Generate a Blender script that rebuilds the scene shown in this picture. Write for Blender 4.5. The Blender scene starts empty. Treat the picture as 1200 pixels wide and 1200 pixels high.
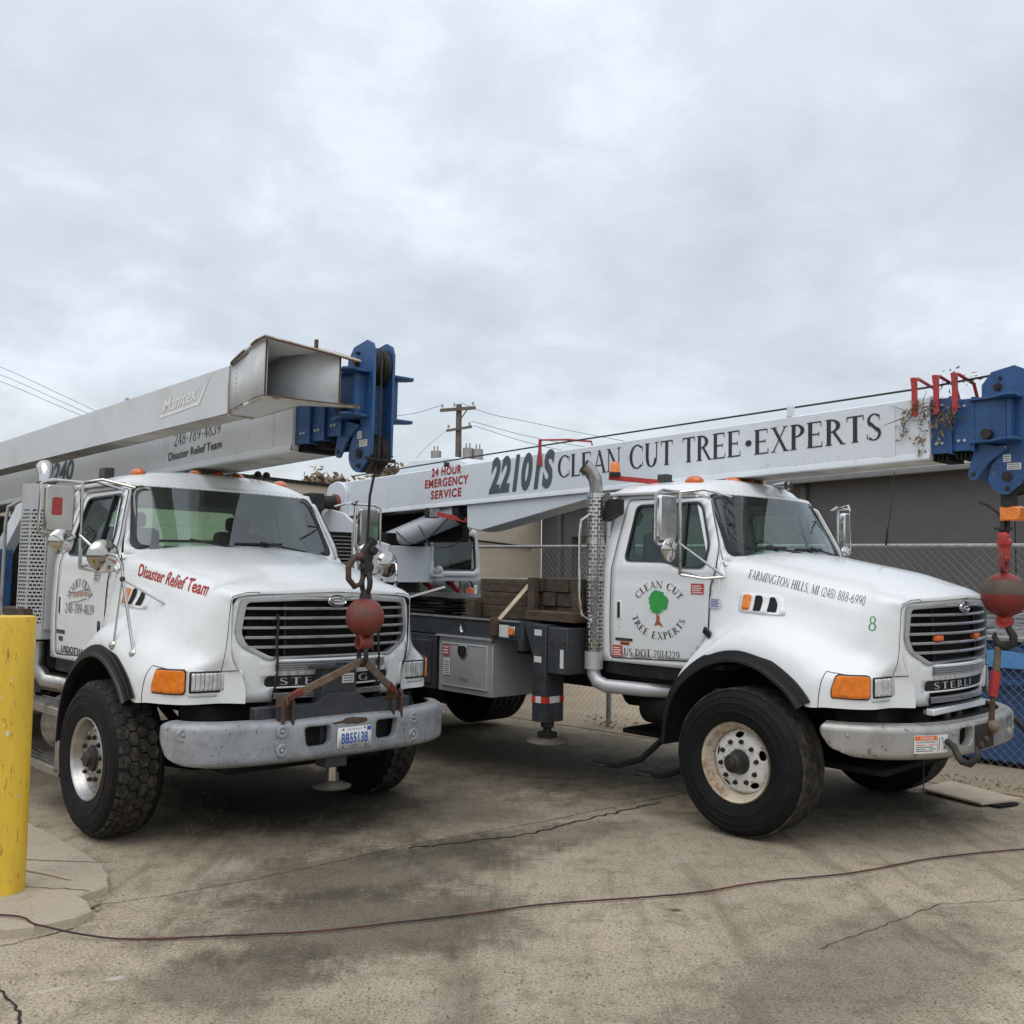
import bpy, bmesh, math, random
from mathutils import Vector, Matrix, geometry
from mathutils.bvhtree import BVHTree
random.seed(7)
PI = math.pi
S = bpy.context.scene
COL = S.collection

# ------------------------------------------------------------------ camera
cam = bpy.data.cameras.new('camera'); camo = bpy.data.objects.new('camera', cam); COL.objects.link(camo)
PITCH, ROLL, EYE = .0643, .0106, 1.785
c_, s_ = math.cos(PITCH), math.sin(PITCH); cr, sr = math.cos(ROLL), math.sin(ROLL)
fwd = Vector((0, c_, s_)); up0 = Vector((0, -s_, c_)); rt0 = Vector((1, 0, 0))
rt = rt0*cr + up0*sr; up = up0*cr - rt0*sr
camo.matrix_world = Matrix(((rt.x, up.x, -fwd.x, 0), (rt.y, up.y, -fwd.y, 0), (rt.z, up.z, -fwd.z, EYE), (0, 0, 0, 1)))
cam.sensor_width = 36; cam.lens = 1160.6/1200*36; cam.clip_end = 3000; cam.clip_start = .05
S.camera = camo
S.render.resolution_x = S.render.resolution_y = 1024

# ------------------------------------------------------------------ world, sun, exposure
SUN_EL, SUN_AZ = math.radians(62), math.radians(200)
W = bpy.data.worlds.new("World"); S.world = W; W.use_nodes = True
nt = W.node_tree; nt.nodes.clear()
def N(nt, t, **k):
    n = nt.nodes.new(t)
    for a, b in k.items():
        if a in n.inputs: n.inputs[a].default_value = b
        else: setattr(n, a, b)
    return n
def LK(nt, a, b): nt.links.new(a, b)
out = N(nt, 'ShaderNodeOutputWorld'); bg = N(nt, 'ShaderNodeBackground'); bg.inputs[1].default_value = 1
sky = N(nt, 'ShaderNodeTexSky'); sky.sky_type = 'NISHITA'; sky.sun_disc = False
sky.sun_elevation = SUN_EL; sky.sun_rotation = SUN_AZ; sky.dust_density = 3
bg2 = N(nt, 'ShaderNodeBackground'); bg2.inputs[1].default_value = .05
LK(nt, sky.outputs[0], bg2.inputs[0])
tc = N(nt, 'ShaderNodeTexCoord'); sep = N(nt, 'ShaderNodeSeparateXYZ'); LK(nt, tc.outputs['Generated'], sep.inputs[0])
def MATH(nt, op, a, b=None, clamp=False):
    m = nt.nodes.new('ShaderNodeMath'); m.operation = op; m.use_clamp = clamp
    for i, v in enumerate((a, b)):
        if v is None: continue
        if isinstance(v, (int, float)): m.inputs[i].default_value = v
        else: nt.links.new(v, m.inputs[i])
    return m.outputs[0]
zz = MATH(nt, 'ADD', MATH(nt, 'MAXIMUM', sep.outputs[2], 0), .36)
comb = N(nt, 'ShaderNodeCombineXYZ')
LK(nt, MATH(nt, 'DIVIDE', sep.outputs[0], zz), comb.inputs[0]); LK(nt, MATH(nt, 'DIVIDE', sep.outputs[1], zz), comb.inputs[1])
n1 = N(nt, 'ShaderNodeTexNoise', Scale=1.5, Detail=7.0, Roughness=.5, Distortion=.35); LK(nt, comb.outputs[0], n1.inputs['Vector'])
n2 = N(nt, 'ShaderNodeTexNoise', Scale=5.2, Detail=9.0, Roughness=.62, Distortion=.35); LK(nt, comb.outputs[0], n2.inputs['Vector'])
mixn = MATH(nt, 'ADD', MATH(nt, 'MULTIPLY', n1.outputs['Fac'], .68), MATH(nt, 'MULTIPLY', n2.outputs['Fac'], .32))
rp = N(nt, 'ShaderNodeValToRGB'); LK(nt, mixn, rp.inputs[0])
cr_ = rp.color_ramp
cr_.elements[0].position = .36; cr_.elements[0].color = (.50, .525, .548, 1)
cr_.elements[1].position = .62; cr_.elements[1].color = (.82, .868, .905, 1)
e = cr_.elements.new(.5); e.color = (.625, .655, .682, 1)
LK(nt, rp.outputs[0], bg.inputs[0])
lift = MATH(nt, 'ADD', MATH(nt, 'MULTIPLY', MATH(nt, 'MAXIMUM', sep.outputs[2], 0), .72), .77)
LK(nt, MATH(nt, 'MINIMUM', lift, 1.25), bg.inputs[1])
add = N(nt, 'ShaderNodeAddShader'); LK(nt, bg.outputs[0], add.inputs[0]); LK(nt, bg2.outputs[0], add.inputs[1]); LK(nt, add.outputs[0], out.inputs[0])

sl = bpy.data.lights.new('sun', 'SUN'); sl.energy = .75; sl.angle = math.radians(60); sl.color = (1, .97, .93)
so = bpy.data.objects.new('sun', sl); COL.objects.link(so)
sd = Vector((math.sin(SUN_AZ)*math.cos(SUN_EL), math.cos(SUN_AZ)*math.cos(SUN_EL), math.sin(SUN_EL)))
so.rotation_euler = sd.to_track_quat('Z', 'Y').to_euler()
S.view_settings.view_transform = 'Standard'; S.view_settings.look = 'None'
S.view_settings.exposure = 0; S.view_settings.gamma = 1; S.view_settings.use_curve_mapping = False

# ------------------------------------------------------------------ materials
def mat(name, col, rough=.5, metal=0, var=.12, vscale=3, dirt=None, damt=.0, dscale=5, dthr=.55, bump=0, bscale=60, coat=0,
        speck=None, samt=.0, sscale=90, spec=.5, stretch=None, emit=0):
    m = bpy.data.materials.new(name); m.use_nodes = True; t = m.node_tree; b = t.nodes['Principled BSDF']
    b.inputs['Roughness'].default_value = rough; b.inputs['Metallic'].default_value = metal
    b.inputs['Coat Weight'].default_value = coat; b.inputs['Coat Roughness'].default_value = .12; b.inputs['Specular IOR Level'].default_value = spec
    tc = N(t, 'ShaderNodeTexCoord'); mp = N(t, 'ShaderNodeMapping'); LK(t, tc.outputs['Object'], mp.inputs[0])
    if stretch: mp.inputs['Scale'].default_value = stretch
    V = mp.outputs[0]
    def noise(sc, det=5, ro=.6): n = N(t, 'ShaderNodeTexNoise', Scale=sc, Detail=float(det), Roughness=ro); LK(t, V, n.inputs['Vector']); return n.outputs['Fac']
    def mix(fac, a, bb):
        x = N(t, 'ShaderNodeMix'); x.data_type = 'RGBA'
        if isinstance(fac, float): x.inputs[0].default_value = fac
        else: LK(t, fac, x.inputs[0])
        for i, v in ((6, a), (7, bb)):
            if isinstance(v, tuple): x.inputs[i].default_value = (*v[:3], 1)
            else: LK(t, v, x.inputs[i])
        return x.outputs[2]
    nv = noise(vscale)
    lo = tuple(v*(1-var) for v in col); hi = tuple(min(1, v*(1+var)) for v in col)
    def rmp(x, a, bb):
        r = N(t, 'ShaderNodeMapRange'); r.inputs[1].default_value = a; r.inputs[2].default_value = bb; LK(t, x, r.inputs[0]); return r.outputs[0]
    c = mix(rmp(nv, .3, .7), lo, hi)
    if dirt: c = mix(MATH(t, 'MULTIPLY', rmp(noise(dscale, 8, .7), dthr, dthr+.18), damt), c, dirt)
    if speck: c = mix(MATH(t, 'MULTIPLY', rmp(noise(sscale, 3, .6), .62, .68), samt), c, speck)
    LK(t, c, b.inputs['Base Color'])
    rr = rmp(noise(vscale*2.3), .3, .7); LK(t, MATH(t, 'ADD', MATH(t, 'MULTIPLY', rr, .14), max(.02, rough-.07)), b.inputs['Roughness'])
    if bump:
        bp = N(t, 'ShaderNodeBump', Strength=bump, Distance=.01); LK(t, noise(bscale, 4, .65), bp.inputs['Height']); LK(t, bp.outputs[0], b.inputs['Normal'])
    if emit: LK(t, c, b.inputs['Emission Color']); b.inputs['Emission Strength'].default_value = emit
    return m
RUST = (.16, .065, .028); GRIME = (.20, .18, .155); BLACK = (.012, .012, .013)
M = {}
M['white'] = mat('white_paint', (.755, .775, .775), .30, var=.03, vscale=1.3, dirt=(.54, .51, .46), damt=.32, dscale=1.6, dthr=.53, coat=.4, speck=(.36, .29, .21), samt=.22, sscale=44)
M['white_b'] = mat('white_paint_clean', (.77, .79, .795), .28, var=.02, vscale=1.1, dirt=(.60, .58, .54), damt=.22, dscale=1.5, dthr=.53, coat=.4, speck=(.4, .34, .27), samt=.10, sscale=40)
M['boomw'] = mat('boom_paint', (.66, .70, .735), .40, var=.04, vscale=1.2, dirt=(.42, .40, .37), damt=.28, dscale=1.6, dthr=.52, speck=(.34, .26, .18), samt=.3, sscale=34, bump=.05, bscale=3)
M['boomg'] = mat('jib_paint', (.61, .63, .64), .45, var=.05, vscale=1.1, dirt=(.40, .38, .35), damt=.35, dscale=1.7, dthr=.50, speck=(.3, .22, .15), samt=.35, sscale=34, bump=.05, bscale=3)
M['soffit'] = mat('boom_underside_tan', (.42, .40, .36), .6, var=.2, vscale=2, dirt=(.18, .13, .09), damt=.7, dscale=3, dthr=.48)  # darker and browner than the sides, laid along boom and jib undersides
M['blue'] = mat('blue_paint', (.020, .082, .225), .42, var=.22, vscale=3, dirt=(.02, .03, .05), damt=.6, dscale=5, dthr=.5, speck=(.25, .2, .16), samt=.4, sscale=40, bump=.1, bscale=25)
M['deck'] = mat('grey_deck_paint', (.034, .040, .047), .5, var=.2, vscale=4, dirt=(.09, .085, .08), damt=.5, dscale=6, dthr=.5, speck=RUST, samt=.6, sscale=30, bump=.1)
M['black'] = mat('black_plastic', (.010, .0105, .011), .45, var=.3, vscale=8, dirt=(.06, .055, .05), damt=.35, dscale=5)
M['chassis'] = mat('chassis_black', (.008, .008, .008), .8, spec=.25, var=.3, vscale=5, dirt=(.035, .028, .022), damt=.5, dscale=4, dthr=.48, bump=.3, bscale=30)
M['rubber'] = mat('tyre_rubber', (.006, .006, .0065), .7, spec=.25, var=.25, vscale=6, dirt=(.05, .046, .04), damt=.3, dscale=9, dthr=.56, bump=.15, bscale=80)
M['tread'] = mat('worn_tread', (.028, .026, .023), .9, spec=.2, var=.25, vscale=8, dirt=(.12, .105, .085), damt=.6, dscale=14, dthr=.46, bump=.4, bscale=60)
M['chrome'] = mat('chrome', (.58, .575, .56), .12, 1, var=.06, vscale=12, dirt=(.30, .26, .22), damt=.45, dscale=9, dthr=.52)
M['alu'] = mat('aluminium', (.42, .415, .40), .34, 1, var=.14, vscale=14, dirt=(.16, .14, .12), damt=.6, dscale=8, dthr=.5)
M['satin'] = mat('satin_aluminium', (.52, .53, .54), .40, .4, var=.10, vscale=5, dirt=(.28, .27, .26), damt=.4, dscale=5, dthr=.5, bump=.04, bscale=30)
M['grill'] = mat('grille_silver', (.47, .48, .49), .38, .65, var=.1, vscale=9, dirt=(.12, .11, .10), damt=.5, dscale=9, dthr=.5)
M['bumpA'] = mat('painted_bumper', (.33, .345, .365), .48, .15, var=.16, vscale=4, dirt=(.18, .19, .20), damt=.55, dscale=7, dthr=.47, speck=(.06, .05, .045), samt=.8, sscale=45, bump=.12, bscale=25)
M['bumpB'] = mat('brushed_bumper', (.38, .37, .35), .42, .55, var=.14, vscale=3, dirt=(.17, .15, .13), damt=.5, dscale=5, dthr=.50, speck=(.05, .035, .03), samt=.5, sscale=20, bump=.05, bscale=18)
M['rust'] = mat('rusty_steel', (.085, .048, .03), .8, var=.35, vscale=12, dirt=(.05, .035, .028), damt=.7, dscale=18, bump=.4, bscale=50)
M['iron'] = mat('dark_iron', (.028, .026, .025), .6, .3, var=.3, vscale=10, dirt=(.085, .05, .032), damt=.5, dscale=14, dthr=.5, bump=.3, bscale=60)
M['redball'] = mat('worn_red_paint', (.22, .034, .024), .6, var=.35, vscale=8, dirt=(.085, .05, .034), damt=.95, dscale=7, dthr=.44, speck=(.08, .06, .05), samt=.8, sscale=40, bump=.25, bscale=40)
M['redball2'] = mat('faded_red_paint', (.235, .022, .016), .5, var=.35, vscale=9, dirt=(.05, .02, .016), damt=.95, dscale=10, dthr=.45, bump=.25, bscale=40)
M['soot'] = mat('greasy_band', (.085, .068, .052), .75, var=.3, vscale=10, dirt=(.2, .04, .03), damt=.6, dscale=16, bump=.3)
M['red'] = mat('red_paint', (.42, .035, .028), .45, var=.2, vscale=8, dirt=(.12, .05, .04), damt=.6, dscale=9, dthr=.5)
M['redlens'] = mat('red_lens', (.35, .015, .012), .15, var=.2, vscale=20, coat=.6)
M['amber'] = mat('amber_lens', (.80, .20, .012), .18, var=.25, vscale=22, dirt=(.9, .38, .03), damt=.6, dscale=14, coat=.8)
M['amberd'] = mat('marker_lens', (.62, .13, .02), .2, var=.2, vscale=22, coat=.7)
M['yellow'] = mat('yellow_paint', (.76, .50, .045), .5, var=.12, vscale=4, dirt=(.40, .27, .05), damt=.6, dscale=6, dthr=.5, bump=.15, bscale=20)
M['wood'] = mat('weathered_timber', (.085, .058, .038), .85, var=.4, vscale=4, dirt=(.035, .027, .02), damt=.8, dscale=6, dthr=.45, bump=.5, bscale=25, stretch=(1, 6, 6))
M['woodend'] = mat('timber_end_grain', (.06, .042, .03), .9, var=.4, vscale=14, dirt=(.02, .016, .013), damt=.8, dscale=10, bump=.5, bscale=40)
M['ply'] = mat('plywood', (.50, .41, .30), .8, var=.15, vscale=4, dirt=(.3, .24, .17), damt=.5, dscale=6, bump=.1)
M['sling'] = mat('worn_webbing', (.17, .125, .085), .85, var=.35, vscale=20, dirt=(.07, .05, .04), damt=.6, dscale=12, bump=.5, bscale=120)
M['paperw'] = mat('sticker_white', (.68, .68, .66), .5, var=.06)
M['wiregalv'] = mat('dull_wire', (.27, .265, .25), .6, .3, var=.25, vscale=3)
M['rimdisc'] = mat('white_wheel_centre', (.68, .67, .64), .5, var=.06, dirt=(.34, .22, .12), damt=.7, dscale=12, dthr=.53, speck=(.18, .07, .03), samt=.8, sscale=30)
M['nut'] = mat('blackened_steel', (.022, .020, .019), .5, .2, var=.3, vscale=14, dirt=(.07, .05, .04), damt=.5, dscale=20, dthr=.52)
M['darkgap'] = mat('shadow_gap', (.01, .01, .01), .9, var=.1)
M['lamp'] = mat('lamp_reflector', (.72, .73, .74), .14, .55, var=.25, vscale=9, dirt=(.22, .23, .24), damt=.7, dscale=11, dthr=.48, bump=.12, bscale=16, coat=1)
M['seat'] = mat('cab_interior', (.05, .052, .055), .8, var=.2)
M['galv'] = mat('galvanised_steel', (.36, .36, .35), .5, .5, var=.2, vscale=10, dirt=(.2, .17, .12), damt=.5, dscale=8)
M['lipsteel'] = mat('worn_cream_steel', (.42, .38, .31), .7, var=.2, dirt=(.12, .06, .03), damt=.9, dscale=16, dthr=.47, bump=.2)
M['padsteel'] = mat('dirty_steel', (.105, .095, .08), .7, .2, var=.25, vscale=14, dirt=(.08, .065, .05), damt=.6, dscale=18, dthr=.5, bump=.2)
def ink(name, col, rough=.5): return mat(name, col, rough, var=.08, vscale=20)
M['inkblack'] = ink('black_lettering', (.02, .022, .026)); M['inkred'] = ink('red_lettering', (.36, .02, .015)); M['inkgrey'] = ink('grey_lettering', (.07, .09, .10))
M['inkgreen'] = ink('green_lettering', (.02, .25, .05)); M['inkpale'] = ink('pale_lettering', (.76, .765, .75)); M['inkblue'] = ink('blue_lettering', (.02, .10, .42)); M['inksilver'] = ink('silver_lettering', (.55, .55, .55), .3)
M['inkbrown'] = ink('brown_print', (.40, .10, .03)); M['stred'] = ink('red_sticker', (.55, .04, .03)); M['storange'] = ink('orange_sticker', (.75, .14, .03))

def glass_mat(name, tint, refl=.10, blend=.25):
    m = bpy.data.materials.new(name); m.use_nodes = True; t = m.node_tree; t.nodes.clear()
    o = N(t, 'ShaderNodeOutputMaterial'); g = N(t, 'ShaderNodeBsdfGlossy', Roughness=.03); tr = N(t, 'ShaderNodeBsdfTransparent'); tr.inputs[0].default_value = (*tint, 1)
    g.inputs[0].default_value = (.85, .9, .92, 1)
    lw = N(t, 'ShaderNodeLayerWeight', Blend=blend); mx = N(t, 'ShaderNodeMixShader')
    LK(t, MATH(t, 'ADD', MATH(t, 'MULTIPLY', lw.outputs['Fresnel'], .9), refl, True), mx.inputs[0]); LK(t, tr.outputs[0], mx.inputs[1]); LK(t, g.outputs[0], mx.inputs[2]); LK(t, mx.outputs[0], o.inputs[0])
    return m
M['glass'] = glass_mat('tinted_windscreen', (.70, .87, .79), .12, .2); M['glassd'] = glass_mat('dark_tinted_glass', (.58, .76, .69), .05, .18); M['glassrear'] = glass_mat('green_rear_glass', (.60, .86, .72), .03, .1)
M['mirrorwhite'] = mat('bright_mirror_shell', (.74, .75, .75), .14, .85, var=.05, dirt=(.4, .3, .2), damt=.3, dscale=14, dthr=.55)
M['lensglass'] = mat('lamp_lens', (.66, .68, .69), .12, .35, var=.3, vscale=16, dirt=(.30, .31, .32), damt=.6, dscale=22, dthr=.5, coat=1)
M['mirrorglass'] = mat('mirror_chrome', (.44, .43, .40), .10, 1, var=.03, dirt=(.4, .36, .3), damt=.35, dscale=14, dthr=.55)

# ------------------------------------------------------------------ mesh builder
def tri_clean(me, smooth=35):
    if smooth:
        me.shade_smooth()
        if smooth < 180: me.set_sharp_from_angle(angle=math.radians(smooth))
class MB:
    def __init__(s): s.v = []; s.f = []
    def add(s, vs, fs): o = len(s.v); s.v += [tuple(p) for p in vs]; s.f += [tuple(i+o for i in f) for f in fs]; return s
    def box(s, x0, x1, y0, y1, z0, z1, mtx=None):
        vs = [Vector((x, y, z)) for x in (x0, x1) for y in (y0, y1) for z in (z0, z1)]
        if mtx: vs = [mtx @ p for p in vs]
        return s.add(vs, [(0, 1, 3, 2), (4, 6, 7, 5), (0, 4, 5, 1), (2, 3, 7, 6), (0, 2, 6, 4), (1, 5, 7, 3)])
    def beam(s, p0, p1, w, h, upv=(0, 0, 1)):
        p0, p1 = Vector(p0), Vector(p1); d = (p1-p0).normalized(); u = Vector(upv); r = d.cross(u).normalized(); u = r.cross(d)
        vs = []
        for p in (p0, p1):
            for a, b in ((-1, -1), (1, -1), (1, 1), (-1, 1)): vs.append(p + r*a*w/2 + u*b*h/2)
        return s.add(vs, [(0, 3, 2, 1), (4, 5, 6, 7), (0, 1, 5, 4), (1, 2, 6, 5), (2, 3, 7, 6), (3, 0, 4, 7)])
    def cyl(s, p0, p1, r0, r1=None, n=16, cap=True):
        r1 = r0 if r1 is None else r1; p0, p1 = Vector(p0), Vector(p1); d = (p1-p0).normalized()
        a = d.orthogonal().normalized(); b = d.cross(a); vs = []
        for p, r in ((p0, r0), (p1, r1)):
            for i in range(n): t = 2*PI*i/n; vs.append(p + a*r*math.cos(t) + b*r*math.sin(t))
        fs = [(i, (i+1) % n, n+(i+1) % n, n+i) for i in range(n)]
        if cap: fs += [tuple(range(n-1, -1, -1)), tuple(range(n, 2*n))]
        return s.add(vs, fs)
    def tube(s, pts, r, n=8, closed=False, rs=None):
        pts = [Vector(p) for p in pts]; L = len(pts); vs = []; prev = None
        for i, p in enumerate(pts):
            if closed: d = pts[(i+1) % L]-pts[i-1]
            else: d = pts[min(i+1, L-1)]-pts[max(i-1, 0)]
            d.normalize()
            if prev is None: a = d.orthogonal().normalized()
            else:
                a = prev - d*prev.dot(d); a.normalize()
            prev = a; b = d.cross(a); rr = rs[i] if rs else r
            for k in range(n): t = 2*PI*k/n; vs.append(p + a*rr*math.cos(t) + b*rr*math.sin(t))
        fs = []
        for i in range(L if closed else L-1):
            j = (i+1) % L
            for k in range(n): fs.append((i*n+k, i*n+(k+1) % n, j*n+(k+1) % n, j*n+k))
        if not closed: fs += [tuple(range(n-1, -1, -1)), tuple((L-1)*n+k for k in range(n))]
        return s.add(vs, fs)
    def prism(s, poly, ax, a, b):
        def P(u, v, w): return {'x': (w, u, v), 'y': (u, w, v), 'z': (u, v, w)}[ax]
        n = len(poly); vs = [P(u, v, a) for u, v in poly]+[P(u, v, b) for u, v in poly]
        fs = [tuple(range(n-1, -1, -1)), tuple(range(n, 2*n))]+[(i, (i+1) % n, n+(i+1) % n, n+i) for i in range(n)]
        return s.add(vs, fs)
    def lathe(s, prof, c, ax='y', n=48, a0=0, a1=2*PI, sgn=1):
        # prof: (r, h) along axis
        full = abs(a1-a0-2*PI) < 1e-6; m = n if full else n+1; c = Vector(c); vs = []
        for k in range(m):
            t = a0+(a1-a0)*k/n; ct, st = math.cos(t), math.sin(t)
            for r, h in prof:
                h *= sgn
                vs.append(c + Vector({'y': (r*ct, h, r*st), 'z': (r*ct, r*st, h), 'x': (h, r*ct, r*st)}[ax]))
        q = len(prof); fs = []
        for k in range(n):
            k2 = (k+1) % m
            for i in range(q-1): fs.append((k*q+i, k*q+i+1, k2*q+i+1, k2*q+i))
        return s.add(vs, fs)
    def sphere(s, c, r, n=24, sq=(1, 1, 1)):
        pr = [(max(1e-4, r*math.sin(PI*i/(n//2))), -r*math.cos(PI*i/(n//2))) for i in range(n//2+1)]; o = len(s.v); s.lathe(pr, (0, 0, 0), 'z', n)
        for i in range(o, len(s.v)): p = s.v[i]; s.v[i] = (c[0]+p[0]*sq[0], c[1]+p[1]*sq[1], c[2]+p[2]*sq[2])
        return s
    def grid(s, rows, closed=False):
        q = len(rows[0]); m = len(rows); vs = [p for r in rows for p in r]; fs = []
        for k in range(m if closed else m-1):
            k2 = (k+1) % m
            for i in range(q-1): fs.append((k*q+i, k*q+i+1, k2*q+i+1, k2*q+i))
        return s.add(vs, fs)
    def mirror_y(s):
        o = len(s.v); s.v += [(x, -y, z) for x, y, z in s.v]; s.f += [tuple(i+o for i in reversed(f)) for f in list(s.f)]; return s
    def xf(s, m): s.v = [tuple(m @ Vector(p)) for p in s.v]; return s
    def build(s, name, material, parent=None, smooth=35, bevel=0, thick=0, recalc=True, seg=2):
        me = bpy.data.meshes.new(name); me.from_pydata([tuple(p) for p in s.v], [], s.f)
        if recalc or thick:
            bm = bmesh.new(); bm.from_mesh(me)
            if thick: bmesh.ops.remove_doubles(bm, verts=bm.verts, dist=1e-5)
            bmesh.ops.recalc_face_normals(bm, faces=bm.faces); bm.to_mesh(me); bm.free()
        me.materials.append(material if not isinstance(material, str) else M[material]); tri_clean(me, smooth)
        ob = bpy.data.objects.new(name, me); COL.objects.link(ob)
        if parent: ob.parent = parent
        if bevel:
            md = ob.modifiers.new('b', 'BEVEL'); md.width = bevel; md.segments = seg; md.limit_method = 'ANGLE'; md.angle_limit = .6
        if thick:
            md = ob.modifiers.new('t', 'SOLIDIFY'); md.thickness = thick; md.offset = -1
        return ob
def empty(name, mtx=None, loc=None):
    o = bpy.data.objects.new(name, None); COL.objects.link(o); o.empty_display_size = .1
    if mtx is not None: o.matrix_world = mtx
    if loc is not None: o.location = loc
    return o
def tag(o, label=None, cat=None, group=None, kind=None):
    if label: o['label'] = label
    if cat: o['category'] = cat
    if group: o['group'] = group
    if kind: o['kind'] = kind
    return o
def inst(o, parent, name=None):
    c = o.copy(); COL.objects.link(c); c.parent = parent
    if name: c.name = name
    return c
def inpoly(x, y, poly):
    r = False; j = len(poly)-1
    for i in range(len(poly)):
        xi, yi = poly[i]; xj, yj = poly[j]
        if (yi > y) != (yj > y) and x < (xj-xi)*(y-yi)/(yj-yi)+xi: r = not r
        j = i
    return r
def dens(poly, sp):
    o = []
    for i in range(len(poly)):
        a = Vector(poly[i]); b = Vector(poly[(i+1) % len(poly)]); n = max(1, int((b-a).length/sp))
        for k in range(n): o.append(tuple(a.lerp(b, k/n)))
    return o
def panel(outline, holes, fn, sp=.08):
    loops = [dens(outline, sp)]+[dens(h, sp) for h in holes]; vs = []; es = []
    for l in loops:
        o = len(vs); vs += [Vector(p) for p in l]; es += [(o+i, o+(i+1) % len(l)) for i in range(len(l))]
    xs = [p[0] for p in outline]; ys = [p[1] for p in outline]
    nx = int((max(xs)-min(xs))/sp); ny = int((max(ys)-min(ys))/sp)
    for i in range(1, nx+1):
        for j in range(1, ny+1):
            x = min(xs)+i*sp*.97+.003; y = min(ys)+j*sp*.98+.002
            if inpoly(x, y, outline) and not any(inpoly(x, y, h) for h in holes): vs.append(Vector((x, y)))
    v, e, f, *_ = geometry.delaunay_2d_cdt(vs, es, [], 0, 1e-5)
    mb = MB(); fs = []
    for t in f:
        cx = sum(v[i].x for i in t)/len(t); cy = sum(v[i].y for i in t)/len(t)
        if inpoly(cx, cy, outline) and not any(inpoly(cx, cy, h) for h in holes): fs.append(tuple(t))
    mb.add([fn(p.x, p.y) for p in v], fs); return mb
def rrect(x0, x1, y0, y1, r, n=4):
    o = []
    for cx, cy, a in ((x1-r, y1-r, 0), (x0+r, y1-r, PI/2), (x0+r, y0+r, PI), (x1-r, y0+r, 1.5*PI)):
        for k in range(n+1): t = a+PI/2*k/n; o.append((cx+r*math.cos(t), cy+r*math.sin(t)))
    return o
def rpoly(pts, r, n=4):
    o = []; L = len(pts)
    for i in range(L):
        p = Vector(pts[i]); a = Vector(pts[i-1])-p; b = Vector(pts[(i+1) % L])-p; rr = min(r, a.length*.45, b.length*.45)
        A = p+a.normalized()*rr; B = p+b.normalized()*rr
        for k in range(n+1): t = k/n; o.append(tuple(A*(1-t)**2+p*2*t*(1-t)+B*t*t))
    return o
def arc(cx, cy, r, a0, a1, n=16, ry=None):
    ry = r if ry is None else ry
    return [(cx+r*math.cos(math.radians(a0+(a1-a0)*i/n)), cy+ry*math.sin(math.radians(a0+(a1-a0)*i/n))) for i in range(n+1)]
def cat(p, t):  # catmull rom through list p at t in [0,1]
    n = len(p)-1; x = min(max(t, 0), 1)*n; i = min(int(x), n-1); u = x-i
    P = lambda k: Vector(p[min(max(k, 0), n)])
    a, b, c, d = P(i-1), P(i), P(i+1), P(i+2)
    if i == 0: a = b*2-c
    if i == n-1: d = c*2-b
    return .5*((2*b)+(c-a)*u+(2*a-5*b+4*c-d)*u*u+(3*b-a-3*c+d)*u**3)

# ------------------------------------------------------------------ lettering
VW, TH = .155, .052
def _arc(cx, cy, rx, ry, a0, a1, wx=VW, wy=TH, n=18):
    o = []; inn = []
    for k in range(n+1):
        t = math.radians(a0+(a1-a0)*k/n); c, s = math.cos(t), math.sin(t)
        o.append((cx+rx*c, cy+ry*s)); inn.append((cx+(rx-wx)*c, cy+(ry-wy)*s))
    return [[o[k], o[k+1], inn[k+1], inn[k]] for k in range(n)]
def _l(x0, y0, x1, y1, w): return [[(x0-w/2, y0), (x0+w/2, y0), (x1+w/2, y1), (x1-w/2, y1)]]
def _h(x0, x1, y, h=TH): return [[(x0, y-h/2), (x1, y-h/2), (x1, y+h/2), (x0, y+h/2)]]
def _s(x, y, w=.26): return _h(x-w/2, x+w/2, y+(.018 if y < .5 else -.018), .036)
def _st(x, w=VW): return _l(x, 0, x, 1, w)+_s(x, 0)+_s(x, 1)
def _tick(x, y, d): return [[(x, y), (x+.03, y), (x+.03, y+d), (x, y+d)]] if d > 0 else [[(x, y+d), (x+.03, y+d), (x+.03, y), (x, y)]]
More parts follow.
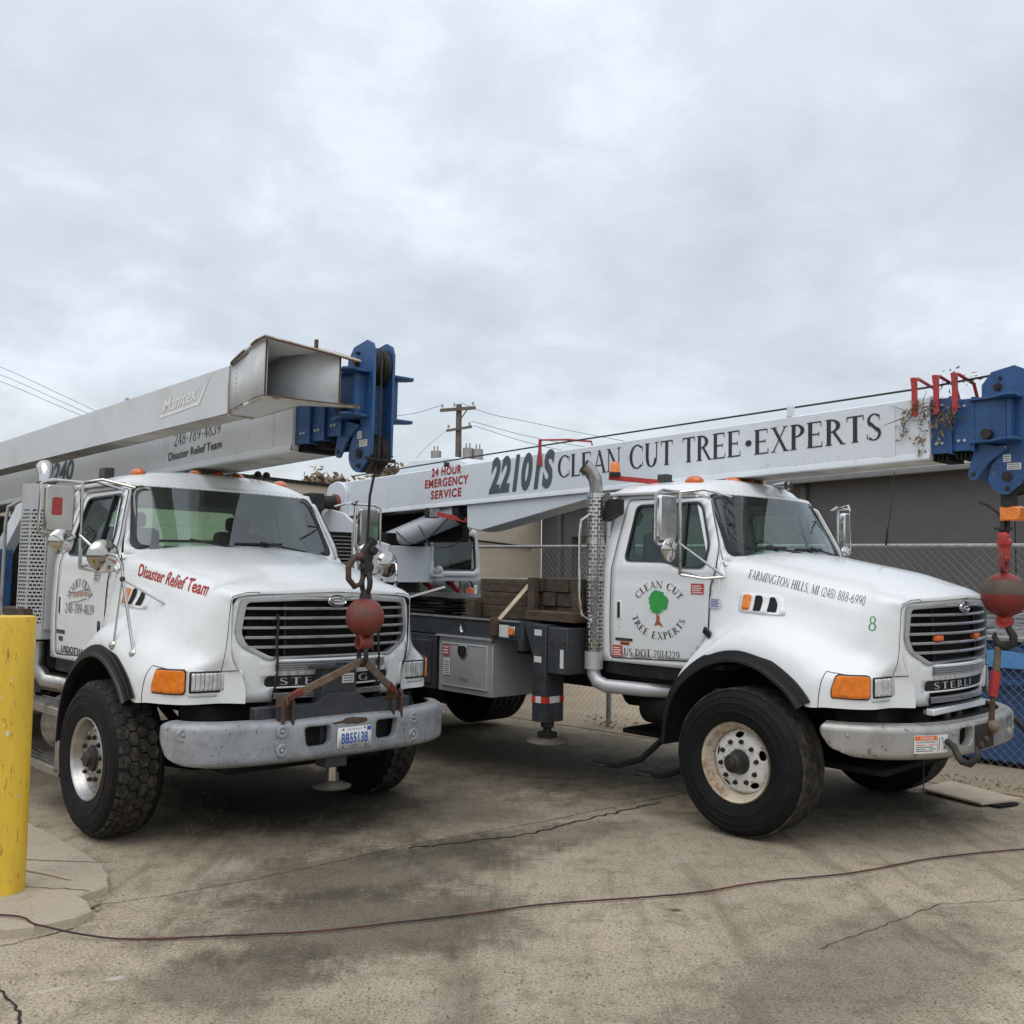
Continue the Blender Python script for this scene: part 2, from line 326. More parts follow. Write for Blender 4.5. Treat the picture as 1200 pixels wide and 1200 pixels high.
G = {
 'A': (_l(.07, 0, .38, 1, .05)+_l(.36, 1, .68, 0, .13)+_h(.17, .55, .34)+_s(.07, 0, .2)+_s(.68, 0), .76),
 'C': (_arc(.44, .5, .42, .51, 48, 312)+_tick(.72, .72, .22)+_tick(.72, .28, -.2), .80),
 'D': (_st(.16)+_arc(.22, .5, .56, .5, -90, 90), .84),
 'E': (_st(.14)+_h(.14, .56, .978)+_h(.14, .48, .51)+_h(.14, .6, .022)+_tick(.54, .98, -.16)+_tick(.58, .02, .18)+_tick(.46, .43, .16), .66),
 'F': (_st(.14)+_h(.14, .56, .978)+_h(.14, .48, .51)+_tick(.54, .98, -.16)+_tick(.46, .43, .16), .60),
 'G': (_arc(.44, .5, .42, .51, 48, 312)+_tick(.72, .72, .22)+_l(.74, .02, .74, .42, .11)+_s(.74, .4, .22), .86),
 'H': (_st(.15)+_st(.65)+_h(.15, .65, .52), .80), 'I': (_st(.16), .34),
 'K': (_st(.15)+_l(.2, .45, .6, 1, .05)+_l(.3, .58, .68, 0, .12)+_s(.6, 1, .2)+_s(.68, 0), .76),
 'L': (_st(.14)+_h(.14, .56, .022)+_tick(.54, .02, .2), .60),
 'M': (_l(.1, 0, .12, 1, .05)+_l(.14, 1, .46, .02, .12)+_l(.46, .02, .78, 1, .05)+_l(.8, 0, .79, 1, .12)+_s(.1, 0, .2)+_s(.8, 0)+_s(.1, 1, .15)+_s(.82, 1, .16), .94),
 'N': (_l(.12, 0, .12, 1, .05)+_l(.12, 1, .68, 0, .13)+_l(.7, 0, .7, 1, .05)+_s(.12, 0, .2)+_s(.7, 1, .2)+_s(.08, 1, .14), .84),
 'O': (_arc(.45, .5, .43, .51, 0, 360, n=30), .9),
 'P': (_st(.15)+_arc(.2, .74, .38, .26, -90, 90)+_h(.15, .22, .978)+_h(.15, .22, .5), .62),
 'R': (_st(.15)+_arc(.2, .74, .38, .26, -90, 90)+_h(.15, .22, .978)+_h(.15, .22, .5)+_l(.34, .5, .66, 0, .12)+_s(.68, 0, .2), .74),
 'S': (_arc(.29, .74, .24, .265, 35, 235, .10)+_arc(.29, .255, .25, .265, -145, 60, .10)+[[(.10, .64), (.19, .70), (.49, .36), (.40, .30)]]+_tick(.46, .75, .2)+_tick(.04, .25, -.2), .58),
 'T': (_st(.34)+_h(.03, .65, .978)+_tick(.03, .98, -.17)+_tick(.62, .98, -.17), .68),
 'U': (_l(.15, .35, .15, 1, VW)+_l(.65, .3, .65, 1, .05)+_arc(.38, .35, .295, .36, 180, 360)+_s(.15, 1)+_s(.65, 1, .2), .80),
 'X': (_l(.12, 1, .62, 0, .13)+_l(.1, 0, .6, 1, .05)+_s(.12, 1)+_s(.64, 0)+_s(.1, 0, .2)+_s(.6, 1, .2), .74),
 'Y': (_l(.36, 0, .36, .48, VW)+_l(.08, 1, .36, .45, .12)+_l(.64, 1, .38, .45, .05)+_s(.36, 0)+_s(.08, 1, .2)+_s(.64, 1, .2), .72),
 '0': (_arc(.29, .5, .27, .51, 0, 360, .11, n=26), .58), '1': (_st(.24, .11)+_l(.12, .82, .2, .96, .05), .42),
 '2': (_arc(.27, .72, .23, .28, -25, 170, .10)+_l(.06, .05, .42, .62, .08)+_h(.04, .52, .045, .09), .56),
 '3': (_arc(.24, .76, .2, .24, -80, 160, .09)+_arc(.24, .27, .24, .27, -165, 85, .10), .52),
 '4': (_l(.38, 0, .38, 1, .11)+_l(.06, .32, .36, 1, .05)+_h(.03, .54, .3, .06), .56),
 '5': (_arc(.24, .3, .26, .31, -160, 110, .10)+_l(.11, .52, .14, .98, .05)+_h(.12, .46, .95, .09), .54),
 '6': (_arc(.29, .3, .26, .31, 0, 360, .10, n=24)+_arc(.5, .35, .47, .65, 112, 185, .1), .58),
 '7': (_l(.18, 0, .46, .95, .10)+_h(.05, .52, .95, .09), .54),
 '8': (_arc(.28, .75, .2, .26, 0, 360, .08, n=24)+_arc(.28, .27, .24, .28, 0, 360, .09, n=24), .56),
 '9': (_arc(.28, .69, .25, .31, 0, 360, .10, n=24)+_arc(.07, .64, .46, .65, -68, 5, .1), .58),
 '.': ([[(.08, 0), (.2, 0), (.2, .12), (.08, .12)]], .28), ',': ([[(.08, 0), (.2, 0), (.16, .12), (.1, .12)], [(.08, -.12), (.13, -.12), (.2, 0), (.12, .02)]], .28),
 '-': (_h(.05, .33, .38, .07), .38), '(': (_arc(.42, .45, .34, .68, 130, 230, .08, .03), .32), ')': (_arc(-.1, .45, .34, .68, -50, 50, .08, .03), .32),
 '•': ([arc(.17, .5, .13, 0, 340, 17)], .36), ' ': ([], .36)}
def serif_text(txt, sp=.04):
    tri = []; x = 0
    for ch in txt:
        polys, w = G[ch]
        vs = []; fs = []
        for p in polys: o = len(vs); vs += [Vector((a, b)) for a, b in p]; fs.append(list(range(o, o+len(p))))
        if vs:
            v, e, f, *_ = geometry.delaunay_2d_cdt(vs, [], fs, 0, 1e-6)
            f = [t for t in f if any(inpoly(sum(v[i].x for i in t)/3, sum(v[i].y for i in t)/3, p) for p in polys)]
            tri.append(([(p.x+x, p.y) for p in v], [tuple(t) for t in f]))
        x += w+sp
    return tri, x
def sans_text(txt, bold=0., shear=0., sp=1.0):
    cu = bpy.data.curves.new('t', 'FONT'); cu.body = txt; cu.offset = bold; cu.shear = shear; cu.space_character = sp; cu.resolution_u = 4
    ob = bpy.data.objects.new('t', cu); COL.objects.link(ob); dg = bpy.context.evaluated_depsgraph_get()
    me = ob.evaluated_get(dg).to_mesh(); vs = [(v.co.x/.70, v.co.y/.70) for v in me.vertices]; fs = [tuple(p.vertices) for p in me.polygons]
    ob.evaluated_get(dg).to_mesh_clear(); bpy.data.objects.remove(ob); bpy.data.curves.remove(cu)
    return [(vs, fs)], max(p[0] for p in vs)
def subdiv_tris(vs, fs, L):
    bm = bmesh.new(); vv = [bm.verts.new((x, y, 0)) for x, y in vs]
    for f in fs:
        try: bm.faces.new([vv[i] for i in f])
        except ValueError: pass
    for _ in range(3):
        es = [e for e in bm.edges if e.calc_length() > L]
        if not es: break
        bmesh.ops.subdivide_edges(bm, edges=es, cuts=1); bmesh.ops.triangulate(bm, faces=bm.faces)
    bm.verts.index_update(); r = [(v.co.x, v.co.y) for v in bm.verts], [tuple(v.index for v in f.verts) for f in bm.faces]; bm.free(); return r
def place_text(tw, fn, name, material, parent, width=None, height=1, sub=None, warp=None):
    """fn(u, v) -> 3D point; u along the line 0..width, v 0..height"""
    tri, w = tw; sx = (width/w) if width else height; mb = MB()
    for vs, fs in tri:
        vs = [(x*sx, y*height) for x, y in vs]
        if sub: vs, fs = subdiv_tris(vs, fs, sub)
        if warp: vs = [warp(*p) for p in vs]
        mb.add([fn(*p) for p in vs], fs)
    return mb.build(name, material, parent, smooth=0, recalc=False)
def on_side(y, x0, z0, slope=0, off=-.003):   # lettering on a plane y = const facing -y
    return lambda u, v: (x0+u-v*slope*0, y+off, z0+v+u*slope)

# ------------------------------------------------------------------ the shared truck body (x forward, y left, z up, origin under the front axle)
NET = [
 [(-.655,1.14,.55),(-.65,1.14,.80),(-.58,1.12,1.02),(-.47,1.08,1.20),(-.38,1.02,1.36),(-.36,.99,1.58),(-.36,.95,1.78),(-.33,.86,1.915),(-.29,.45,1.985),(-.27,0,2.0)],
 [(-.60,1.155,.90),(-.58,1.155,.97),(-.52,1.14,1.10),(-.42,1.10,1.24),(-.30,1.03,1.39),(-.26,.985,1.58),(-.25,.945,1.77),(-.22,.85,1.90),(-.18,.45,1.975),(-.16,0,1.99)],
 [(-.43,1.16,1.095),(-.42,1.16,1.12),(-.38,1.15,1.20),(-.30,1.11,1.30),(-.18,1.035,1.42),(-.14,.975,1.58),(-.12,.93,1.75),(-.08,.835,1.875),(-.04,.44,1.955),(-.02,0,1.97)],
 [(-.24,1.165,1.205),(-.24,1.165,1.225),(-.22,1.155,1.29),(-.16,1.11,1.38),(-.06,1.03,1.47),(-.02,.965,1.59),(0,.915,1.735),(.04,.815,1.855),(.1,.43,1.93),(.12,0,1.945)],
 [(-.05,1.165,1.247),(-.05,1.165,1.265),(-.04,1.155,1.32),(0,1.11,1.40),(.08,1.02,1.49),(.12,.945,1.60),(.14,.895,1.72),(.17,.795,1.83),(.24,.42,1.905),(.26,0,1.92)],
 [(.13,1.165,1.215),(.13,1.165,1.235),(.14,1.155,1.30),(.17,1.11,1.38),(.22,1.0,1.47),(.26,.93,1.58),(.28,.875,1.70),(.31,.775,1.805),(.38,.41,1.88),(.40,0,1.895)],
 [(.28,1.16,1.14),(.28,1.16,1.16),(.29,1.15,1.25),(.31,1.10,1.34),(.36,.985,1.43),(.40,.91,1.55),(.42,.86,1.675),(.45,.755,1.78),(.52,.40,1.855),(.54,0,1.87)],
 [(.41,1.155,1.045),(.41,1.155,1.08),(.42,1.14,1.20),(.44,1.09,1.29),(.48,.965,1.39),(.53,.89,1.52),(.56,.835,1.645),(.59,.735,1.75),(.66,.39,1.825),(.67,0,1.84)],
 [(.485,1.15,.95),(.50,1.145,1.02),(.52,1.13,1.13),(.54,1.07,1.23),(.60,.94,1.34),(.66,.865,1.48),(.69,.81,1.61),(.72,.71,1.715),(.78,.38,1.79),(.79,0,1.805)],
 [(.61,1.105,.95),(.61,1.105,1.03),(.62,1.09,1.13),(.65,1.035,1.20),(.72,.905,1.30),(.78,.85,1.44),(.80,.805,1.60),(.82,.72,1.70),(.88,.37,1.76),(.89,0,1.775)],
 [(.77,1.035,.95),(.77,1.035,1.03),(.775,1.03,1.12),(.79,.985,1.18),(.82,.87,1.27),(.86,.81,1.41),(.878,.78,1.59),(.893,.712,1.685),(.96,.37,1.735),(.97,0,1.75)],
 [(.862,.935,.95),(.862,.935,1.03),(.862,.932,1.12),(.868,.905,1.17),(.885,.815,1.25),(.91,.775,1.38),(.92,.755,1.58),(.94,.702,1.668),(1.01,.35,1.71),(1.03,0,1.722)],
 [(.893,.76,.95),(.893,.76,1.03),(.893,.76,1.12),(.903,.755,1.17),(.935,.755,1.25),(.943,.742,1.37),(.950,.732,1.567),(.966,.692,1.652),(1.05,.34,1.685),(1.07,0,1.70)],
 [(1.0,.63,.95),(1.0,.63,1.03),(.99,.65,1.12),(.97,.69,1.18),(.955,.715,1.26),(.955,.722,1.38),(.955,.722,1.555),(.968,.684,1.636),(1.060,.33,1.662),(1.085,0,1.675)]]
NU, NV = 66, 40
HOODS = []
for i in range(NU+1):
    cols = [cat([NET[k][j] for k in range(len(NET))], i/NU) for j in range(10)]
    HOODS.append([tuple(cat(cols, j/NV)) for j in range(NV+1)])
def xnose(y, z):       # fore-aft position of the upright nose
    a = abs(y); x = 1.085-.27*a*a-.04*max(0, z-1.35) - (.0 if z > 1.2 else (1.2-z)*.12)
    return x
def Wc(z):             # half width of the cab at height z
    if z < 1.84: return .985+.012*math.sin((z-1.1)/.74*PI)
    t = (z-1.84)/.62; return .985-.165*t-.03*t*t
def xws(y, z):         # windscreen surface
    t = (z-1.93)/.53; return -.14-.28*t-.03*t*t-.15*(abs(y)/.85)**2.2
ARCH = [(-.655, .55), (-.648, .74), (-.60, .90), (-.535, 1.0), (-.43, 1.095), (-.34, 1.16), (-.24, 1.205), (-.14, 1.235), (-.05, 1.247), (.05, 1.238), (.13, 1.215), (.21, 1.185), (.28, 1.14), (.35, 1.095), (.41, 1.045), (.45, 1.0), (.485, .95)]

def side_window_shapes():
    return rpoly([(-1.20, 2.355), (-1.215, 1.90), (-.80, 1.895), (-.67, 1.85), (-.435, 1.85), (-.415, 2.02), (-.545, 2.33), (-.60, 2.365)], .05)

def build_body(T, wm, opts):
    P = {}
    # hood and fenders, one moulding
    h = MB().grid(HOODS); hood_bvh = BVHTree.FromPolygons([Vector((x, -y, z)) for x, y, z in h.v], [tuple(f) for f in h.f])
    h.mirror_y(); hood = h.build('hood', wm, T, smooth=50)
    # groove lines as thin dark gaps
    def on_hood(x, z, off=.003, sgn=-1):
        hit = hood_bvh.ray_cast(Vector((x, -2, z)), Vector((0, 1, 0)))
        if hit[0] is None: return (x, -.9, z)
        p = hit[0]; n = hit[1]
        if n.y > 0: n = -n
        p = p + n*off; return (p.x, p.y if sgn < 0 else -p.y, p.z)
    # fender flare
    a3 = [Vector((x, 0, z)) for x, z in ARCH]
    prof = [(0, 0), (.0, .05), (.016, .068), (.022, .045), (.036, .05), (.04, .02), (.052, .022), (.056, -.004), (.07, -.01), (.07, -.03), (.05, -.035), (0, -.035)]
    dense = [cat([tuple(p) for p in a3], i/60) for i in range(61)]
    for _ in range(14): dense = [dense[0]]+[(dense[k-1]+dense[k]*2+dense[k+1])/4 for k in range(1, 60)]+[dense[60]]
    for sg in (-1, 1):
        rows = []
        for i, p in enumerate(dense):
            d = (dense[min(i+1, 60)]-dense[max(i-1, 0)]).normalized(); nrm = Vector((-d.z, 0, d.x))
            if nrm.dot(p-Vector((-.08, 0, .55))) < 0: nrm = -nrm
            w = .6+.4*min(1, i/30)**.7
            rows.append([tuple(p+nrm*(b-.012)*(w)+Vector((0, sg*(1.145+a*.9), 0))) for a, b in prof])
        MB().grid(rows).build('fender_flare', 'black', T, smooth=28)
        # wheel well liner
        rr = []
        for i in range(0, 61, 4):
            p = dense[i]; rr.append([(p.x, sg*y, p.z-.01) for y in (1.15, .9, .62, .5)])
        MB().grid(rr).build('wheel_well', 'darkgap', T)
    # ---- nose panel with the grille opening and valance slot
    gr = rpoly([(-.668, 1.618), (-.30, 1.634), (.30, 1.634), (.668, 1.618), (.70, 1.40), (.665, 1.315), (.50, 1.225), (-.50, 1.225), (-.665, 1.315), (-.70, 1.40)], .032)
    slot = rrect(-.50, .50, 1.045, 1.118, .03)
    low = rpoly([(-.43, 1.01), (-.43, .93), (.43, .93), (.43, 1.01)], .01)
    outl = [(-.63, .95), (-.44, .95), (-.44, 1.035), (.44, 1.035), (.44, .95), (.63, .95), (.645, 1.12), (.69, 1.18), (.715, 1.26), (.72, 1.38), (.722, 1.555), (.684, 1.636), (.33, 1.662), (0, 1.675), (-.33, 1.662), (-.684, 1.636), (-.722, 1.555), (-.72, 1.38), (-.715, 1.26), (-.69, 1.18), (-.645, 1.12)]
    panel(outl, [gr, slot], lambda y, z: (xnose(y, z), y, z), .06).build('nose_panel', wm, T, thick=.02)
    def ring(pl, k): 
        cx, cy = 0, 1.42; return [((y-cx)*k, cy+(z-cy)*(1-(1-k)*1.7)) for y, z in pl]
    g2 = [(y*.945, 1.415+(z-1.415)*.90) for y, z in gr]
    rows = []
    for (y, z), (y2, z2) in zip(gr, g2):
        rows.append([(xnose(y, z)-.012, y, z), (xnose(y, z)+.010, y*.998, z), (xnose(y, z)+.016, (y+y2)/2, (z+z2)/2), (xnose(y2, z2)+.008, y2, z2), (xnose(y2, z2)-.05, y2, z2)])
    grille = MB().grid(rows, closed=True).build('grille', 'grill', T, smooth=50)
    for k in range(5):
        z = 1.560-k*.063
        half = .64 if z > 1.36 else .60; half = .655-max(0, 1.40-z)*.55
        mb = MB(); rws = []
        for i in range(25):
            y = -half+2*half*i/24; x = xnose(y, z)
            rws.append([(x-.055, y, z+.004), (x-.004, y, z+.009), (x+.004, y, z+.003), (x+.002, y, z-.008), (x-.012, y, z-.011), (x-.06, y, z-.008)])
        mb.grid(rws).build('slat', 'grill', grille, smooth=40)
    for y in (-.36, .36): MB().beam((xnose(y, 1.4)-.05, y, 1.25), (xnose(y, 1.4)-.065, y, 1.59), .03, .018, (0, 1, 0)).build('mullion', 'black', grille)
    MB().grid([[(xnose(y, z)-.10, y, z) for z in (1.2, 1.4, 1.65)] for y in (-.7, -.35, 0, .35, .7)]).build('radiator_screen', 'darkgap', grille)
    # lower grille: ribbed panel, name plate, rib
    for zc, hh, nr in ((1.185, .062, 4), (.985, .040, 3)):
        rws = []
        for i in range(17):
            y = -.44+.88*i/16; r = [(xnose(y, zc)-.02, y, zc+hh/2)]
            for q in range(nr):
                za = zc+hh/2-hh*q/nr; zb = zc+hh/2-hh*(q+1)/nr
                r += [(xnose(y, zc)+.012, y, za-.002), (xnose(y, zc)+.020, y, (za+zb)/2), (xnose(y, zc)+.012, y, zb+.002), (xnose(y, zc)+.007, y, zb)]
            r.append((xnose(y, zc)-.02, y, zc-hh/2)); rws.append(r)
        MB().grid(rws).build('ribbed_trim', 'grill', T, smooth=30)
    rws = [[(xnose(y, 1.08)-.012, y, 1.046), (xnose(y, 1.08)-.008, y, 1.117)] for y in [-.5+i*.05 for i in range(21)]]
    plate = MB().grid(rws).build('name_plate', 'black', T)
    place_text(serif_text(opts['nameplate'], .22), lambda u, v: (xnose(-.40+u, 1.08)-.003, -.40+u, 1.058+v), 'lettering', M['inksilver'], plate, width=opts['npw'], height=.046)
    # emblem: an oval ring crossed by an S shaped bar
    em = MB().lathe([(.052, -.006), (.060, .004), (.066, .010), (.073, .004), (.075, -.008)], (0, 0, 0), 'x', 32)
    em.v = [(x+1.078, y*1.05, z*.55+1.612) for x, y, z in em.v]; emb = em.build('emblem', 'chrome', T, smooth=60)
    pts = [(.055, .012), (.03, .022), (-.02, .022), (-.05, .012), (-.03, .002), (.03, -.002), (.05, -.012), (.02, -.022), (-.03, -.022), (-.055, -.012)]
    MB().tube([(1.084, -a, 1.612+b) for a, b in pts], .0065, 6).build('emblem_bar', 'chrome', emb)
    fl = MB().lathe([(.001, 0), (.055, 0)], (0, 0, 0), 'x', 24); fl.v = [(x+1.076, y*1.05, z*.55+1.612) for x, y, z in fl.v]; fl.build('emblem_field', 'grill', emb)
    # ---- hood seam lines
    def seam(pts, r=.0025):
        q = [cat([tuple(p) for p in pts], i/30) for i in range(31)]; MB().tube(q, r, 5).build('panel_seam', 'darkgap', T)
    def hoodpt(u, v, off=.0):
        a = HOODS[int(round(u*NU))][int(round(v*NV))]; return (a[0], -a[1], a[2])
    for sg in (-1, 1):
        bz = [hoodpt(8.6/13, j/NV) for j in range(0, 13)]+[hoodpt(min(1, u/66), 12.5/NV) for u in range(46, 67, 4)]
        MB().tube([(p[0]+.001, p[1]*(-sg), p[2]) for p in bz], .0028, 5).build('panel_seam', 'darkgap', T)
        arcp = [hoodpt(61/66, j/NV) for j in range(12, 33, 2)]+[hoodpt(u/66, 33/NV) for u in range(62, 66)]
        MB().tube([(p[0]+.0005, p[1]*(-sg), p[2]) for p in arcp], .0022, 5).build('panel_seam', 'darkgap', T)
    # ---- turn signals and headlights wrapped round the corner
    plan = [(.575, 1.125), (.66, 1.078), (.77, 1.035), (.858, .945), (.884, .80), (.905, .68), (.99, .645)]
    pl3 = [(x, y, 0) for x, y in plan]
    def lens(name, t0, t1, z0, z1, m, par, sg, tilt=.0, off=.012, r=.02, n=14):
        out2 = rpoly([(t0+tilt, z1), (t0, (z0+z1)/2-.02), (t0+.0, z0), (t1, z0), (t1, z1)] if tilt else [(t0, z1), (t0, z0), (t1, z0), (t1, z1)], r)
        def fn(t, z):
            p = cat(pl3, t); q = cat(pl3, t+.02); d = (q-p).normalized(); nn = Vector((d.y, -d.x, 0)); nn = nn if nn.x > 0 or nn.y > 0 else -nn
            if nn.dot(Vector((.7, .7, 0))) < 0: nn = -nn
            p = p+nn*off; return (p.x, p.y*sg, z)
        return panel(out2, [], fn, .02).build(name, m, par, thick=.03)
    for sg in (-1, 1):
        tb = lens('turn_signal', .125, .47, 1.012, 1.172, M['black'], T, sg, .055, .010, .03)
        lens('amber_lens', .135, .462, 1.020, 1.164, M['amber'], tb, sg, .053, .018, .028)
        hb = lens('headlight', .495, .80, 1.022, 1.158, M['black'], T, sg, 0, .008, .012)
        lens('reflector', .508, .787, 1.031, 1.149, M['lamp'], hb, sg, 0, .004, .01)
        for q in range(9): lens('lens_flute', .512+q*.0305, .538+q*.0305, 1.034, 1.146, M['lensglass'], hb, sg, 0, .013+.004*(q % 2), .004)
        # recess panel inboard of the lamp
        lens('lamp_recess', .48, .97, .995, 1.165, wm, T, sg, 0, .003, .03)
    # ---- cab
    win = side_window_shapes()
    door = rpoly([(-1.30, 2.40), (-1.335, 1.83), (-1.335, 1.12), (-.545, 1.15), (-.39, 1.33), (-.375, 1.72), (-.335, 1.83), (-.335, 2.02), (-.50, 2.40)], .04)
    cab_out = [(-1.40, 2.46), (-1.45, 2.2), (-1.45, 1.09), (-.56, 1.09), (-.34, 1.30), (-.30, 1.6), (-.31, 1.90), (-.345, 1.95), (-.625, 2.46)]
    for sg in (-1, 1):
        f = lambda x, z, o=0: (x, sg*(Wc(z)+o), z)
        panel(cab_out, [door], lambda x, z: f(x, z, 0), .07).build('cab_side', wm, T, thick=.03)
        dr = panel([( (x+.87)*.992-.87, (z-1.75)*.994+1.75) for x, z in door], [win], lambda x, z: f(x, z, .004-(.010 if abs(z-1.76) < .012 else 0)), .05).build('door', wm, T, thick=.03)
        MB().tube([f(x, z, .003) for x, z in dens(door, .06)], .0035, 5, closed=True).build('door_seam', 'darkgap', dr)
        w2 = [((x+.8)*.955-.8, (z-2.1)*.945+2.1) for x, z in win]
        rows = [[f(a, b, .009), f(a, b, .013), f(c, d, .011), f(c, d, -.01)] for (a, b), (c, d) in zip(win, w2)]
        wf = MB().grid(rows, closed=True).build('window_seal', 'black', dr, smooth=50)
        panel(win, [], lambda x, z: f(x, z, -.006), .15).build('door_glass', 'glassd', dr)
        MB().beam(f(-.635, 1.87, .004), f(-.70, 2.36, .004), .02, .028, (0, 1, 0)).build('vent_bar', 'black', dr)
        hd = MB().box(-1.262, -1.215, sg*.99, sg*1.008, 1.43, 1.585).build('door_handle', wm, dr, bevel=.01)
        MB().box(-1.252, -1.225, sg*1.006, sg*1.012, 1.445, 1.57).build('handle_recess', 'black', dr, bevel=.004)
        MB().cyl((-1.235, sg*.985, 1.375), (-1.235, sg*1.0, 1.375), .012).build('door_lock', 'chrome', dr)
        # sill / step skirt under the door
        MB().box(-1.42, -.62, sg*.80, sg*.955, .985, 1.088).build('sill', 'black', T, bevel=.01)
        ss = [MB().cyl((x, sg*.955, 1.035), (x, sg*.962, 1.035), .007, n=8).build('bolt', 'rust', T) for x in (-1.2, -.95, -.72)] if sg < 0 else 0
    # cab rear wall with window, roof cap, floor
    rw = panel([(-.93, 1.09), (.93, 1.09), (.96, 1.8), (.86, 2.4), (.80, 2.47), (-.80, 2.47), (-.86, 2.4), (-.96, 1.8)], [rrect(-.58, .58, 1.95, 2.32, .06)], lambda y, z: (-1.452, y, z), .15).build('cab_rear', wm, T, thick=.03)
    panel(rrect(-.59, .59, 1.94, 2.33, .06), [], lambda y, z: (-1.446, y, z), .4).build('rear_glass', 'glassrear', rw)
    for sg in (-1, 1):  # rounded rear corner
        MB().grid([[(-1.45+.06*(1-math.cos(a))-.0, sg*(Wc(z)-.05+.05*math.sin(a))-sg*.0, z) for z in (1.09, 1.45, 1.84, 2.0, 2.2, 2.40)] for a in (0, .5, 1.0, PI/2)]).build('corner_post', wm, T)
    MB().box(-1.42, -.3, -.93, .93, 1.10, 1.14).build('cab_floor', 'seat', T)
    # roof: lofted dome
    rows = []
    for i in range(17):
        t = i/16; x = -1.49+t*.93 - 0*t
        rr = []
        for j in range(25):
            u = -1+2*j/24; ed = (1-abs(u)**5); y = u*.835
            xx = -1.475+t*(.985-.17*abs(u)**2.3)
            crown = 2.585-.045*u*u
            fr = 1-(max(0, t-.72)/.28)**2.6; bk = 1-(max(0, .12-t)/.12)**2
            z = 2.455+(crown-2.455)*max(0, ed)**.55*max(0, fr)**.6*max(0, bk)**.6
            rr.append((xx, y, z))
        rows.append(rr)
    rf = MB().grid(rows).build('cab_roof', wm, T, smooth=60)
    # drip edge / visor lip round the roof
    e2 = [rows[0][0]]+[rows[i][0] for i in range(1, 17)]+rows[16][1:]+[rows[i][24] for i in range(15, -1, -1)]
    MB().tube([(x, y*1.006, 2.452) for x, y, z in e2], .016, 6).build('roof_lip', wm, T)
    # windscreen frame
    wo = rpoly([(-.92, 1.90), (.92, 1.90), (.80, 2.46), (-.80, 2.46)], .03)
    wi = rpoly([(-.875, 1.945), (.875, 1.945), (.78, 2.43), (-.78, 2.43)], .07)
    wi2 = rpoly([(-.825, 1.975), (.825, 1.975), (.74, 2.40), (-.74, 2.40)], .07)
    fw_ = lambda y, z: (xws(y, z), y, z)
    panel(wo, [wi], fw_, .06).build('screen_surround', wm, T, thick=.03)
    ws = panel(wi, [], lambda y, z: (xws(y, z)-.004, y, z), .08).build('windscreen', 'glass', T)
    MB().grid([[(xws(a, b)+.004, a, b), (xws(a, b)+.010, (a+c)/2, (b+d)/2), (xws(c, d)+.002, c, d)] for (a, b), (c, d) in zip(wi, wi2)], closed=True).build('screen_seal', 'black', ws, smooth=50)
    MB().grid([[(xws(y, z)-.012, y, z) for z in (opts.get('shade', 2.35), 2.37, 2.40, 2.43)] for y in [-.76+i*.08 for i in range(20)]]).build('sun_visor', 'black', T)
    # A pillars fill between door front and screen
    for sg in (-1, 1):
        MB().grid([[(xws(.905, z)-.0+.0, sg*.90, z) if k == 0 else (min(-.30, xws(.92, z)-.03), sg*Wc(z), z) for k in (0, 1)] if False else [(xws(Wc(z)*.965, z)-.002, sg*(Wc(z)*.965), z), (xws(Wc(z)*.965, z)-.03, sg*(Wc(z)-.004), z), (xws(Wc(z), z)-.09, sg*(Wc(z)+.002), z)] for z in (1.80, 1.93, 2.0, 2.1, 2.2, 2.3, 2.4, 2.46)]).build('screen_pillar', wm, T, smooth=60)
    # cowl, between hood rear edge and screen
    cw = []
    for i in range(21):
        y = -.93+1.86*i/20; a = abs(y)
        zc = 2.0-.11*(a/.93)**4-.0; cw.append([(xws(y, 1.905)-.01, y, 1.945-.03*(a/.93)**3), (-.235-.07*a*a, y, 1.965-.075*(a/.93)**4), (-.20-.1*a*a, y, 1.972-.10*(a/.93)**4)])
    MB().grid(cw).build('cowl', wm, T, smooth=60)
    for y0, y1, yy in ((-.55, -.05, -.62), (.02, .52, -.05)):   # wipers
        zb = 1.965; arm = [(xws(y1, 1.95)+.05, y1, 1.965), (xws((y0+y1)/2, 1.99)+.03, (y0*.45+y1*.55), 2.0), (xws(y0, 2.03)+.018, y0*.8+y1*.2, 2.03)]
        wp = MB().tube(arm, .009, 6).build('wiper', 'black', T)
        MB().tube([(xws(y, 2.03)+.014, y, 2.015+.02*(y-y0)) for y in (y0-.12, y0, y0+.15, y0+.3)], .010, 5).build('wiper_blade', 'black', wp)
    # marker lights
    for y in (-.63, -.185, 0, .185, .63):
        xm = -.715-.07*(abs(y)/.63)**2; l = MB().sphere((0, 0, 0), 1, 16); l.v = [(xm+.0+a*.085, y+b*.055, 2.565-.022*(y/.63)**2+max(c, -.3)*.048) for a, b, c in l.v]
        l.build('roof_marker', 'amberd', T, smooth=60)
    # interior
    for y in (-.48, .48):
        s1 = MB().box(-1.2, -.78, y-.24, y+.24, 1.5, 1.62).build('seat', 'seat', T, bevel=.04)
        MB().box(-1.26, -1.14, y-.23, y+.23, 1.6, 2.14).build('backrest', 'seat', s1, bevel=.05)
        MB().box(-1.25, -1.17, y-.12, y+.12, 2.14, 2.27).build('headrest', 'seat', s1, bevel=.04)
    MB().box(-.60, -.28, -.90, .90, 1.72, 1.90).build('dashboard', 'seat', T, bevel=.05)
    MB().box(-.50, -.36, -.62, -.40, 1.902, 1.906).box(-.52, -.42, -.30, -.12, 1.902, 1.93).build('dash_papers', 'paperw', T)
    MB().box(-.50, -.38, .05, .22, 1.902, 1.96).build('dash_box', 'storange', T, bevel=.01)
    sw = MB().lathe([(.205, -.012), (.215, 0), (.205, .012), (.195, 0), (.205, -.012)], (0, 0, 0), 'x', 28)
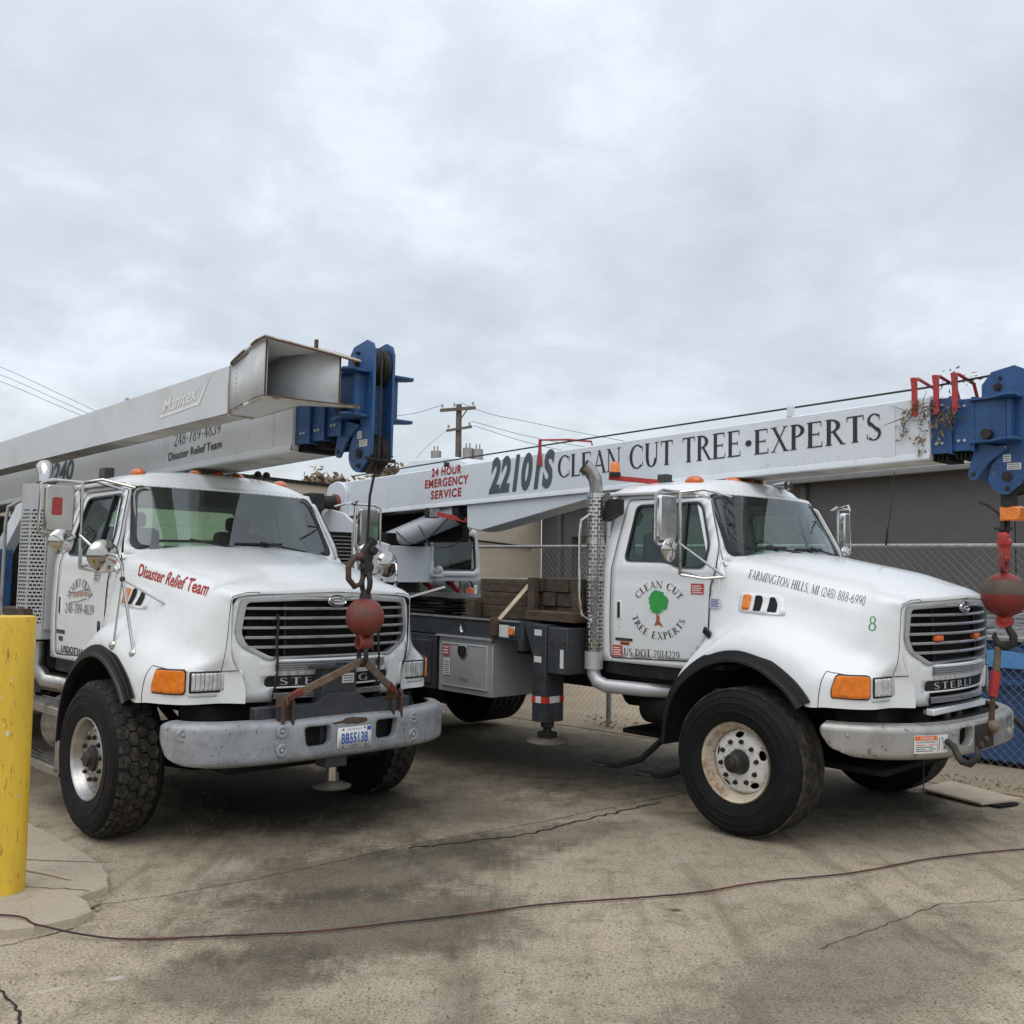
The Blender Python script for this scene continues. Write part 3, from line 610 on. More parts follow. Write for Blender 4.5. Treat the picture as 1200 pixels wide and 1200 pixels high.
    sw.xf(Matrix.Translation((-.72, .45, 1.93)) @ Matrix.Rotation(math.radians(-35), 4, 'Y')); sw.build('steering_wheel', 'black', T)
    # side vent with marker on each hood flank
    for sg in (-1, 1):
        vo = rpoly([(-.135, 1.678), (-.135, 1.545), (.06, 1.530), (.235, 1.528), (.19, 1.655), (.10, 1.672)], .03)
        fn = lambda x, z, o=.010: on_hood(x, z, o, sg)
        v = panel(vo, [], lambda x, z: fn(x, z, .012), .03).build('hood_vent', wm, T, thick=.03)
        panel(rrect(-.105, -.045, 1.555, 1.665, .014), [], lambda x, z: fn(x, z, .022), .02).build('side_marker', 'amber', v, thick=.012)
        panel(rpoly([(-.015, 1.66), (-.015, 1.548), (.045, 1.546), (.045, 1.635), (.03, 1.66)], .01), [], lambda x, z: fn(x, z, .016), .02).build('vent_slot', 'darkgap', v)
        panel(rpoly([(.095, 1.65), (.095, 1.545), (.165, 1.543), (.160, 1.60), (.13, 1.65)], .012), [], lambda x, z: fn(x, z, .016), .02).build('vent_slot', 'darkgap', v)
    for sg in (-1, 1):
        for k in range(7): MB().cyl((-1.425+.0, sg*(Wc(1.2+k*.18)+.0), 1.2+k*.18), (-1.425, sg*(Wc(1.2+k*.18)+.004), 1.2+k*.18), .006, n=8).build('rivet', 'galv', T)
        MB().beam((-.40, sg*1.035, 1.40), (-.33, sg*1.06, 1.36), .02, .05).build('hood_latch', 'black', T, bevel=.004)
    # chassis
    for sg in (-1, 1):
        MB().box(-9.2, 1.0, sg*.38, sg*.46, .78, 1.05).build('frame_rail', 'chassis', T)
        MB().tube([(-.7, sg*.42, .78), (-.35, sg*.42, .64), (0, sg*.42, .58), (.35, sg*.42, .64), (.7, sg*.42, .78)], .035, 8).build('leaf_spring', 'chassis', T)
    MB().tube([(0, -.95, .55), (0, -.75, .50), (0, -.45, .42), (0, .45, .42), (0, .75, .50), (0, .95, .55)], .07, 10).build('front_axle', 'chassis', T)
    MB().box(-.55, .75, -.36, .36, .55, 1.45).build('engine', 'chassis', T, bevel=.08)
    MB().box(.86, .93, -.60, .60, .95, 1.58).build('radiator', 'chassis', T)
    MB().box(-1.5, .78, -.62, .62, .46, .50).build('underside_light_block', 'chassis', T)  # added slab that keeps sky light out from under the engine
    MB().box(.55, .85, -.85, .85, .78, .93).build('front_crossmember', 'chassis', T)
    MB().box(-1.4, .5, -.36, .36, 1.0, 1.6).build('firewall', 'darkgap', T)
    MB().cyl((-1.9, 0, .75), (-.5, 0, .80), .16).build('transmission', 'chassis', T)
    P['on_hood'] = on_hood; P['hood'] = hood
    return P

def make_wheel(T, x, y, sg, kind, outer_r=.506, width=.31, steer=0, rimkind='steel', z=.512):
    """sg = -1: outer face towards -y.  Returns the wheel part."""
    R = outer_r; w = width; K = .862; h = [(.252, -.02), (.26, 0), (.295, .022), (.36, .035), (R-.155, .034), (R-.150, .038), (R-.145, .034), (R-.10, .032), (R-.096, .036), (R-.06, .024), (R-.055, .027), (R-.045, .014), (R-.018, -.012), (R-.006, -.035)]
    prof = [(r, o) for r, o in h]
    if kind == 'rib':
        n = 6
        for k in range(n):
            a = .05+(w-.10)*k/(n-1); prof += [(R, -a+.016), (R-.001, -a-.012), (R-.012, -a-.014), (R-.012, -a-.018)] if k < n-1 else [(R, -a+.01)]
    else: prof += [(R-.014, -.05), (R-.014, -w+.05)]
    prof += [(R-.006, -w+.035), (R-.02, -w+.01), (R-.08, -w-.02), (.36, -w-.03), (.26, -w)]
    org = Matrix.Translation((x, y, z)) @ Matrix.Rotation(steer, 4, 'Z')
    def fin(mb): return mb.xf(org)
    tyre_wall = MB().lathe(prof, (0, 0, 0), 'y', 72, sgn=sg)
    wheel = fin(tyre_wall).build('wheel', 'rubber', T, smooth=25)
    # tread band
    if kind == 'rib':
        pr = []; n = 6
        for k in range(n):
            a = .045+(w-.09)*k/(n-1); hw = .024
            pr += [(R-.008, -(a-hw)), (R+.004, -(a-hw+.004)), (R+.004, -(a+hw-.004)), (R-.008, -(a+hw))]
        fin(MB().lathe(pr, (0, 0, 0), 'y', 72, sgn=sg)).build('tread', 'tread', wheel, smooth=25)
    else:
        mb = MB(); cnt = 34; rowsn = 4 if w > .34 else 3; stepa = 2*PI/cnt
        for rr in range(0, rowsn+1) if w < .34 else range(-1, rowsn+1):
            for k in range(cnt):
                a0 = stepa*(k+(.5 if rr % 2 else 0)); yc = -(w/2)+(rr-(rowsn-1)/2)*.0615
                edge = rr in (-1, rowsn)
                pts = []
                for q in range(6):
                    an = q*PI/3; dy = math.cos(an)*.0385; da = math.sin(an)*.0515
                    yy = yc+dy
                    yy = max(-w+.028, min(-.028, yy))
                    pts.append((yy, da/R))
                r0, r1 = R-.016, R+.003-(.004 if edge else 0)
                vs = []
                for r_, s_2 in ((r0, 1.0), (r1, .955)):
                    for yy, da in pts: aa = a0+da*s_2; vs.append((r_*math.cos(aa), sg*(yc+(yy-yc)*s_2), r_*math.sin(aa)))
                mb.add(vs, [(6, 7, 8, 9, 10, 11)]+[(q, (q+1) % 6, 6+(q+1) % 6, 6+q) for q in range(6)])
                if edge:   # shoulder lug
                    yo = -.006 if rr == rowsn else -w+.006
                    a1, a2 = a0-.36*stepa, a0+.36*stepa; yi = (-.045 if rr == rowsn else -w+.045)
                    vs = []
                    for aa in (a1, a2):
                        for r_, yy in ((R-.05, yo+(.016 if rr == rowsn else -.016)), (R-.018, yo), (R-.004, yi), (R-.02, yi)): vs.append((r_*math.cos(aa), sg*yy, r_*math.sin(aa)))
                    mb.add(vs, [(0, 1, 2, 3), (7, 6, 5, 4), (0, 4, 5, 1), (1, 5, 6, 2)])
        t = fin(mb).build('tread', 'tread', wheel, smooth=0); t['kind'] = 'stuff'
    # rim
    rm = {'steel': mat('cream_steel_rim', (.56, .49, .38), .5, var=.14, dirt=(.20, .095, .04), damt=.9, dscale=7, dthr=.47, speck=(.16, .06, .03), samt=.8, sscale=26, bump=.15, bscale=30) if 'rimsteel' not in M else M['rimsteel'], 'alu': M['alu'], 'dark': M['chassis']}[rimkind]
    if rimkind == 'steel': M['rimsteel'] = rm
    rim = fin(MB().lathe([(a*K, b) for a, b in [(.318, .012), (.322, .018), (.312, .022), (.300, .014), (.290, -.004), (.280, -.03), (.262, -.05), (.258, -.085), (.262, -.10)]], (0, 0, 0), 'y', 56, sgn=sg)).build('rim', rm, wheel, smooth=40)
    if rimkind == 'steel': fin(MB().lathe([(.2775, .0165), (.2735, .0228), (.2700, .0236)], (0, 0, 0), 'y', 56, sgn=sg)).build('rusty_edge', 'rust', rim)
    # disc with hand holes (panel in y=const plane, then dished)
    nh = 5 if rimkind == 'steel' else 10
    hr = .190 if rimkind == 'steel' else .198
    circ = [(.226*math.cos(2*PI*i/60), .226*math.sin(2*PI*i/60)) for i in range(60)]
    holes = []
    for k in range(nh):
        a = 2*PI*k/nh+.35; rx, ry = (.023, .036) if rimkind == 'steel' else (.011, .016)
        holes.append([(hr*math.cos(a)+rx*math.cos(t)*math.cos(a)-ry*math.sin(t)*math.sin(a), hr*math.sin(a)+rx*math.cos(t)*math.sin(a)+ry*math.sin(t)*math.cos(a)) for t in [2*PI*q/12 for q in range(12)]])
    holes.append([(.085*math.cos(2*PI*i/24), .085*math.sin(2*PI*i/24)) for i in range(24)])
    def dish(u, v):
        r = math.hypot(u, v); d = -.034 if r < .164 else -.034-.045*((r-.164)/.06)**1.5
        if rimkind != 'steel': d = -.022-.03*max(0, (r-.14)/.09)
        return (u, sg*d, v)
    disc = fin(panel(circ, holes, dish, .03)).build('disc', M['rimdisc'] if rimkind == 'steel' else rm, rim, thick=.012)
    fin(MB().lathe([(.0001, -.16), (.226, -.16)], (0, 0, 0), 'y', 24, sgn=sg)).build('brake_drum', 'darkgap', rim)
    # lug nuts and hub
    mb0 = None
    for k in range(10):
        a = 2*PI*k/10+.15; cx, cz = .144*math.cos(a), .144*math.sin(a); mbn = MB().cyl((cx, sg*-.045, cz), (cx, sg*-.016, cz), .018, .016, n=6); 
        mbn.cyl((cx, sg*-.016, cz), (cx, sg*-.004, cz), .012, .010, n=8)
        fin(mbn).build('lug_nut', 'nut', rim, smooth=30)
    if rimkind == 'steel': hubp = [(.0001, .085), (.03, .085), (.036, .078), (.036, .070), (.055, .066), (.066, .05), (.068, .0), (.074, -.01), (.084, -.03), (.087, -.05)]
    else: hubp = [(.0001, .03), (.045, .028), (.052, .02), (.056, .0), (.08, -.01), (.088, -.045)]
    fin(MB().lathe(hubp, (0, 0, 0), 'y', 28, sgn=sg)).build('hub', 'nut', rim, smooth=30)
    return wheel

# ------------------------------------------------------------------ crane parts
def boom_head(T, dx, dz, tipx, sections):
    o = lambda p: [(x+dx, z+dz) for x, z in p]
    head = MB().prism(o([(1.2, 2.76), (1.2, 3.04), (1.42, 3.04), (1.42, 2.75)]), 'y', -.15, .15).build('boom_head', 'blue', T, bevel=.004)
    for y0, y1 in ((-.088, -.068), (.068, .088)):
        near = y0 < 0
        up_ = o([(1.235, 3.04), (1.235, 3.155), (1.30, 3.24), (1.45, 3.270), (1.51, 3.24), (1.535, 3.18), (1.535, 2.50), (1.50, 2.46), (1.47, 2.44), (1.40, 2.385)]+[(1.40+.125*math.cos(math.radians(a)), 2.51+.125*math.sin(math.radians(a))) for a in range(270, 179, -15)]+[(1.30, 2.60), (1.40, 2.72), (1.40, 3.04)])
        p = MB().prism(up_, 'y', y0, y1).build('cheek_plate', 'blue', head, bevel=.003)
        ysg = -1 if near else 1
        for cx, cz, r in ((1.345, 3.13, .028), (1.40, 2.51, .034), (1.40, 2.43, .016), (1.36, 3.19, .012)):
            MB().cyl((cx+dx, ysg*.08, cz+dz), (cx+dx, ysg*.10, cz+dz), r, n=14).cyl((cx+dx, ysg*.08, cz+dz), (cx+dx, ysg*.112, cz+dz), r*.55, n=6).build('pin', 'iron', p)
        # gusset arm with an eye
        MB().prism(o([(1.20, 2.76), (1.42, 2.70), (1.30, 2.62), (1.215, 2.515)]+[(1.185+.04*math.cos(math.radians(a)), 2.535+.04*math.sin(math.radians(a))) for a in range(-60, -220, -20)]), 'y', ysg*.089, ysg*.109).build('gusset_arm', 'blue', head, bevel=.003)
        MB().cyl((1.185+dx, ysg*.10, 2.535+dz), (1.185+dx, ysg*.115, 2.535+dz), .016, n=12).build('eye', 'iron', head)
        # flange plates
        for zz_ in (3.045, 2.75): MB().prism([(1.18+dx, ysg*.08), (1.50+dx, ysg*.08), (1.52+dx, ysg*.26), (1.47+dx, ysg*.29), (1.42+dx, ysg*.27), (1.34+dx, ysg*.20), (1.18+dx, ysg*.18)], 'z', zz_+dz-.006, zz_+dz+.010).build('flange', 'blue', head, bevel=.002)
        # vertical stiffener
        MB().box(1.43+dx, 1.455+dx, ysg*.09, ysg*.175, 2.76+dz, 3.035+dz).build('stiffener', 'blue', head)
    MB().cyl((1.30+dx, -.20, 2.80+dz), (1.30+dx, -.14, 2.80+dz), .035, .035, n=16).build('hole_boss', 'iron', head)
    for y in (-.033, .033):
        for cz in (3.10, 2.52):
            MB().lathe([(.02, -.028), (.125, -.028), (.135, -.022), (.112, -.006), (.112, .006), (.135, .022), (.125, .028), (.02, .028)], (1.405+dx, y, cz+dz), 'y', 32).build('sheave', 'iron', head, smooth=40)
    MB().cyl((1.40+dx, -.07, 3.10+dz), (1.40+dx, .07, 3.10+dz), .025).build('sheave_pin', 'iron', head)
    MB().cyl((1.515+dx, -.12, 2.47+dz), (1.515+dx, .12, 2.47+dz), .013).build('rope_guard', 'iron', head)
    MB().cyl((1.40+dx, -.085, 3.215+dz), (1.40+dx, .085, 3.215+dz), .012).build('tie_pin', 'iron', head)
    MB().box(1.42+dx, 1.44+dx, -.067, .067, 2.62+dz, 2.98+dz).build('head_web', 'blue', head)
    for y in (-.033,): MB().cyl((1.545+dx, y, 2.48+dz), (1.545+dx, y, 3.12+dz), .007, n=6).build('hoist_rope', 'iron', head)
    for (x0, x1, z0, z1, hy) in sections:
        sct = MB().prism([(x0, z0), (x1, z0), (x1, z1), (x0, z1)], 'y', -hy, hy).build('boom_section', 'blue', T, bevel=.006)
        MB().prism([(x1-.02, z0-.008), (x1, z0-.008), (x1, z1+.008), (x1-.02, z1+.008)], 'y', -hy-.006, hy+.006).build('collar', 'blue', sct)
        for bx in (x1-.065, x1-.105):
            for bz in (z0+.07, z1-.05): MB().cyl((bx, -hy-.012, bz), (bx, -hy, bz), .010, n=8).build('bolt', 'satin', sct)
        for k in range(4): MB().box(x0+.02+k*.03, x0+.035+k*.03, -hy+.03, hy-.03, z0-.05, z0-.006).build('wear_pad', 'chassis', sct)
    # decals on the cheek
    for a, b, c, d in ((1.375, 1.425, 2.61, 2.66), (1.40, 1.49, 2.555, 2.60)):
        q = MB().add([(a+dx, -.0905, c+dz), (b+dx, -.0905, c+dz), (b+dx, -.0905, d+dz), (a+dx, -.0905, d+dz)], [(0, 1, 2, 3)]).build('sticker', 'paperw', head, recalc=False)
        mb = MB()
        for k in range(3): mb.add([(a+.006+dx, -.0915, c+.008+k*.013+dz), (b-.008+dx, -.0915, c+.008+k*.013+dz), (b-.008+dx, -.0915, c+.012+k*.013+dz), (a+.006+dx, -.0915, c+.012+k*.013+dz)], [(0, 1, 2, 3)])
        mb.build('print_lines', 'inkblack', head, recalc=False)
    return head

def make_boom(T, x0, zb0, zt0, x1, zb1, zt1, hw, m, under='soffit'):
    zb = lambda x: zb0+(zb1-zb0)*(x-x0)/(x1-x0); zt = lambda x: zt0+(zt1-zt0)*(x-x0)/(x1-x0)
    b = MB(); xs = [x0+(x1-x0)*i/12 for i in range(13)]
    rows = []
    for x in xs: rows.append([(x, -hw, zb(x)), (x, -hw, zt(x)), (x, -hw+.02, zt(x)+.012), (x, hw-.02, zt(x)+.012), (x, hw, zt(x)), (x, hw, zb(x)), (x, hw-.01, zb(x)-.01), (x, -hw+.01, zb(x)-.01), (x, -hw, zb(x))])
    b.grid(rows); b.add(rows[0][:8], [tuple(range(8))]).add(rows[-1][:8], [tuple(range(8))])
    boom = b.build('boom', m, T, smooth=25)
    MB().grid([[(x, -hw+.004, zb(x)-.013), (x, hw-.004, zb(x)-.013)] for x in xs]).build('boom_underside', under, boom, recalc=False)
    for x, wdt in ((x0+1.05, .05), (x1-.35, .10)):   # doubler plates along the web
        MB().box(x, x+wdt, -hw-.006, -hw, zb(x)+.03, zt(x)-.03).build('doubler_plate', m, boom)
    # lower chamfered flange
    MB().grid([[(x, -hw-.001, zb(x)+.035), (x, -hw-.010, zb(x)+.012), (x, -hw-.012, zb(x)-.012), (x, -hw+.03, zb(x)-.016)] for x in xs]).build('flange_edge', m, boom, smooth=20)
    return boom, zb, zt

def superstructure(T, bx, zb):
    """turntable, pedestal, lift cylinder, winch, operator's cab; bx = boom pivot x"""
    MB().cyl((-5.95, 0, 1.42), (-5.95, 0, 1.62), .58, n=40).build('turntable', 'black', T)
    tr = MB()
    side = [(-6.35, 1.63), (-5.22, 1.63), (-5.20, 2.06), (-5.5, 2.12), (-5.85, 2.30), (-6.1, 2.44), (-6.4, 2.50), (-6.6, 2.42), (-6.55, 2.0)]
    for y0, y1 in ((-.34, -.30), (.30, .34)):
        sp = MB().prism(side, 'y', y0, y1).build('turret_plate', 'boomw', T, bevel=.006)
        if y0 < 0:
            MB().tube([(x, -.343, z) for x, z in rrect(-5.66, -5.30, 1.72, 2.02, .14, 5)], .004, 4, closed=True).build('access_cover_seam', 'darkgap', sp)
            for k in range(9): MB().cyl((-6.25+k*.12, -.36, 1.655), (-6.25+k*.12, -.34, 1.655), .014, n=6).build('bolt', 'iron', sp)
    MB().box(-5.24, -5.21, -.30, .30, 1.63, 2.05).build('turret_front', 'boomw', T, bevel=.005)
    MB().box(-6.5, -5.25, -.3, .3, 1.64, 1.70).build('turret_base', 'chassis', T)
    cy = MB().cyl((-5.75, -.02, 2.06), (-4.25, -.02, 2.44), .125, n=28).build('lift_cylinder', 'boomw', T, smooth=60)
    MB().cyl((-4.30, -.02, 2.405), (-4.20, -.02, 2.435), .14, n=28).build('cylinder_gland', 'iron', cy)
    MB().cyl((-4.24, -.02, 2.42), (-3.98, -.02, 2.49), .07, n=18).build('piston_rod', 'iron', cy)
    MB().cyl((-5.8, -.32, 2.05), (-5.8, .32, 2.05), .10, n=20).build('cylinder_pin', 'boomw', cy)
    MB().tube([cat([(-5.3, -.15, 2.22), (-5.0, -.18, 2.08), (-4.7, -.18, 2.12), (-4.35, -.16, 2.36)], q/12) for q in range(13)], .007, 6).build('hose', 'black', cy)
    MB().tube([cat([(-4.9, -.14, 2.28), (-4.6, -.2, 2.06), (-4.25, -.18, 2.05), (-4.0, -.15, 2.22), (-3.9, -.14, 2.42)], q/16) for q in range(17)], .007, 6).build('hose', 'black', cy)
    # wedge under the boom
    MB().prism([(-4.05, zb(-4.05)-.012), (-4.04, 2.24), (-3.83, 2.205), (-1.95, zb(-1.95)-.015)], 'y', -.17, .13).build('boom_reinforcement', 'boomw', T, bevel=.01)
    # winch at the rear of the boom
    w = MB().prism(rpoly([(-6.62, 2.30), (-6.20, 2.30), (-6.20, 2.76), (-6.38, 2.86), (-6.62, 2.80)], .1, 6), 'y', -.24, -.18).build('winch_frame', 'boomw', T, bevel=.01)
    MB().lathe([(.001, -.04), (.05, -.04), (.06, -.02), (.11, -.01), (.12, 0), (.12, .05)], (-6.42, -.26, 2.57), 'y', 28).build('winch_drum', 'redball', w)
    MB().cyl((-6.42, -.60, 2.58), (-6.42, -.27, 2.58), .07, .09, n=14).box(-6.54, -6.32, -.64, -.46, 2.47, 2.68).build('winch_motor', 'iron', w, bevel=.015)
    MB().tube([(-6.45, -.52, 2.5), (-6.5, -.54, 2.1), (-6.45, -.5, 1.85), (-6.25, -.42, 1.78)], .038, 8).build('hose', 'black', w)
    MB().tube([(-6.36, -.5, 2.5), (-6.38, -.5, 2.2), (-6.5, -.5, 1.95)], .024, 8).build('hose', 'black', w)
    hb = MB().prism([(-6.0, zb(-6)+.41), (-5.55, 3.10), (-4.75, 3.085), (-4.3, 2.95), (-4.3, zb(-4.3)+.40)], 'y', .22, .70).build('machinery_housing', 'boomw', T, bevel=.02)
    MB().box(-4.85, -4.81, .17, .218, 2.85, 3.02).build('housing_strap', 'black', hb)
    # radiator / oil cooler behind
    oc = MB().box(-6.0, -5.75, -.95, -.45, 1.55, 2.2).build('oil_cooler', 'chassis', T, bevel=.01)
    for k in range(14): MB().box(-5.748, -5.735, -.93, -.47, 1.58+k*.043, 1.595+k*.043).build('fin', 'alu', oc)
    MB().box(-6.35, -5.3, -.29, .29, 1.75, 2.20).build('turret_dark_filler', 'chassis', T, bevel=.02)  # dark mass added to blacken the space between the turret plates
    MB().box(-6.2, -4.5, .16, .28, 2.1, 2.50).build('boom_gap_filler', 'darkgap', T, bevel=.02)  # black filler added to darken the gap between boom and cylinder
    
    for k in range(4): MB().tube([(-6.1+.1*k, -.16, 2.2), (-5.9+.1*k, -.2, 2.36+.02*k), (-5.6+.1*k, -.16, 2.44)], .012, 5).build('hose', 'black', T)
    # operator's cab on the far side
    X1, X0, Y0, Y1 = -5.22, -6.1, .28, 1.08
    cabf = panel(rpoly([(Y0, 1.70), (Y1, 1.70), (Y1-.02, 2.28), (Y0+.05, 2.28)], .05), [rrect(Y0+.065, Y1-.05, 1.765, 2.20, .06)], lambda y, z: (X1-(z-1.7)*.10, y, z), .1).build('operator_cab', 'white', T, thick=.03)
    panel(rrect(Y0+.06, Y1-.045, 1.76, 2.205, .06), [], lambda y, z: (X1-.008-(z-1.7)*.10, y, z), .3).build('cab_window', 'glassd', cabf)
    MB().tube([(X1+.004-(z-1.7)*.10, y, z) for y, z in rrect(Y0+.075, Y1-.06, 1.775, 2.19, .06)], .012, 6, closed=True).build('window_seal', 'black', cabf)
    panel(rpoly([(X0, 1.70), (X1-.0, 1.70), (X1-.06, 2.28), (X0, 2.28)], .03), [rrect(X0+.30, X1-.35, 1.95, 2.2, .04)] if False else [], lambda x, z: (x, Y0, z), .2).build('cab_wall', 'boomw', cabf, thick=.02)
    MB().box(X0, X1-.06, Y0, Y1, 2.28, 2.33).build('cab_top', 'white', cabf, bevel=.02)
    MB().box(X0, X0+.03, Y0, Y1, 1.70, 2.28).build('cab_back', 'boomg', cabf)
    MB().box(X0, X1, Y0-.02, Y1, 1.645, 1.70).build('cab_base', 'boomw', cabf, bevel=.01)
    MB().box(X0+.05, X0+.10, Y0+.03, Y1-.03, 1.72, 2.27).box(X0+.1, X1-.1, Y1-.06, Y1-.03, 1.72, 2.27).build('dark_backdrop', 'darkgap', cabf); MB().box(X1-.5, X1-.2, Y0+.2, Y0+.5, 1.75, 2.10).build('operator_seat', 'seat', cabf, bevel=.04)  # black sheets added behind the glass so the cab interior looks dark
    MB().tube([(X1-.15, Y0+.25, 1.75), (X1-.13, Y0+.22, 2.05)], .012, 6).build('control_lever', 'black', cabf)
    fl = MB().sphere((X1+.07, Y0+.10, 1.78), .05, 16, (1, 1, 1)).box(X1+.0, X1+.10, Y0+.02, Y0+.15, 1.70, 1.73).build('flood_lamp', 'paperw', cabf)
    for y in (Y0+.18, Y0+.56): MB().beam((X1-.25, y-.05, 1.64), (X1+.0, y+.03, 1.44), .06, .04).build('cab_support', 'red', cabf)
    # work lights on a red bar under the boom
    lb = MB().beam((-4.45, -.30, 2.40), (-3.95, .10, 2.27), .03, .05).build('light_bar', 'red', T)
    for x, y, z in ((-4.45, -.32, 2.40), (-3.93, .08, 2.26)):
        MB().box(x-.04, x+.04, y-.075, y+.075, z-.055, z+.055).build('work_light', 'black', lb, bevel=.012)
        MB().box(x+.041, x+.046, y-.065, y+.065, z-.045, z+.045).build('work_light_lens', 'lamp', lb)

def outrigger(T, sx, z0=.56):
    for sg in (-1, 1):
        a, b = sorted((sg*1.265, sg*1.04))
        leg = MB().box(sx-.075, sx+.075, a, b, z0, 1.36).build('outrigger_leg', 'deck', T, bevel=.006)
        for x0, x1, mm in ((sx-.077, sx+.077, 'stred'),):
            MB().box(x0, x1, a-.0015, b+.0015, .72, .77).build('reflective_tape', 'stred', leg)
            MB().box(x0-.0015, x1+.0015, a+.055, b-.055, .718, .772).build('reflective_tape', 'paperw', leg)
            MB().box(sx-.03, sx+.03, a-.0035, b+.0035, .718, .772).build('reflective_tape', 'paperw', leg)
        ym = (a+b)/2
        MB().cyl((sx, ym, z0-.05), (sx, ym, z0), .055, n=16).cyl((sx, ym, z0-.09), (sx, ym, z0-.05), .035, n=12).box(sx-.06, sx+.06, ym-.06, ym+.06, z0-.15, z0-.085).build('outrigger_ram', 'iron', leg, bevel=.006)
        MB().lathe([(.001, .03), (.08, .03), (.16, .012), (.175, 0), (.17, -.012), (.001, -.012)], (sx, ym, z0-.165), 'z', 32).build('outrigger_foot', 'padsteel', leg, smooth=30)
        MB().prism([(sx-.26, 1.37), (sx-.075, 1.37), (sx-.075, .95), (sx-.13, 1.05)], 'y', sg*1.16, sg*1.19).build('gusset', 'deck', leg)
        for zz_ in (1.05, 1.27): MB().add([(sx-.055, a-.003, zz_), (sx+.03, a-.003, zz_), (sx+.03, a-.003, zz_+.05), (sx-.055, a-.003, zz_+.05)], [(0, 1, 2, 3)]).build('sticker', 'paperw', leg, recalc=False)
    bm_ = MB().box(sx+.08, sx+.30, -1.25, 1.25, .97, 1.345).build('outrigger_beam', 'deck', T, bevel=.006)
    MB().box(sx+.225, sx+.262, -1.253, -1.249, 1.02, 1.17).build('reflector_strip', 'paperw', bm_)
    for x in (sx+.12, sx+.26): MB().cyl((x, -1.262, 1.24), (x, -1.25, 1.24), .016, n=8).build('bolt', 'rust', bm_)

def flatbed(T, full=True):
    MB().box(-9.2, -2.17, -1.2, 1.2, 1.33, 1.355).build('bed_floor', 'deck', T)
    for sg in (-1, 1):
        r = MB().box(-9.2, -2.17, sg*1.20 if sg < 0 else 1.17, -1.17 if sg < 0 else 1.20, 1.20, 1.375).build('side_rail', 'deck', T, bevel=.005)
        MB().box(-9.2, -2.17, sg*1.205 if sg < 0 else 1.195, -1.195 if sg < 0 else 1.205, 1.358, 1.372).build('rail_edge', 'galv', r)
        for k in range(6):
            x = -2.9-k*1.0; q = MB().lathe([(.018, 0), (.026, .006), (.03, .012)], (x, sg*1.203, 1.285), 'y', 14, sgn=sg); q.v = [(a, b, 1.285+(c-1.285)*1.7) for a, b, c in q.v]; q.build('stake_pocket', 'chrome', r)
    MB().box(-2.19, -2.12, -1.2, 1.2, 1.12, 1.37).build('bed_bulkhead', 'deck', T)
    MB().box(-9.0, -1.6, -.9, .9, 1.06, 1.33).build('subframe', 'chassis', T)
    MB().box(-2.14, -1.57, -1.17, 1.2, 1.385, 1.465).build('cross_timber', 'wood', T, bevel=.008)
    # rear wheels
    for ax in (-4.92, -6.15):
        for sg in (-1, 1):
            make_wheel(T, ax, sg*1.2, sg, 'rib', .50, .56, 0, 'dark', .50)
    # tool boxes
    for (x0, x1, mm, lb) in ((-3.23, -2.50, 'satin', 'toolbox'), (-4.35, -3.28, 'deck', 'toolbox')):
        tb = MB().box(x0, x1, -1.2, -.68, .685, 1.19).build(lb, mm, T, bevel=.006)
        dr = MB().box(x0+.055, x1-.055, -1.216, -1.2, .735, 1.135).build('lid', mm, tb, bevel=.005)
        if mm == 'satin':
            MB().tube([(x0+.065, -1.2175, .745), (x1-.065, -1.2175, .745), (x1-.065, -1.2175, 1.125), (x0+.065, -1.2175, 1.125)], .005, 4, closed=True).build('lid_fold', mm, tb)
            xm, zm = (x0+x1)/2, .935
            MB().add([(x0+.08, -1.2162, .76), (x1-.08, -1.2162, .76), (x1-.08, -1.2162, 1.11), (x0+.08, -1.2162, 1.11), (xm, -1.228, zm)], [(0, 1, 4), (1, 2, 4), (2, 3, 4), (3, 0, 4)]).build('pressed_panel', mm, tb, smooth=0, recalc=False)
            MB().box(x0-.015, x1+.012, -1.235, -.68, 1.185, 1.20).build('lid_rain_lip', mm, tb)
            MB().prism(rpoly([(xm-.06, 1.12), (xm+.06, 1.12), (xm+.06, 1.04), (xm, .99), (xm-.06, 1.04)], .02), 'y', -1.240, -1.225).build('latch', 'chrome', tb, bevel=.004)
            MB().prism(rpoly([(xm-.035, 1.10), (xm+.035, 1.10), (xm+.035, 1.05), (xm, 1.02), (xm-.035, 1.05)], .01), 'y', -1.2445, -1.2405).build('latch_recess', 'darkgap', tb)
            MB().box(x0+.09, x0+.175, -1.2305, -1.2285, 1.02, 1.11).build('sticker', 'stred', tb)
            for q in range(3): MB().box(x0+.098, x0+.167, -1.2315, -1.2307, 1.032+q*.026, 1.044+q*.026).build('print', 'paperw', tb)
            MB().box(x0+.10, x0+.19, -1.2305, -1.2285, .84, .99).build('sticker', 'paperw', tb)
            for q in range(7): MB().box(x0+.112, x0+.178, -1.2315, -1.2307, .855+q*.018, .861+q*.018).build('print', 'inkgrey', tb)
            place_text(sans_text('CTech', .01, .2), lambda u, v: (xm-.06+u, -1.2305, .80+v), 'print', M['inkgrey'], tb, width=.13, height=.035)
            bbx = MB().box(-2.42, -2.30, -1.2055, -1.2005, 1.225, 1.33).build('reflector', 'paperw', T)
            al = MB().box(-2.295, -2.215, -1.218, -1.2, 1.238, 1.322).build('side_light', 'chrome', T, bevel=.006)
            MB().box(-2.283, -2.227, -1.226, -1.217, 1.25, 1.31).build('side_light_lens', 'amber', al, bevel=.006)

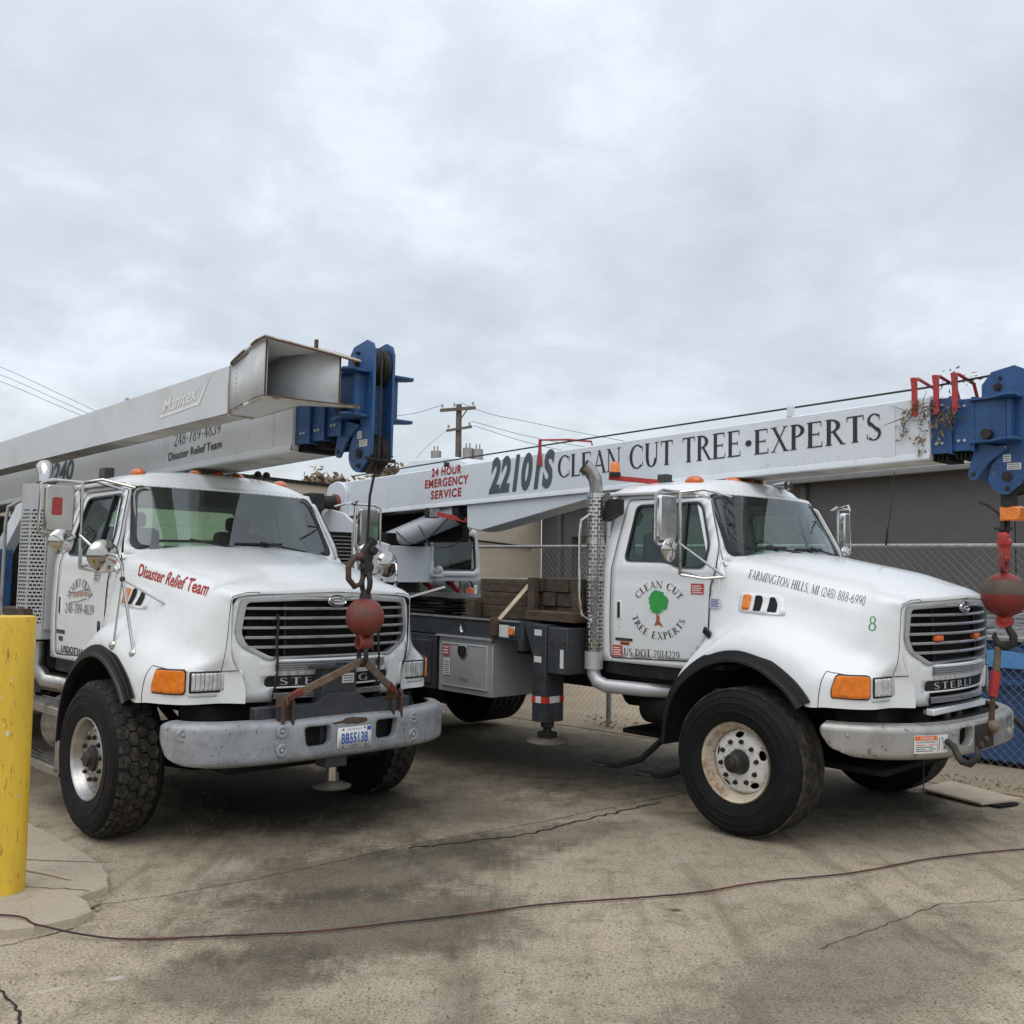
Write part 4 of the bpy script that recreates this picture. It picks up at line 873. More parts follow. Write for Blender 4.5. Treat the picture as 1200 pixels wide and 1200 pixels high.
def bent(p, fnx, face=0): return p
def bumper(T, m, plan, z0, z1, holes, label=None):
    """plan: half outline [(x, y)] from centre to the end; z0, z1: lower/upper edge"""
    pl = [(x, y, 0) for x, y in plan]; full = [(x, -y, 0) for x, y in reversed(plan)]+pl[1:]
    # arc-length parametrised
    D_ = [cat(full, i/160) for i in range(161)]; Lc = [0]
    for i in range(160): Lc.append(Lc[-1]+(D_[i+1]-D_[i]).length)
    half = Lc[80]
    def at(s):
        s = s+half; s = min(max(s, 0), Lc[-1]-1e-6)
        k = next(i for i in range(160) if Lc[i+1] >= s); u = (s-Lc[k])/(Lc[k+1]-Lc[k]); p = D_[k].lerp(D_[k+1], u); d = (D_[k+1]-D_[k]).normalized(); n = Vector((d.y, -d.x, 0)); return p, n
    def ends(s): return max(0, (abs(s)-(half-.16))/.16)
    def fn(s, z, off=0):
        p, n = at(s); t = (z-z0)/(z1-z0); e = max(0, abs(t-.5)*2-.72)/.28; inn = -.050*e*e
        q = p+n*(off+inn-.0); return (q.x, q.y, z)
    o = [(-half, z1-.03), (-half+.03, z1), (half-.03, z1), (half, z1-.03), (half, z0+.16), (half-.06, z0+.07), (half-.2, z0+.02), (half-.4, z0), (-half+.4, z0), (-half+.2, z0+.02), (-half+.06, z0+.07), (-half, z0+.16)]
    b = panel(rpoly(o, .03), holes, fn, .022).build('bumper', m, T, thick=.008, smooth=60)
    MB().grid([[fn(s, z1-.002, -.0), fn(s, z1-.002, -.055), fn(s, z1-.03, -.075)] for s in [-half+.03+(2*half-.06)*i/60 for i in range(61)]]).build('bumper_flange', m, b, smooth=40)
    for h in holes:   # pressed rim of each tow opening
        c = (sum(p[0] for p in h)/len(h), sum(p[1] for p in h)/len(h))
        MB().grid([[fn(c[0]+(a-c[0])*1.05, c[1]+(z-c[1])*1.05, .001), fn(a, z, -.006), fn(a, z, -.05)] for a, z in h], closed=True).build('tow_opening_rim', m, b, smooth=60)
    return b, fn, half

def mirror(T, sg, x=-.53, y=1.345, hw=.10, red=False, face='mirrorglass'):
    zc, hh = 2.215, .165
    body = MB().prism(rrect(y-hw, y+hw, zc-hh, zc+hh, .03), 'x', x-.02, x+.035); body.v = [(a, b*sg, c) for a, b, c in body.v]
    bo = body.build('mirror_housing', face, T, bevel=.012)
    MB().box(x-.026, x-.02, min(sg*(y-hw+.01), sg*(y+hw-.01)), max(sg*(y-hw+.01), sg*(y+hw-.01)), zc-hh+.01, zc+hh-.01).build('mirror_face', 'mirrorglass', bo)
    if red: 
        pr = MB().prism(rrect(y-.01, y+.055, zc-.05, zc+.075, .01), 'x', x+.034, x+.046); pr.v = [(a, b*sg, c) for a, b, c in pr.v]; pr.build('red_reflector', 'redlens', bo)
    t = MB().tube([(x+.015, sg*(y-.17), zc+hh+.03), (x+.015, sg*(y+.06), zc+hh+.035), (x+.015, sg*(y+hw+.03), zc+hh+.005), (x+.015, sg*(y+hw+.035), zc-hh), (x+.015, sg*(y+hw), zc-hh-.03), (x+.015, sg*(y-.12), zc-hh-.03)], .011, 8).build('mirror_frame', 'chrome', T)
    MB().tube([(x+.02, sg*(y-.15), 2.41), (x+.02, sg*(y-.16), 1.80)], .013, 8).build('mirror_post', 'chrome', t)
    for zz_, xo in ((2.41, .28), (2.40, .1)): MB().tube([(x+.02, sg*(y-.15), zz_), (x+xo*.6, sg*(1.10), zz_+.02), (x+xo, sg*.91, zz_-.03)], .010, 8).build('mirror_arm', 'chrome', t)
    for xo, zb in ((.30, 1.79), (.05, 1.80)): MB().tube([(x+.02, sg*(y-.15), zb+.02 if xo < .1 else 2.03), (x+xo, sg*1.02, zb)], .010, 8).build('mirror_arm', 'chrome', t)
    MB().tube([(x+.02, sg*(y-.16), 1.80), (x+.16, sg*1.08, 1.775), (x+.30, sg*1.02, 1.79)], .012, 8).build('mirror_arm', 'chrome', t)
    r = MB().lathe([(.001, .03), (.05, .022), (.085, .006), (.092, -.004), (.088, -.014), (.001, -.016)], (0, 0, 0), 'x', 28); r.v = [(a+x+.03, b+sg*(y-.02), c+1.985) for a, b, c in r.v]
    cm = r.build('convex_mirror', 'chrome', t, smooth=60)
    for a in (.6, 2.6, 4.7): MB().tube([(x+.065, sg*(y-.02), 1.985), (x+.045, sg*(y-.02)+.08*math.cos(a), 1.985+.08*math.sin(a))], .004, 5).build('mirror_spider', 'chrome', cm)

def perforated(T, c, r, z0, z1, a0, a1, nz, na, name, m, sq=1.0):
    """a sheet with staggered slots really cut out of it"""
    mb = MB(); rows = nz*2; cols = na*4; V_ = []
    for i in range(rows+1):
        for k in range(cols+1):
            a = a0+(a1-a0)*k/cols; z = z0+(z1-z0)*i/rows; V_.append((c[0]+r*math.cos(a)*sq, c[1]+r*math.sin(a), z))
    fs = []
    for i in range(rows):
        for k in range(cols):
            if i % 2 == 1 and ((k+(2 if (i//2) % 2 else 0)) % 4) in (0, 1, 2) : continue
            q = i*(cols+1)+k; fs.append((q, q+1, q+cols+2, q+cols+1))
    mb.add(V_, fs); o = mb.build(name, m, T, smooth=60, recalc=False)
    return o

def truck_matrix(X, Y, a, z, p, r):
    # r: lean towards the right side is positive
    F = Vector((math.sin(a)*math.cos(p), -math.cos(a)*math.cos(p), math.sin(p))); R = Vector((-math.cos(a), -math.sin(a), 0))
    U = R.cross(F); U = U if U.z > 0 else -U; R2 = R*math.cos(r)+U*math.sin(r); U2 = U*math.cos(r)-R*math.sin(r); L = -R2
    return Matrix(((F.x, L.x, U2.x, X), (F.y, L.y, U2.y, Y), (F.z, L.z, U2.z, z), (0, 0, 0, 1)))
MA_ = truck_matrix(-1.9606, 7.5942, .7718, -.003, -.0071, .0088)
MB_ = truck_matrix(2.4383, 7.798, .7694, .0022, -.0123, -.0022)

# ================================================================== RIGHT TRUCK
TB = tag(empty('crane_truck', MB_), 'white crane truck on the right, green tree emblem on its door and long lettered boom', 'crane truck')
PB = build_body(TB, M['white_b'], dict(nameplate='STERLI', npw=.56))
wB = make_wheel(TB, 0, -1.215, -1, 'rib', steer=0)
make_wheel(TB, 0, 1.215, 1, 'rib')
flatbed(TB); outrigger(TB, -1.87)
bB, fB, hB = bumper(TB, M['bumpB'], [(1.25, 0), (1.235, .35), (1.17, .65), (1.02, .90), (.82, 1.08), (.61, 1.18)], .635, .865,
    [rpoly([(-.46, .83), (-.47, .72), (-.38, .70), (-.31, .73), (-.30, .83)], .03), rpoly([(.30, .83), (.31, .73), (.38, .70), (.47, .72), (.46, .83)], .03)])
MB().box(.95, 1.10, -.62, .62, .66, .84).build('bumper_bracket', 'darkgap', bB)
# danger notice on the bumper
s0, s1 = -.86, -.60
def bs(u, v, o=.0035): return fB(s0+u, .685+v, o)
st = panel([(0, 0), (.265, 0), (.265, .115), (0, .115)], [], lambda u, v: bs(u, v), .05).build('danger_notice', 'paperw', bB, recalc=False)
panel([(.004, .083), (.168, .083), (.168, .111), (.004, .111)], [], lambda u, v: bs(u, v, .005), .05).build('red_band', 'storange', st, recalc=False)
place_text(sans_text('DANGER', .012), lambda u, v: bs(.045+u, .089+v, .0062), 'print', M['paperw'], st, width=.10, height=.017)
place_text(sans_text('ELECTROCUTION HAZARD', .01), lambda u, v: bs(.012+u, .068+v, .0062), 'print', M['inkblack'], st, width=.145, height=.008)
for q in range(4): panel([(.012, .052-q*.013), (.155-.02*(q % 2), .052-q*.013), (.155-.02*(q % 2), .057-q*.013), (.012, .057-q*.013)], [], lambda u, v: bs(u, v, .006), .1).build('print_line', 'inkgrey' if q else 'storange', st, recalc=False)
MB().tube([bs(a, b, .006) for a, b in ((.185, .02), (.19, .095), (.215, .10), (.225, .06), (.235, .02))], .0015, 4).build('print_diagram', 'inkblack', st)
MB().tube([bs(a, b, .006) for a, b in ((.22, .025), (.24, .04), (.255, .02))], .002, 4).build('print_diagram', 'inkblack', st)
MB().tube([bs(.171, b, .006) for b in (.004, .112)], .001, 4).build('print_rule', 'inkgrey', st)
# tow hooks
def tow_hook(T, x, y, z, rot=0, name='tow_hook'):
    pts = [(0, 0, .02), (.05, 0, .0), (.09, -.01, -.05), (.13, -.02, -.085), (.19, -.02, -.09), (.23, -.01, -.05), (.235, 0, -.01), (.215, 0, .02)]
    mtx = Matrix.Translation((x, y, z)) @ Matrix.Rotation(rot, 4, 'Z')
    return MB().tube([mtx @ Vector(p) for p in pts], .022, 10, rs=[.022, .022, .021, .022, .024, .022, .017, .010]).build(name, 'iron', T, smooth=60)
tow_hook(TB, 1.19, -.60, .735, -.3); tow_hook(TB, 1.10, .74, .765, .35)
for s_, z_ in ((-.53, .80), (-.53, .735), (.53, .80), (.53, .735), (-1.28, .79)):
    p = fB(s_, z_, .0); MB().sphere((p[0], p[1], p[2]), .014, 12, (.6, 1, 1)).build('bumper_bolt', 'galv', bB)
bp_ = MB().box(1.247, 1.258, -.27, .02, .665, .835).build('plate_bracket', 'iron', bB, bevel=.004)
for k in range(3): MB().cyl((1.255, -.22+.09*k, .70+.03*k), (1.275, -.22+.09*k, .70+.03*k), .02, n=10).build('bolt', 'rust', bp_)
MB().box(.97, 1.05, -.46, .44, .885, .93).build('valance_bar', 'white_b', TB, bevel=.008)
for y in (-.22, -.02): MB().cyl((1.03, y, .885), (1.03, y, .83), .03, n=10).cyl((1.03, y, .915), (1.03, y, .885), .018, n=8).build('air_coupling', 'iron', TB)
# amber strobes in the grille
for y in (-.36, .22): MB().box(xnose(y, 1.39)-.03, xnose(y, 1.39)+.012, y-.045, y+.045, 1.385, 1.42).build('grille_strobe', 'storange', TB, bevel=.006)
# exhaust
def exhaustB():
    x, y = -1.475, -1.03
    ex = MB().tube([(x, y, .95), (x, y, 1.5), (x, y, 2.45)], .048, 16).build('exhaust_stack', 'alu', TB, smooth=60)
    MB().tube([(x, y, 2.43), (x, y, 2.50), (x-.006, y-.008, 2.57), (x-.03, y-.04, 2.635), (x-.06, y-.085, 2.675)], .056, 16, rs=[.052, .054, .056, .058, .064]).build('tail_pipe', 'alu', ex, smooth=60)
    MB().cyl((x-.060, y-.085, 2.675), (x-.0625, y-.0885, 2.678), .058, n=18).build('pipe_mouth', 'darkgap', ex)
    perforated(ex, (x, y), .070, 1.1, 2.42, 0, 2*PI, 42, 9, 'heat_shield', M['chrome'])
    for z in (1.08, 1.75, 2.05, 2.43): MB().lathe([(.072, -.02), (.075, -.018), (.075, .018), (.072, .02)], (x, y, z), 'z', 24).build('clamp', 'chrome', ex)
    MB().tube([(x+.00, y-.06, 2.28), (x-.02, y-.16, 2.22), (x-.02, y-.17, 2.1), (x-.02, y-.17, 1.6), (x, y-.16, 1.46), (x+.02, y-.06, 1.40)], .012, 8).build('grab_rail', 'chrome', ex)
    MB().cyl((x, y, 1.02), (x, y, 1.16), .076, n=20).build('band', 'satin', ex)
    MB().tube([(x, y, 1.08), (x, y, .98), (x+.04, y, .92), (x+.12, y+.02, .89), (x+.45, y+.12, .885), (x+.9, y+.45, .88)], .056, 14).build('exhaust_elbow', 'satin', ex, smooth=60)
    MB().prism([(x+.05, 2.22), (x+.20, 2.28), (x+.20, 2.40), (x+.10, 2.40), (x+.05, 2.30)], 'y', y+.03, y+.12).build('stack_bracket', 'black', ex)
exhaustB()
mirror(TB, -1, face='mirrorwhite'); mirror(TB, 1, hw=.05, face='mirrorwhite')
# roof: strobe bar and beacon at the rear edge, aerial, clearance lamps
MB().beam((-1.52, -.82, 2.60), (-1.12, -.45, 2.555), .03, .04).build('red_bar', 'red', TB)
bc = MB().cyl((-1.47, -.80, 2.61), (-1.47, -.80, 2.64), .05, n=14).build('beacon', 'black', TB)
MB().lathe([(.001, .09), (.03, .088), (.042, .06), (.045, 0)], (-1.47, -.80, 2.64), 'z', 18).build('beacon_lens', 'amber', bc, smooth=60)
MB().box(-1.22, -1.12, -.55, -.47, 2.55, 2.63).build('roof_block', 'deck', TB, bevel=.008)
for y in (.28, .36): MB().cyl((-.62, y, 2.56), (-.50, y, 2.56), .02, .035, n=14).build('air_horn', 'chrome', TB)
an = MB().tube([(-.08, 1.24, 2.08), (-.07, 1.25, 2.22)], .010, 6).build('aerial', 'black', TB)
MB().tube([(-.07, 1.25, 2.22), (-.04, 1.27, 2.45), (-.02, 1.28, 2.73)], .0045, 5).build('aerial_whip', 'black', an)
# lettering on the hood, door
onh = PB['on_hood']
def hood_line(u, v, x0, z0, slope, sh=0.0): return onh(x0+u+v*sh, z0+v+slope*u)
place_text(serif_text('FARMINGTON HILLS, MI (248) 888-6990'), lambda u, v: hood_line(u, v, -.10, 1.785, -.205), 'phone_lettering', M['inkgrey'], PB['hood'], width=.83, height=.062, sub=.04)
place_text(serif_text('8'), lambda u, v: hood_line(u, v, .775, 1.455, 0, .0), 'number_lettering', M['inkgreen'], PB['hood'], width=.055, height=.095, sub=.03)
def door_pt(u, v): return (u, -(Wc(v)+.0085), v)
def logo(T):
    cx, cz, R_ = -.845, 1.522, .170
    for txt, a0, a1, top in (('CLEAN CUT', 152, 28, True), ('TREE EXPERTS', 196, 344, False)):
        tri, w = serif_text(txt, .10); h = .056
        def fn(u, v, a0=a0, a1=a1, top=top):
            t = math.radians(a0+(a1-a0)*u); r = (R_+v) if top else (R_+h-v)
            return door_pt(cx+(r+.045)*math.cos(t), cz+r*math.sin(t))
        mb = MB()
        for vs, fs in tri: mb.add([fn(x/w, y*h) for x, y in vs], fs)
        mb.build('arched_lettering', 'inkblack', T, smooth=0, recalc=False)
    rnd = random.Random(3); out = []
    for k in range(44):
        a = 2*PI*k/44; r = .098*(1+.06*math.sin(3*a+1)+.05*math.sin(7*a))+rnd.uniform(-.007, .007); x = r*math.cos(a)*.93; z = r*math.sin(a)*1.0
        if -2.6 < a-2*PI < -.7 and k % 2: r2 = rnd.uniform(.62, .8); x *= r2; z *= r2
        out.append((cx-.005+x, cz+.055+z))
    panel(out, [], door_pt, .03).build('tree_print', 'inkgreen', T, recalc=False).data.materials[0] = M['leafprint']
    panel([(cx-.018, cz-.04), (cx+.010, cz-.04), (cx+.012, cz-.085), (cx+.05, cz-.128), (cx+.0, cz-.112), (cx-.04, cz-.122), (cx-.02, cz-.085)], [], door_pt, .04).build('trunk_print', 'inkbrown', T, recalc=False)
M['leafprint'] = ink('leaf_green_print', (.035, .34, .06))
dB = [o for o in TB.children if o.name.startswith('door')][0]
logo(dB)
place_text(serif_text('US DOT 2014229', .07), lambda u, v: door_pt(-1.19+u, 1.148+v+.02*u), 'registration_lettering', M['inkblack'], dB, width=.55, height=.058)
def sticker(T, x0, x1, z0, z1, m, rows, mi, pt=door_pt, top=None):
    s = MB().add([pt(x0, z0), pt(x1, z0), pt(x1, z1), pt(x0, z1)], [(0, 1, 2, 3)]).build('sticker', m, T, recalc=False); mb = MB()
    for k in range(rows):
        a = z0+(z1-z0)*(.12+.8*k/rows); b = a+(z1-z0)*.42/rows; w = (x1-x0)*(.1+.12*(k % 2))
        q = [pt(x0+(x1-x0)*.1, a), pt(x1-w, a), pt(x1-w, b), pt(x0+(x1-x0)*.1, b)]; mb.add([(p[0], p[1]-.001, p[2]) for p in q], [(0, 1, 2, 3)])
    mb.build('print_lines', mi, s, recalc=False)
sticker(dB, -.545, -.43, 1.655, 1.735, 'stred', 4, 'paperw'); sticker(dB, -1.305, -1.205, 1.135, 1.225, 'stred', 4, 'paperw')
sticker(dB, -1.275, -1.10, 1.262, 1.285, 'inkblack', 1, 'inkgrey'); sticker(dB, -1.225, -1.13, 1.232, 1.258, 'amberd', 1, 'inkblack')
cs = [o for o in TB.children if o.name.startswith('cab_side')][0]
sticker(TB, -.37, -.28, 1.56, 1.635, 'paperw', 5, 'inkblue', pt=lambda x, z: (x, -(Wc(z)+.012), z))
# boom
bmB, zbB, ztB = make_boom(TB, -6.5, 2.415, 2.82, .92, 2.668, 3.092, .195, M['boomw'])
def bt(x0, z0, sl=.0356, sh=0): return lambda u, v: (x0+u+v*sh, -.1985, z0+v+sl*u)
for i, (t, w) in enumerate((('24 HOUR', .50), ('EMERGENCY', .74), ('SERVICE', .52))):
    place_text(sans_text(t, .034, .08, 1.15), bt(-4.37-w/2, 2.815-i*.125, .0356), 'service_lettering', M['inkred'], bmB, width=w, height=.088)
place_text(sans_text('22101S', .05, .25, 1.1), bt(-3.67, 2.605, .036), 'model_lettering', M['inkgrey'], bmB, width=.93, height=.335)
place_text(serif_text('CLEAN CUT TREE', .045), bt(-2.70, 2.70, .0375), 'company_lettering', M['inkblack'], bmB, width=2.08, height=.215)
place_text(serif_text('•EXPERTS', .045), bt(-.60, 2.775, .0375), 'company_lettering', M['inkblack'], bmB, width=1.18, height=.20)
superstructure(TB, -6.2, zbB)
boom_head(TB, 0, 0, .92, [(.90, 1.065, 2.688, 3.08, .172), (1.05, 1.21, 2.70, 3.062, .150)])
for x, w in ((.80, .36), (.955, .36), (1.085, .36)):
    MB().tube([(x+.03, -.21, 2.99), (x, -.21, 3.24), (x+.01, -.12, 3.245), (x+.02, .12, 3.21), (x+.04, .2, 3.0)], .014, 4).build('rope_guide', 'red', TB, smooth=0)
    MB().box(x+.0, x+.035, -.222, -.200, 2.965, 3.235).build('rope_guide_strap', 'red', TB)
for x in (-2.95,): 
    MB().tube([(x+.04, -.21, 2.83), (x+.01, -.21, 3.09), (x+.2, .0, 3.10), (x+.34, .19, 3.09), (x+.36, .21, 2.98)], .012, 4).build('rope_guide', 'red', TB, smooth=0)
    MB().box(x, x+.03, -.215, -.198, 2.84, 3.08).build('rope_guide_strap', 'red', TB)
MB().tube([(-6.4, 0, 2.93), (-2.9, 0, 3.075), (.8, 0, 3.20), (1.30, 0, 3.235)], .008, 6).build('hoist_rope', 'iron', TB)
MB().box(-.22, -.18, -.19, -.13, 3.06, 3.15).build('lifting_lug', 'boomw', bmB, bevel=.006)
# things under the cab: step hangers, muffler
MB().cyl((-1.15, -.72, .74), (-.55, -.72, .74), .14, n=20).build('muffler', 'chassis', TB, bevel=.02)
for x, y0 in ((-1.18, -1.10), (-.72, -1.12)):
    MB().tube([(x+.30, -.62, .66), (x+.26, -.80, .52), (x+.18, -1.0, .36), (x+.02, y0, .30), (x-.22, y0-.02, .29)], .026, 6).build('step_hanger', 'chassis', TB, smooth=30)
    MB().box(x-.26, x-.06, y0-.05, y0+.03, .275, .295).build('bent_step', 'iron', TB, bevel=.006)
MB().box(-1.50, -.62, -.90, -.5, .95, 1.08).build('under_cab_box', 'chassis', TB)
MB().tube([(1.02, -.55, .62), (1.02, -.56, .45), (1.02, -.55, .26)], .004, 5).build('ground_strap', 'iron', TB)

# ================================================================== LEFT TRUCK
TA = tag(empty('crane_truck', MA_), 'white crane truck beside the yellow bollard, red Disaster Relief Team lettering on its hood', 'crane truck')
PA = build_body(TA, M['white'], dict(nameplate='STERLING', npw=.72, shade=2.29))
make_wheel(TA, 0, -1.215, -1, 'hex', outer_r=.518, z=.52, rimkind='alu', steer=0); make_wheel(TA, 0, 1.215, 1, 'hex', outer_r=.518, z=.52, rimkind='alu')
flatbed(TA)
bA, fA, hA = bumper(TA, M['bumpA'], [(1.235, 0), (1.228, .32), (1.20, .60), (1.135, .84), (1.04, .99), (.92, 1.075), (.80, 1.10)], .575, .858,
    [rpoly([(-.325, .80), (-.31, .69), (-.285, .668), (-.15, .668), (-.125, .69), (-.125, .80)], .03), rpoly([(.245, .80), (.245, .69), (.27, .668), (.40, .668), (.425, .69), (.44, .80)], .03)])
MB().box(.95, 1.12, -.62, .62, .62, .80).build('bumper_bracket', 'darkgap', bA)
for s_, z_ in ((-.48, .785), (-.48, .665), (.60, .785), (.60, .665), (-1.10, .785), (1.12, .785)):
    p = fA(s_, z_, 0); q = fA(s_*1.0, z_, .004)
    MB().lathe([(.045, 0), (.040, .006), (.022, .004), (.018, .001)], (0, 0, 0), 'x', 20).xf(Matrix.Translation(q)).build('pressed_ring', M['bumpA'], bA, smooth=60)
    MB().sphere((p[0]+.006, p[1], p[2]), .015, 12, (.6, 1, 1)).build('bumper_bolt', 'galv', bA)
lp = panel(rrect(-.078, .198, .635, .775, .012), [], lambda y, z: (1.245, y, z), .2).build('license_plate', 'paperw', bA, thick=.004)
place_text(sans_text('BB55138', .02, 0, 1.05), lambda u, v: (1.2475, -.050+u, .668+v), 'plate_number', M['inkblue'], lp, width=.216, height=.068)
place_text(sans_text('MICHIGAN', 0), lambda u, v: (1.2475, .0+u, .755+v), 'plate_state', M['inkblue'], lp, width=.11, height=.010)
place_text(sans_text('APP', 0), lambda u, v: (1.2475, .03+u, .643+v), 'plate_class', M['inkgrey'], lp, width=.055, height=.014)
MB().box(1.2455, 1.248, .16, .192, .745, .770).build('plate_tab', 'inkblue', lp)
for y, z in ((-.035, .762), (.14, .764), (-.035, .646), (.15, .648)): MB().cyl((1.245, y, z), (1.250, y, z), .006, n=8).build('plate_screw', 'rust', lp)
rp_ = panel([(-.12, .812), (-.10, .800), (-.03, .806), (.0, .793), (.05, .796), (.09, .788), (.14, .795), (.17, .806), (.16, .828), (.10, .832), (.05, .838), (-.01, .834), (-.04, .820)], [], lambda s, z: fA(s, z, .0018), .03).build('rust_patch', 'rust', bA, recalc=False)
# front stabiliser behind the bumper
fs = MB().box(1.02, 1.16, -.155, .12, .62, 1.17).build('front_stabiliser', 'deck', TA, bevel=.006)
MB().prism([(-.50, .83), (-.50, .93), (-.22, .94), (-.12, 1.00), (.10, 1.00), (.22, .93), (.48, .925), (.48, .83)], 'x', 1.16, 1.19).build('stabiliser_plate', 'deck', fs, bevel=.004)
MB().box(1.04, 1.12, -.62, .62, .82, .93).build('cross_beam', 'deck', fs, bevel=.005)
MB().box(1.0, 1.19, -.22, .20, 1.165, 1.18).build('cap_plate', 'deck', fs)
for y in (-.02, .04): MB().cyl((1.14, y, 1.178), (1.14, y, 1.195), .014, n=8).build('bolt', 'iron', fs)
MB().box(1.162, 1.165, .0, .095, 1.06, 1.125).build('sticker', 'paperw', fs)
for q in range(3): MB().box(1.165, 1.166, .01, .085, 1.072+q*.017, 1.078+q*.017).build('print', 'inkgrey', fs)
MB().box(1.02, 1.15, -.10, .07, .50, .64).build('ram_housing', 'deck', fs, bevel=.006)
MB().cyl((1.08, 0, .40), (1.08, 0, .50), .03, n=16).build('ram', 'chrome', fs)
MB().lathe([(.001, .09), (.045, .09), (.05, .03), (.08, .02), (.135, 0), (.13, -.012), (.001, -.012)], (1.05, .02, .36), 'z', 32).build('foot_pad', 'padsteel', fs, smooth=30)
for sg in (-1, 1):
    ys = sg*.44
    MB().prism([(1.13, .80), (1.22, .80), (1.22, .97), (1.19, 1.0), (1.13, .98)], 'y', ys-.045, ys-.025).prism([(1.13, .80), (1.22, .80), (1.22, .97), (1.19, 1.0), (1.13, .98)], 'y', ys+.025, ys+.045).build('tie_bracket', 'rust', fs, bevel=.003)
# black elastic cords over the grille
for y in (-.445, .36):
    MB().tube([(xnose(y, 1.62-k*.045)+.024+(.010 if k % 2 else 0), y+.004*math.sin(k), 1.52-k*.042) for k in range(13)], .008, 6, rs=[.007 if k % 2 else .012 for k in range(13)]).build('elastic_cord', 'black', TA)
def exhaustA():
    x, y = -1.70, -1.00
    ex = MB().cyl((x, y, 1.2), (x, y, 2.47), .085, n=20).build('exhaust_stack', 'chassis', TA)
    MB().tube([(x, y, 2.44), (x, y, 2.50), (x-.008, y-.0, 2.56), (x-.035, y, 2.605), (x-.075, y+.005, 2.625)], .064, 20).build('tail_pipe', 'chrome', ex, smooth=60)
    MB().lathe([(.066, 0), (.073, .008), (.073, .02), (.066, .028)], (x, y, 2.47), 'z', 24).build('clamp', 'rust', ex)
    # faceted shield
    seg = [(-.16, .02), (-.15, -.10), (-.03, -.17), (.11, -.145), (.155, -.03), (.15, .10)]
    for i in range(5):
        (ax, ay), (bx, by) = seg[i], seg[i+1]; L_ = math.hypot(bx-ax, by-ay)
        mb = MB(); rows_ = 68; cols = max(4, int(L_/.0075)//4*4); vs = []
        for r in range(rows_+1):
            for k in range(cols+1): t = k/cols; vs.append((x+ax+(bx-ax)*t, y+ay+(by-ay)*t, 1.30+1.02*r/rows_))
        f_ = []
        for r in range(rows_):
            for k in range(cols):
                if r % 2 == 1 and 0 < k < cols-1 and ((k+(2 if (r//2) % 2 else 0)) % 4) in (0, 1, 2) and 2 < r < rows_-3 : continue
                q = r*(cols+1)+k; f_.append((q, q+1, q+cols+2, q+cols+1))
        mb.add(vs, f_); mb.build('heat_shield', 'satin', ex, recalc=False, smooth=0)
        MB().add([(x+ax, y+ay, 2.318), (x+bx, y+by, 2.318), (x+bx, y+by, 2.47), (x+ax, y+ay, 2.47)], [(0, 1, 2, 3)]).build('shield_collar', 'satin', ex, recalc=False)
        MB().add([(x+ax, y+ay, 1.22), (x+bx, y+by, 1.22), (x+bx, y+by, 1.30), (x+ax, y+ay, 1.30)], [(0, 1, 2, 3)]).build('shield_skirt', 'satin', ex, recalc=False)
    MB().tube([(x-.05, y-.16, 2.34), (x-.13, y-.24, 2.28), (x-.14, y-.25, 2.15), (x-.14, y-.25, 1.5), (x-.13, y-.24, 1.40), (x-.05, y-.16, 1.36)], .014, 8).build('grab_rail', 'alu', ex)
    MB().tube([(x, y, 1.22), (x, y, 1.0), (x+.06, y+.06, .88), (x+.3, y+.25, .84)], .075, 12).build('exhaust_elbow', 'alu', ex)
    MB().box(x+.165, x+.19, y-.02, y+.05, 1.30, 2.30).build('shield_mount', 'satin', ex)
exhaustA()
mirror(TA, -1, x=-.45, y=1.335, red=True); mirror(TA, 1, x=-.45, y=1.335)
# round fender mirrors on tripod stalks
for sg in (-1, 1):
    cx, cy, cz = .04, sg*1.20, 1.885
    fm = MB().tube([(cx+.02, cy, cz), (cx+.10, cy+sg*.0, cz+.012), (.20, sg*1.17, cz), (.235, sg*1.15, cz-.06), (.24, sg*1.14, 1.72), (.40, sg*1.115, 1.25)], .011, 8).build('fender_mirror', 'chrome', TA)
    r = MB().lathe([(.001, .05), (.04, .045), (.085, .022), (.108, .0), (.11, -.008), (.10, -.014), (.001, -.016)], (0, 0, 0), 'x', 32); r.v = [(a+cx, b+cy, c+cz) for a, b, c in r.v]; r.build('mirror_shell', 'mirrorglass', fm, smooth=60)
    MB().tube([(.24, sg*1.145, 1.73), (.16, sg*1.15, 1.30)], .008, 6).build('stalk', 'chrome', fm)
    MB().tube([(.24, sg*1.145, 1.73), (.40, sg*.87, 1.545)], .009, 6).build('stalk', 'chrome', fm)
    MB().sphere((.24, sg*1.145, 1.73), .02, 10).build('joint', 'rust', fm)
    for p in ((.40, 1.12, 1.25), (.16, 1.155, 1.29), (.42, .875, 1.53)): MB().lathe([(.001, .022), (.018, .02), (.028, .010), (.034, 0)], (p[0], sg*(p[1]+.0), p[2]-.004), 'y', 16, sgn=sg).build('suction_foot', 'chrome', fm, smooth=60)
for y in (.30, .38): MB().lathe([(.012, -.12), (.014, -.03), (.022, 0), (.034, .02), (.036, .02), (.030, .012), (.008, -.01)], (-.60, y, 2.60), 'x', 18).build('air_horn', 'iron', TA, smooth=60)
MB().box(-1.18, -1.06, -.78, -.70, 2.50, 2.60).build('roof_block', 'deck', TA, bevel=.008)
onh = PA['on_hood']
place_text(sans_text('Disaster Relief Team', .022, 0, 1.02), lambda u, v: onh(-.05+u-.35*v, 1.755+v-.155*u), 'team_lettering', M['inkred'], PA['hood'], width=.78, height=.082, sub=.04)
dA = [o for o in TA.children if o.name.startswith('door')][0]
tri, w = serif_text('SKYLIFT CRANE', .06); mb = MB()
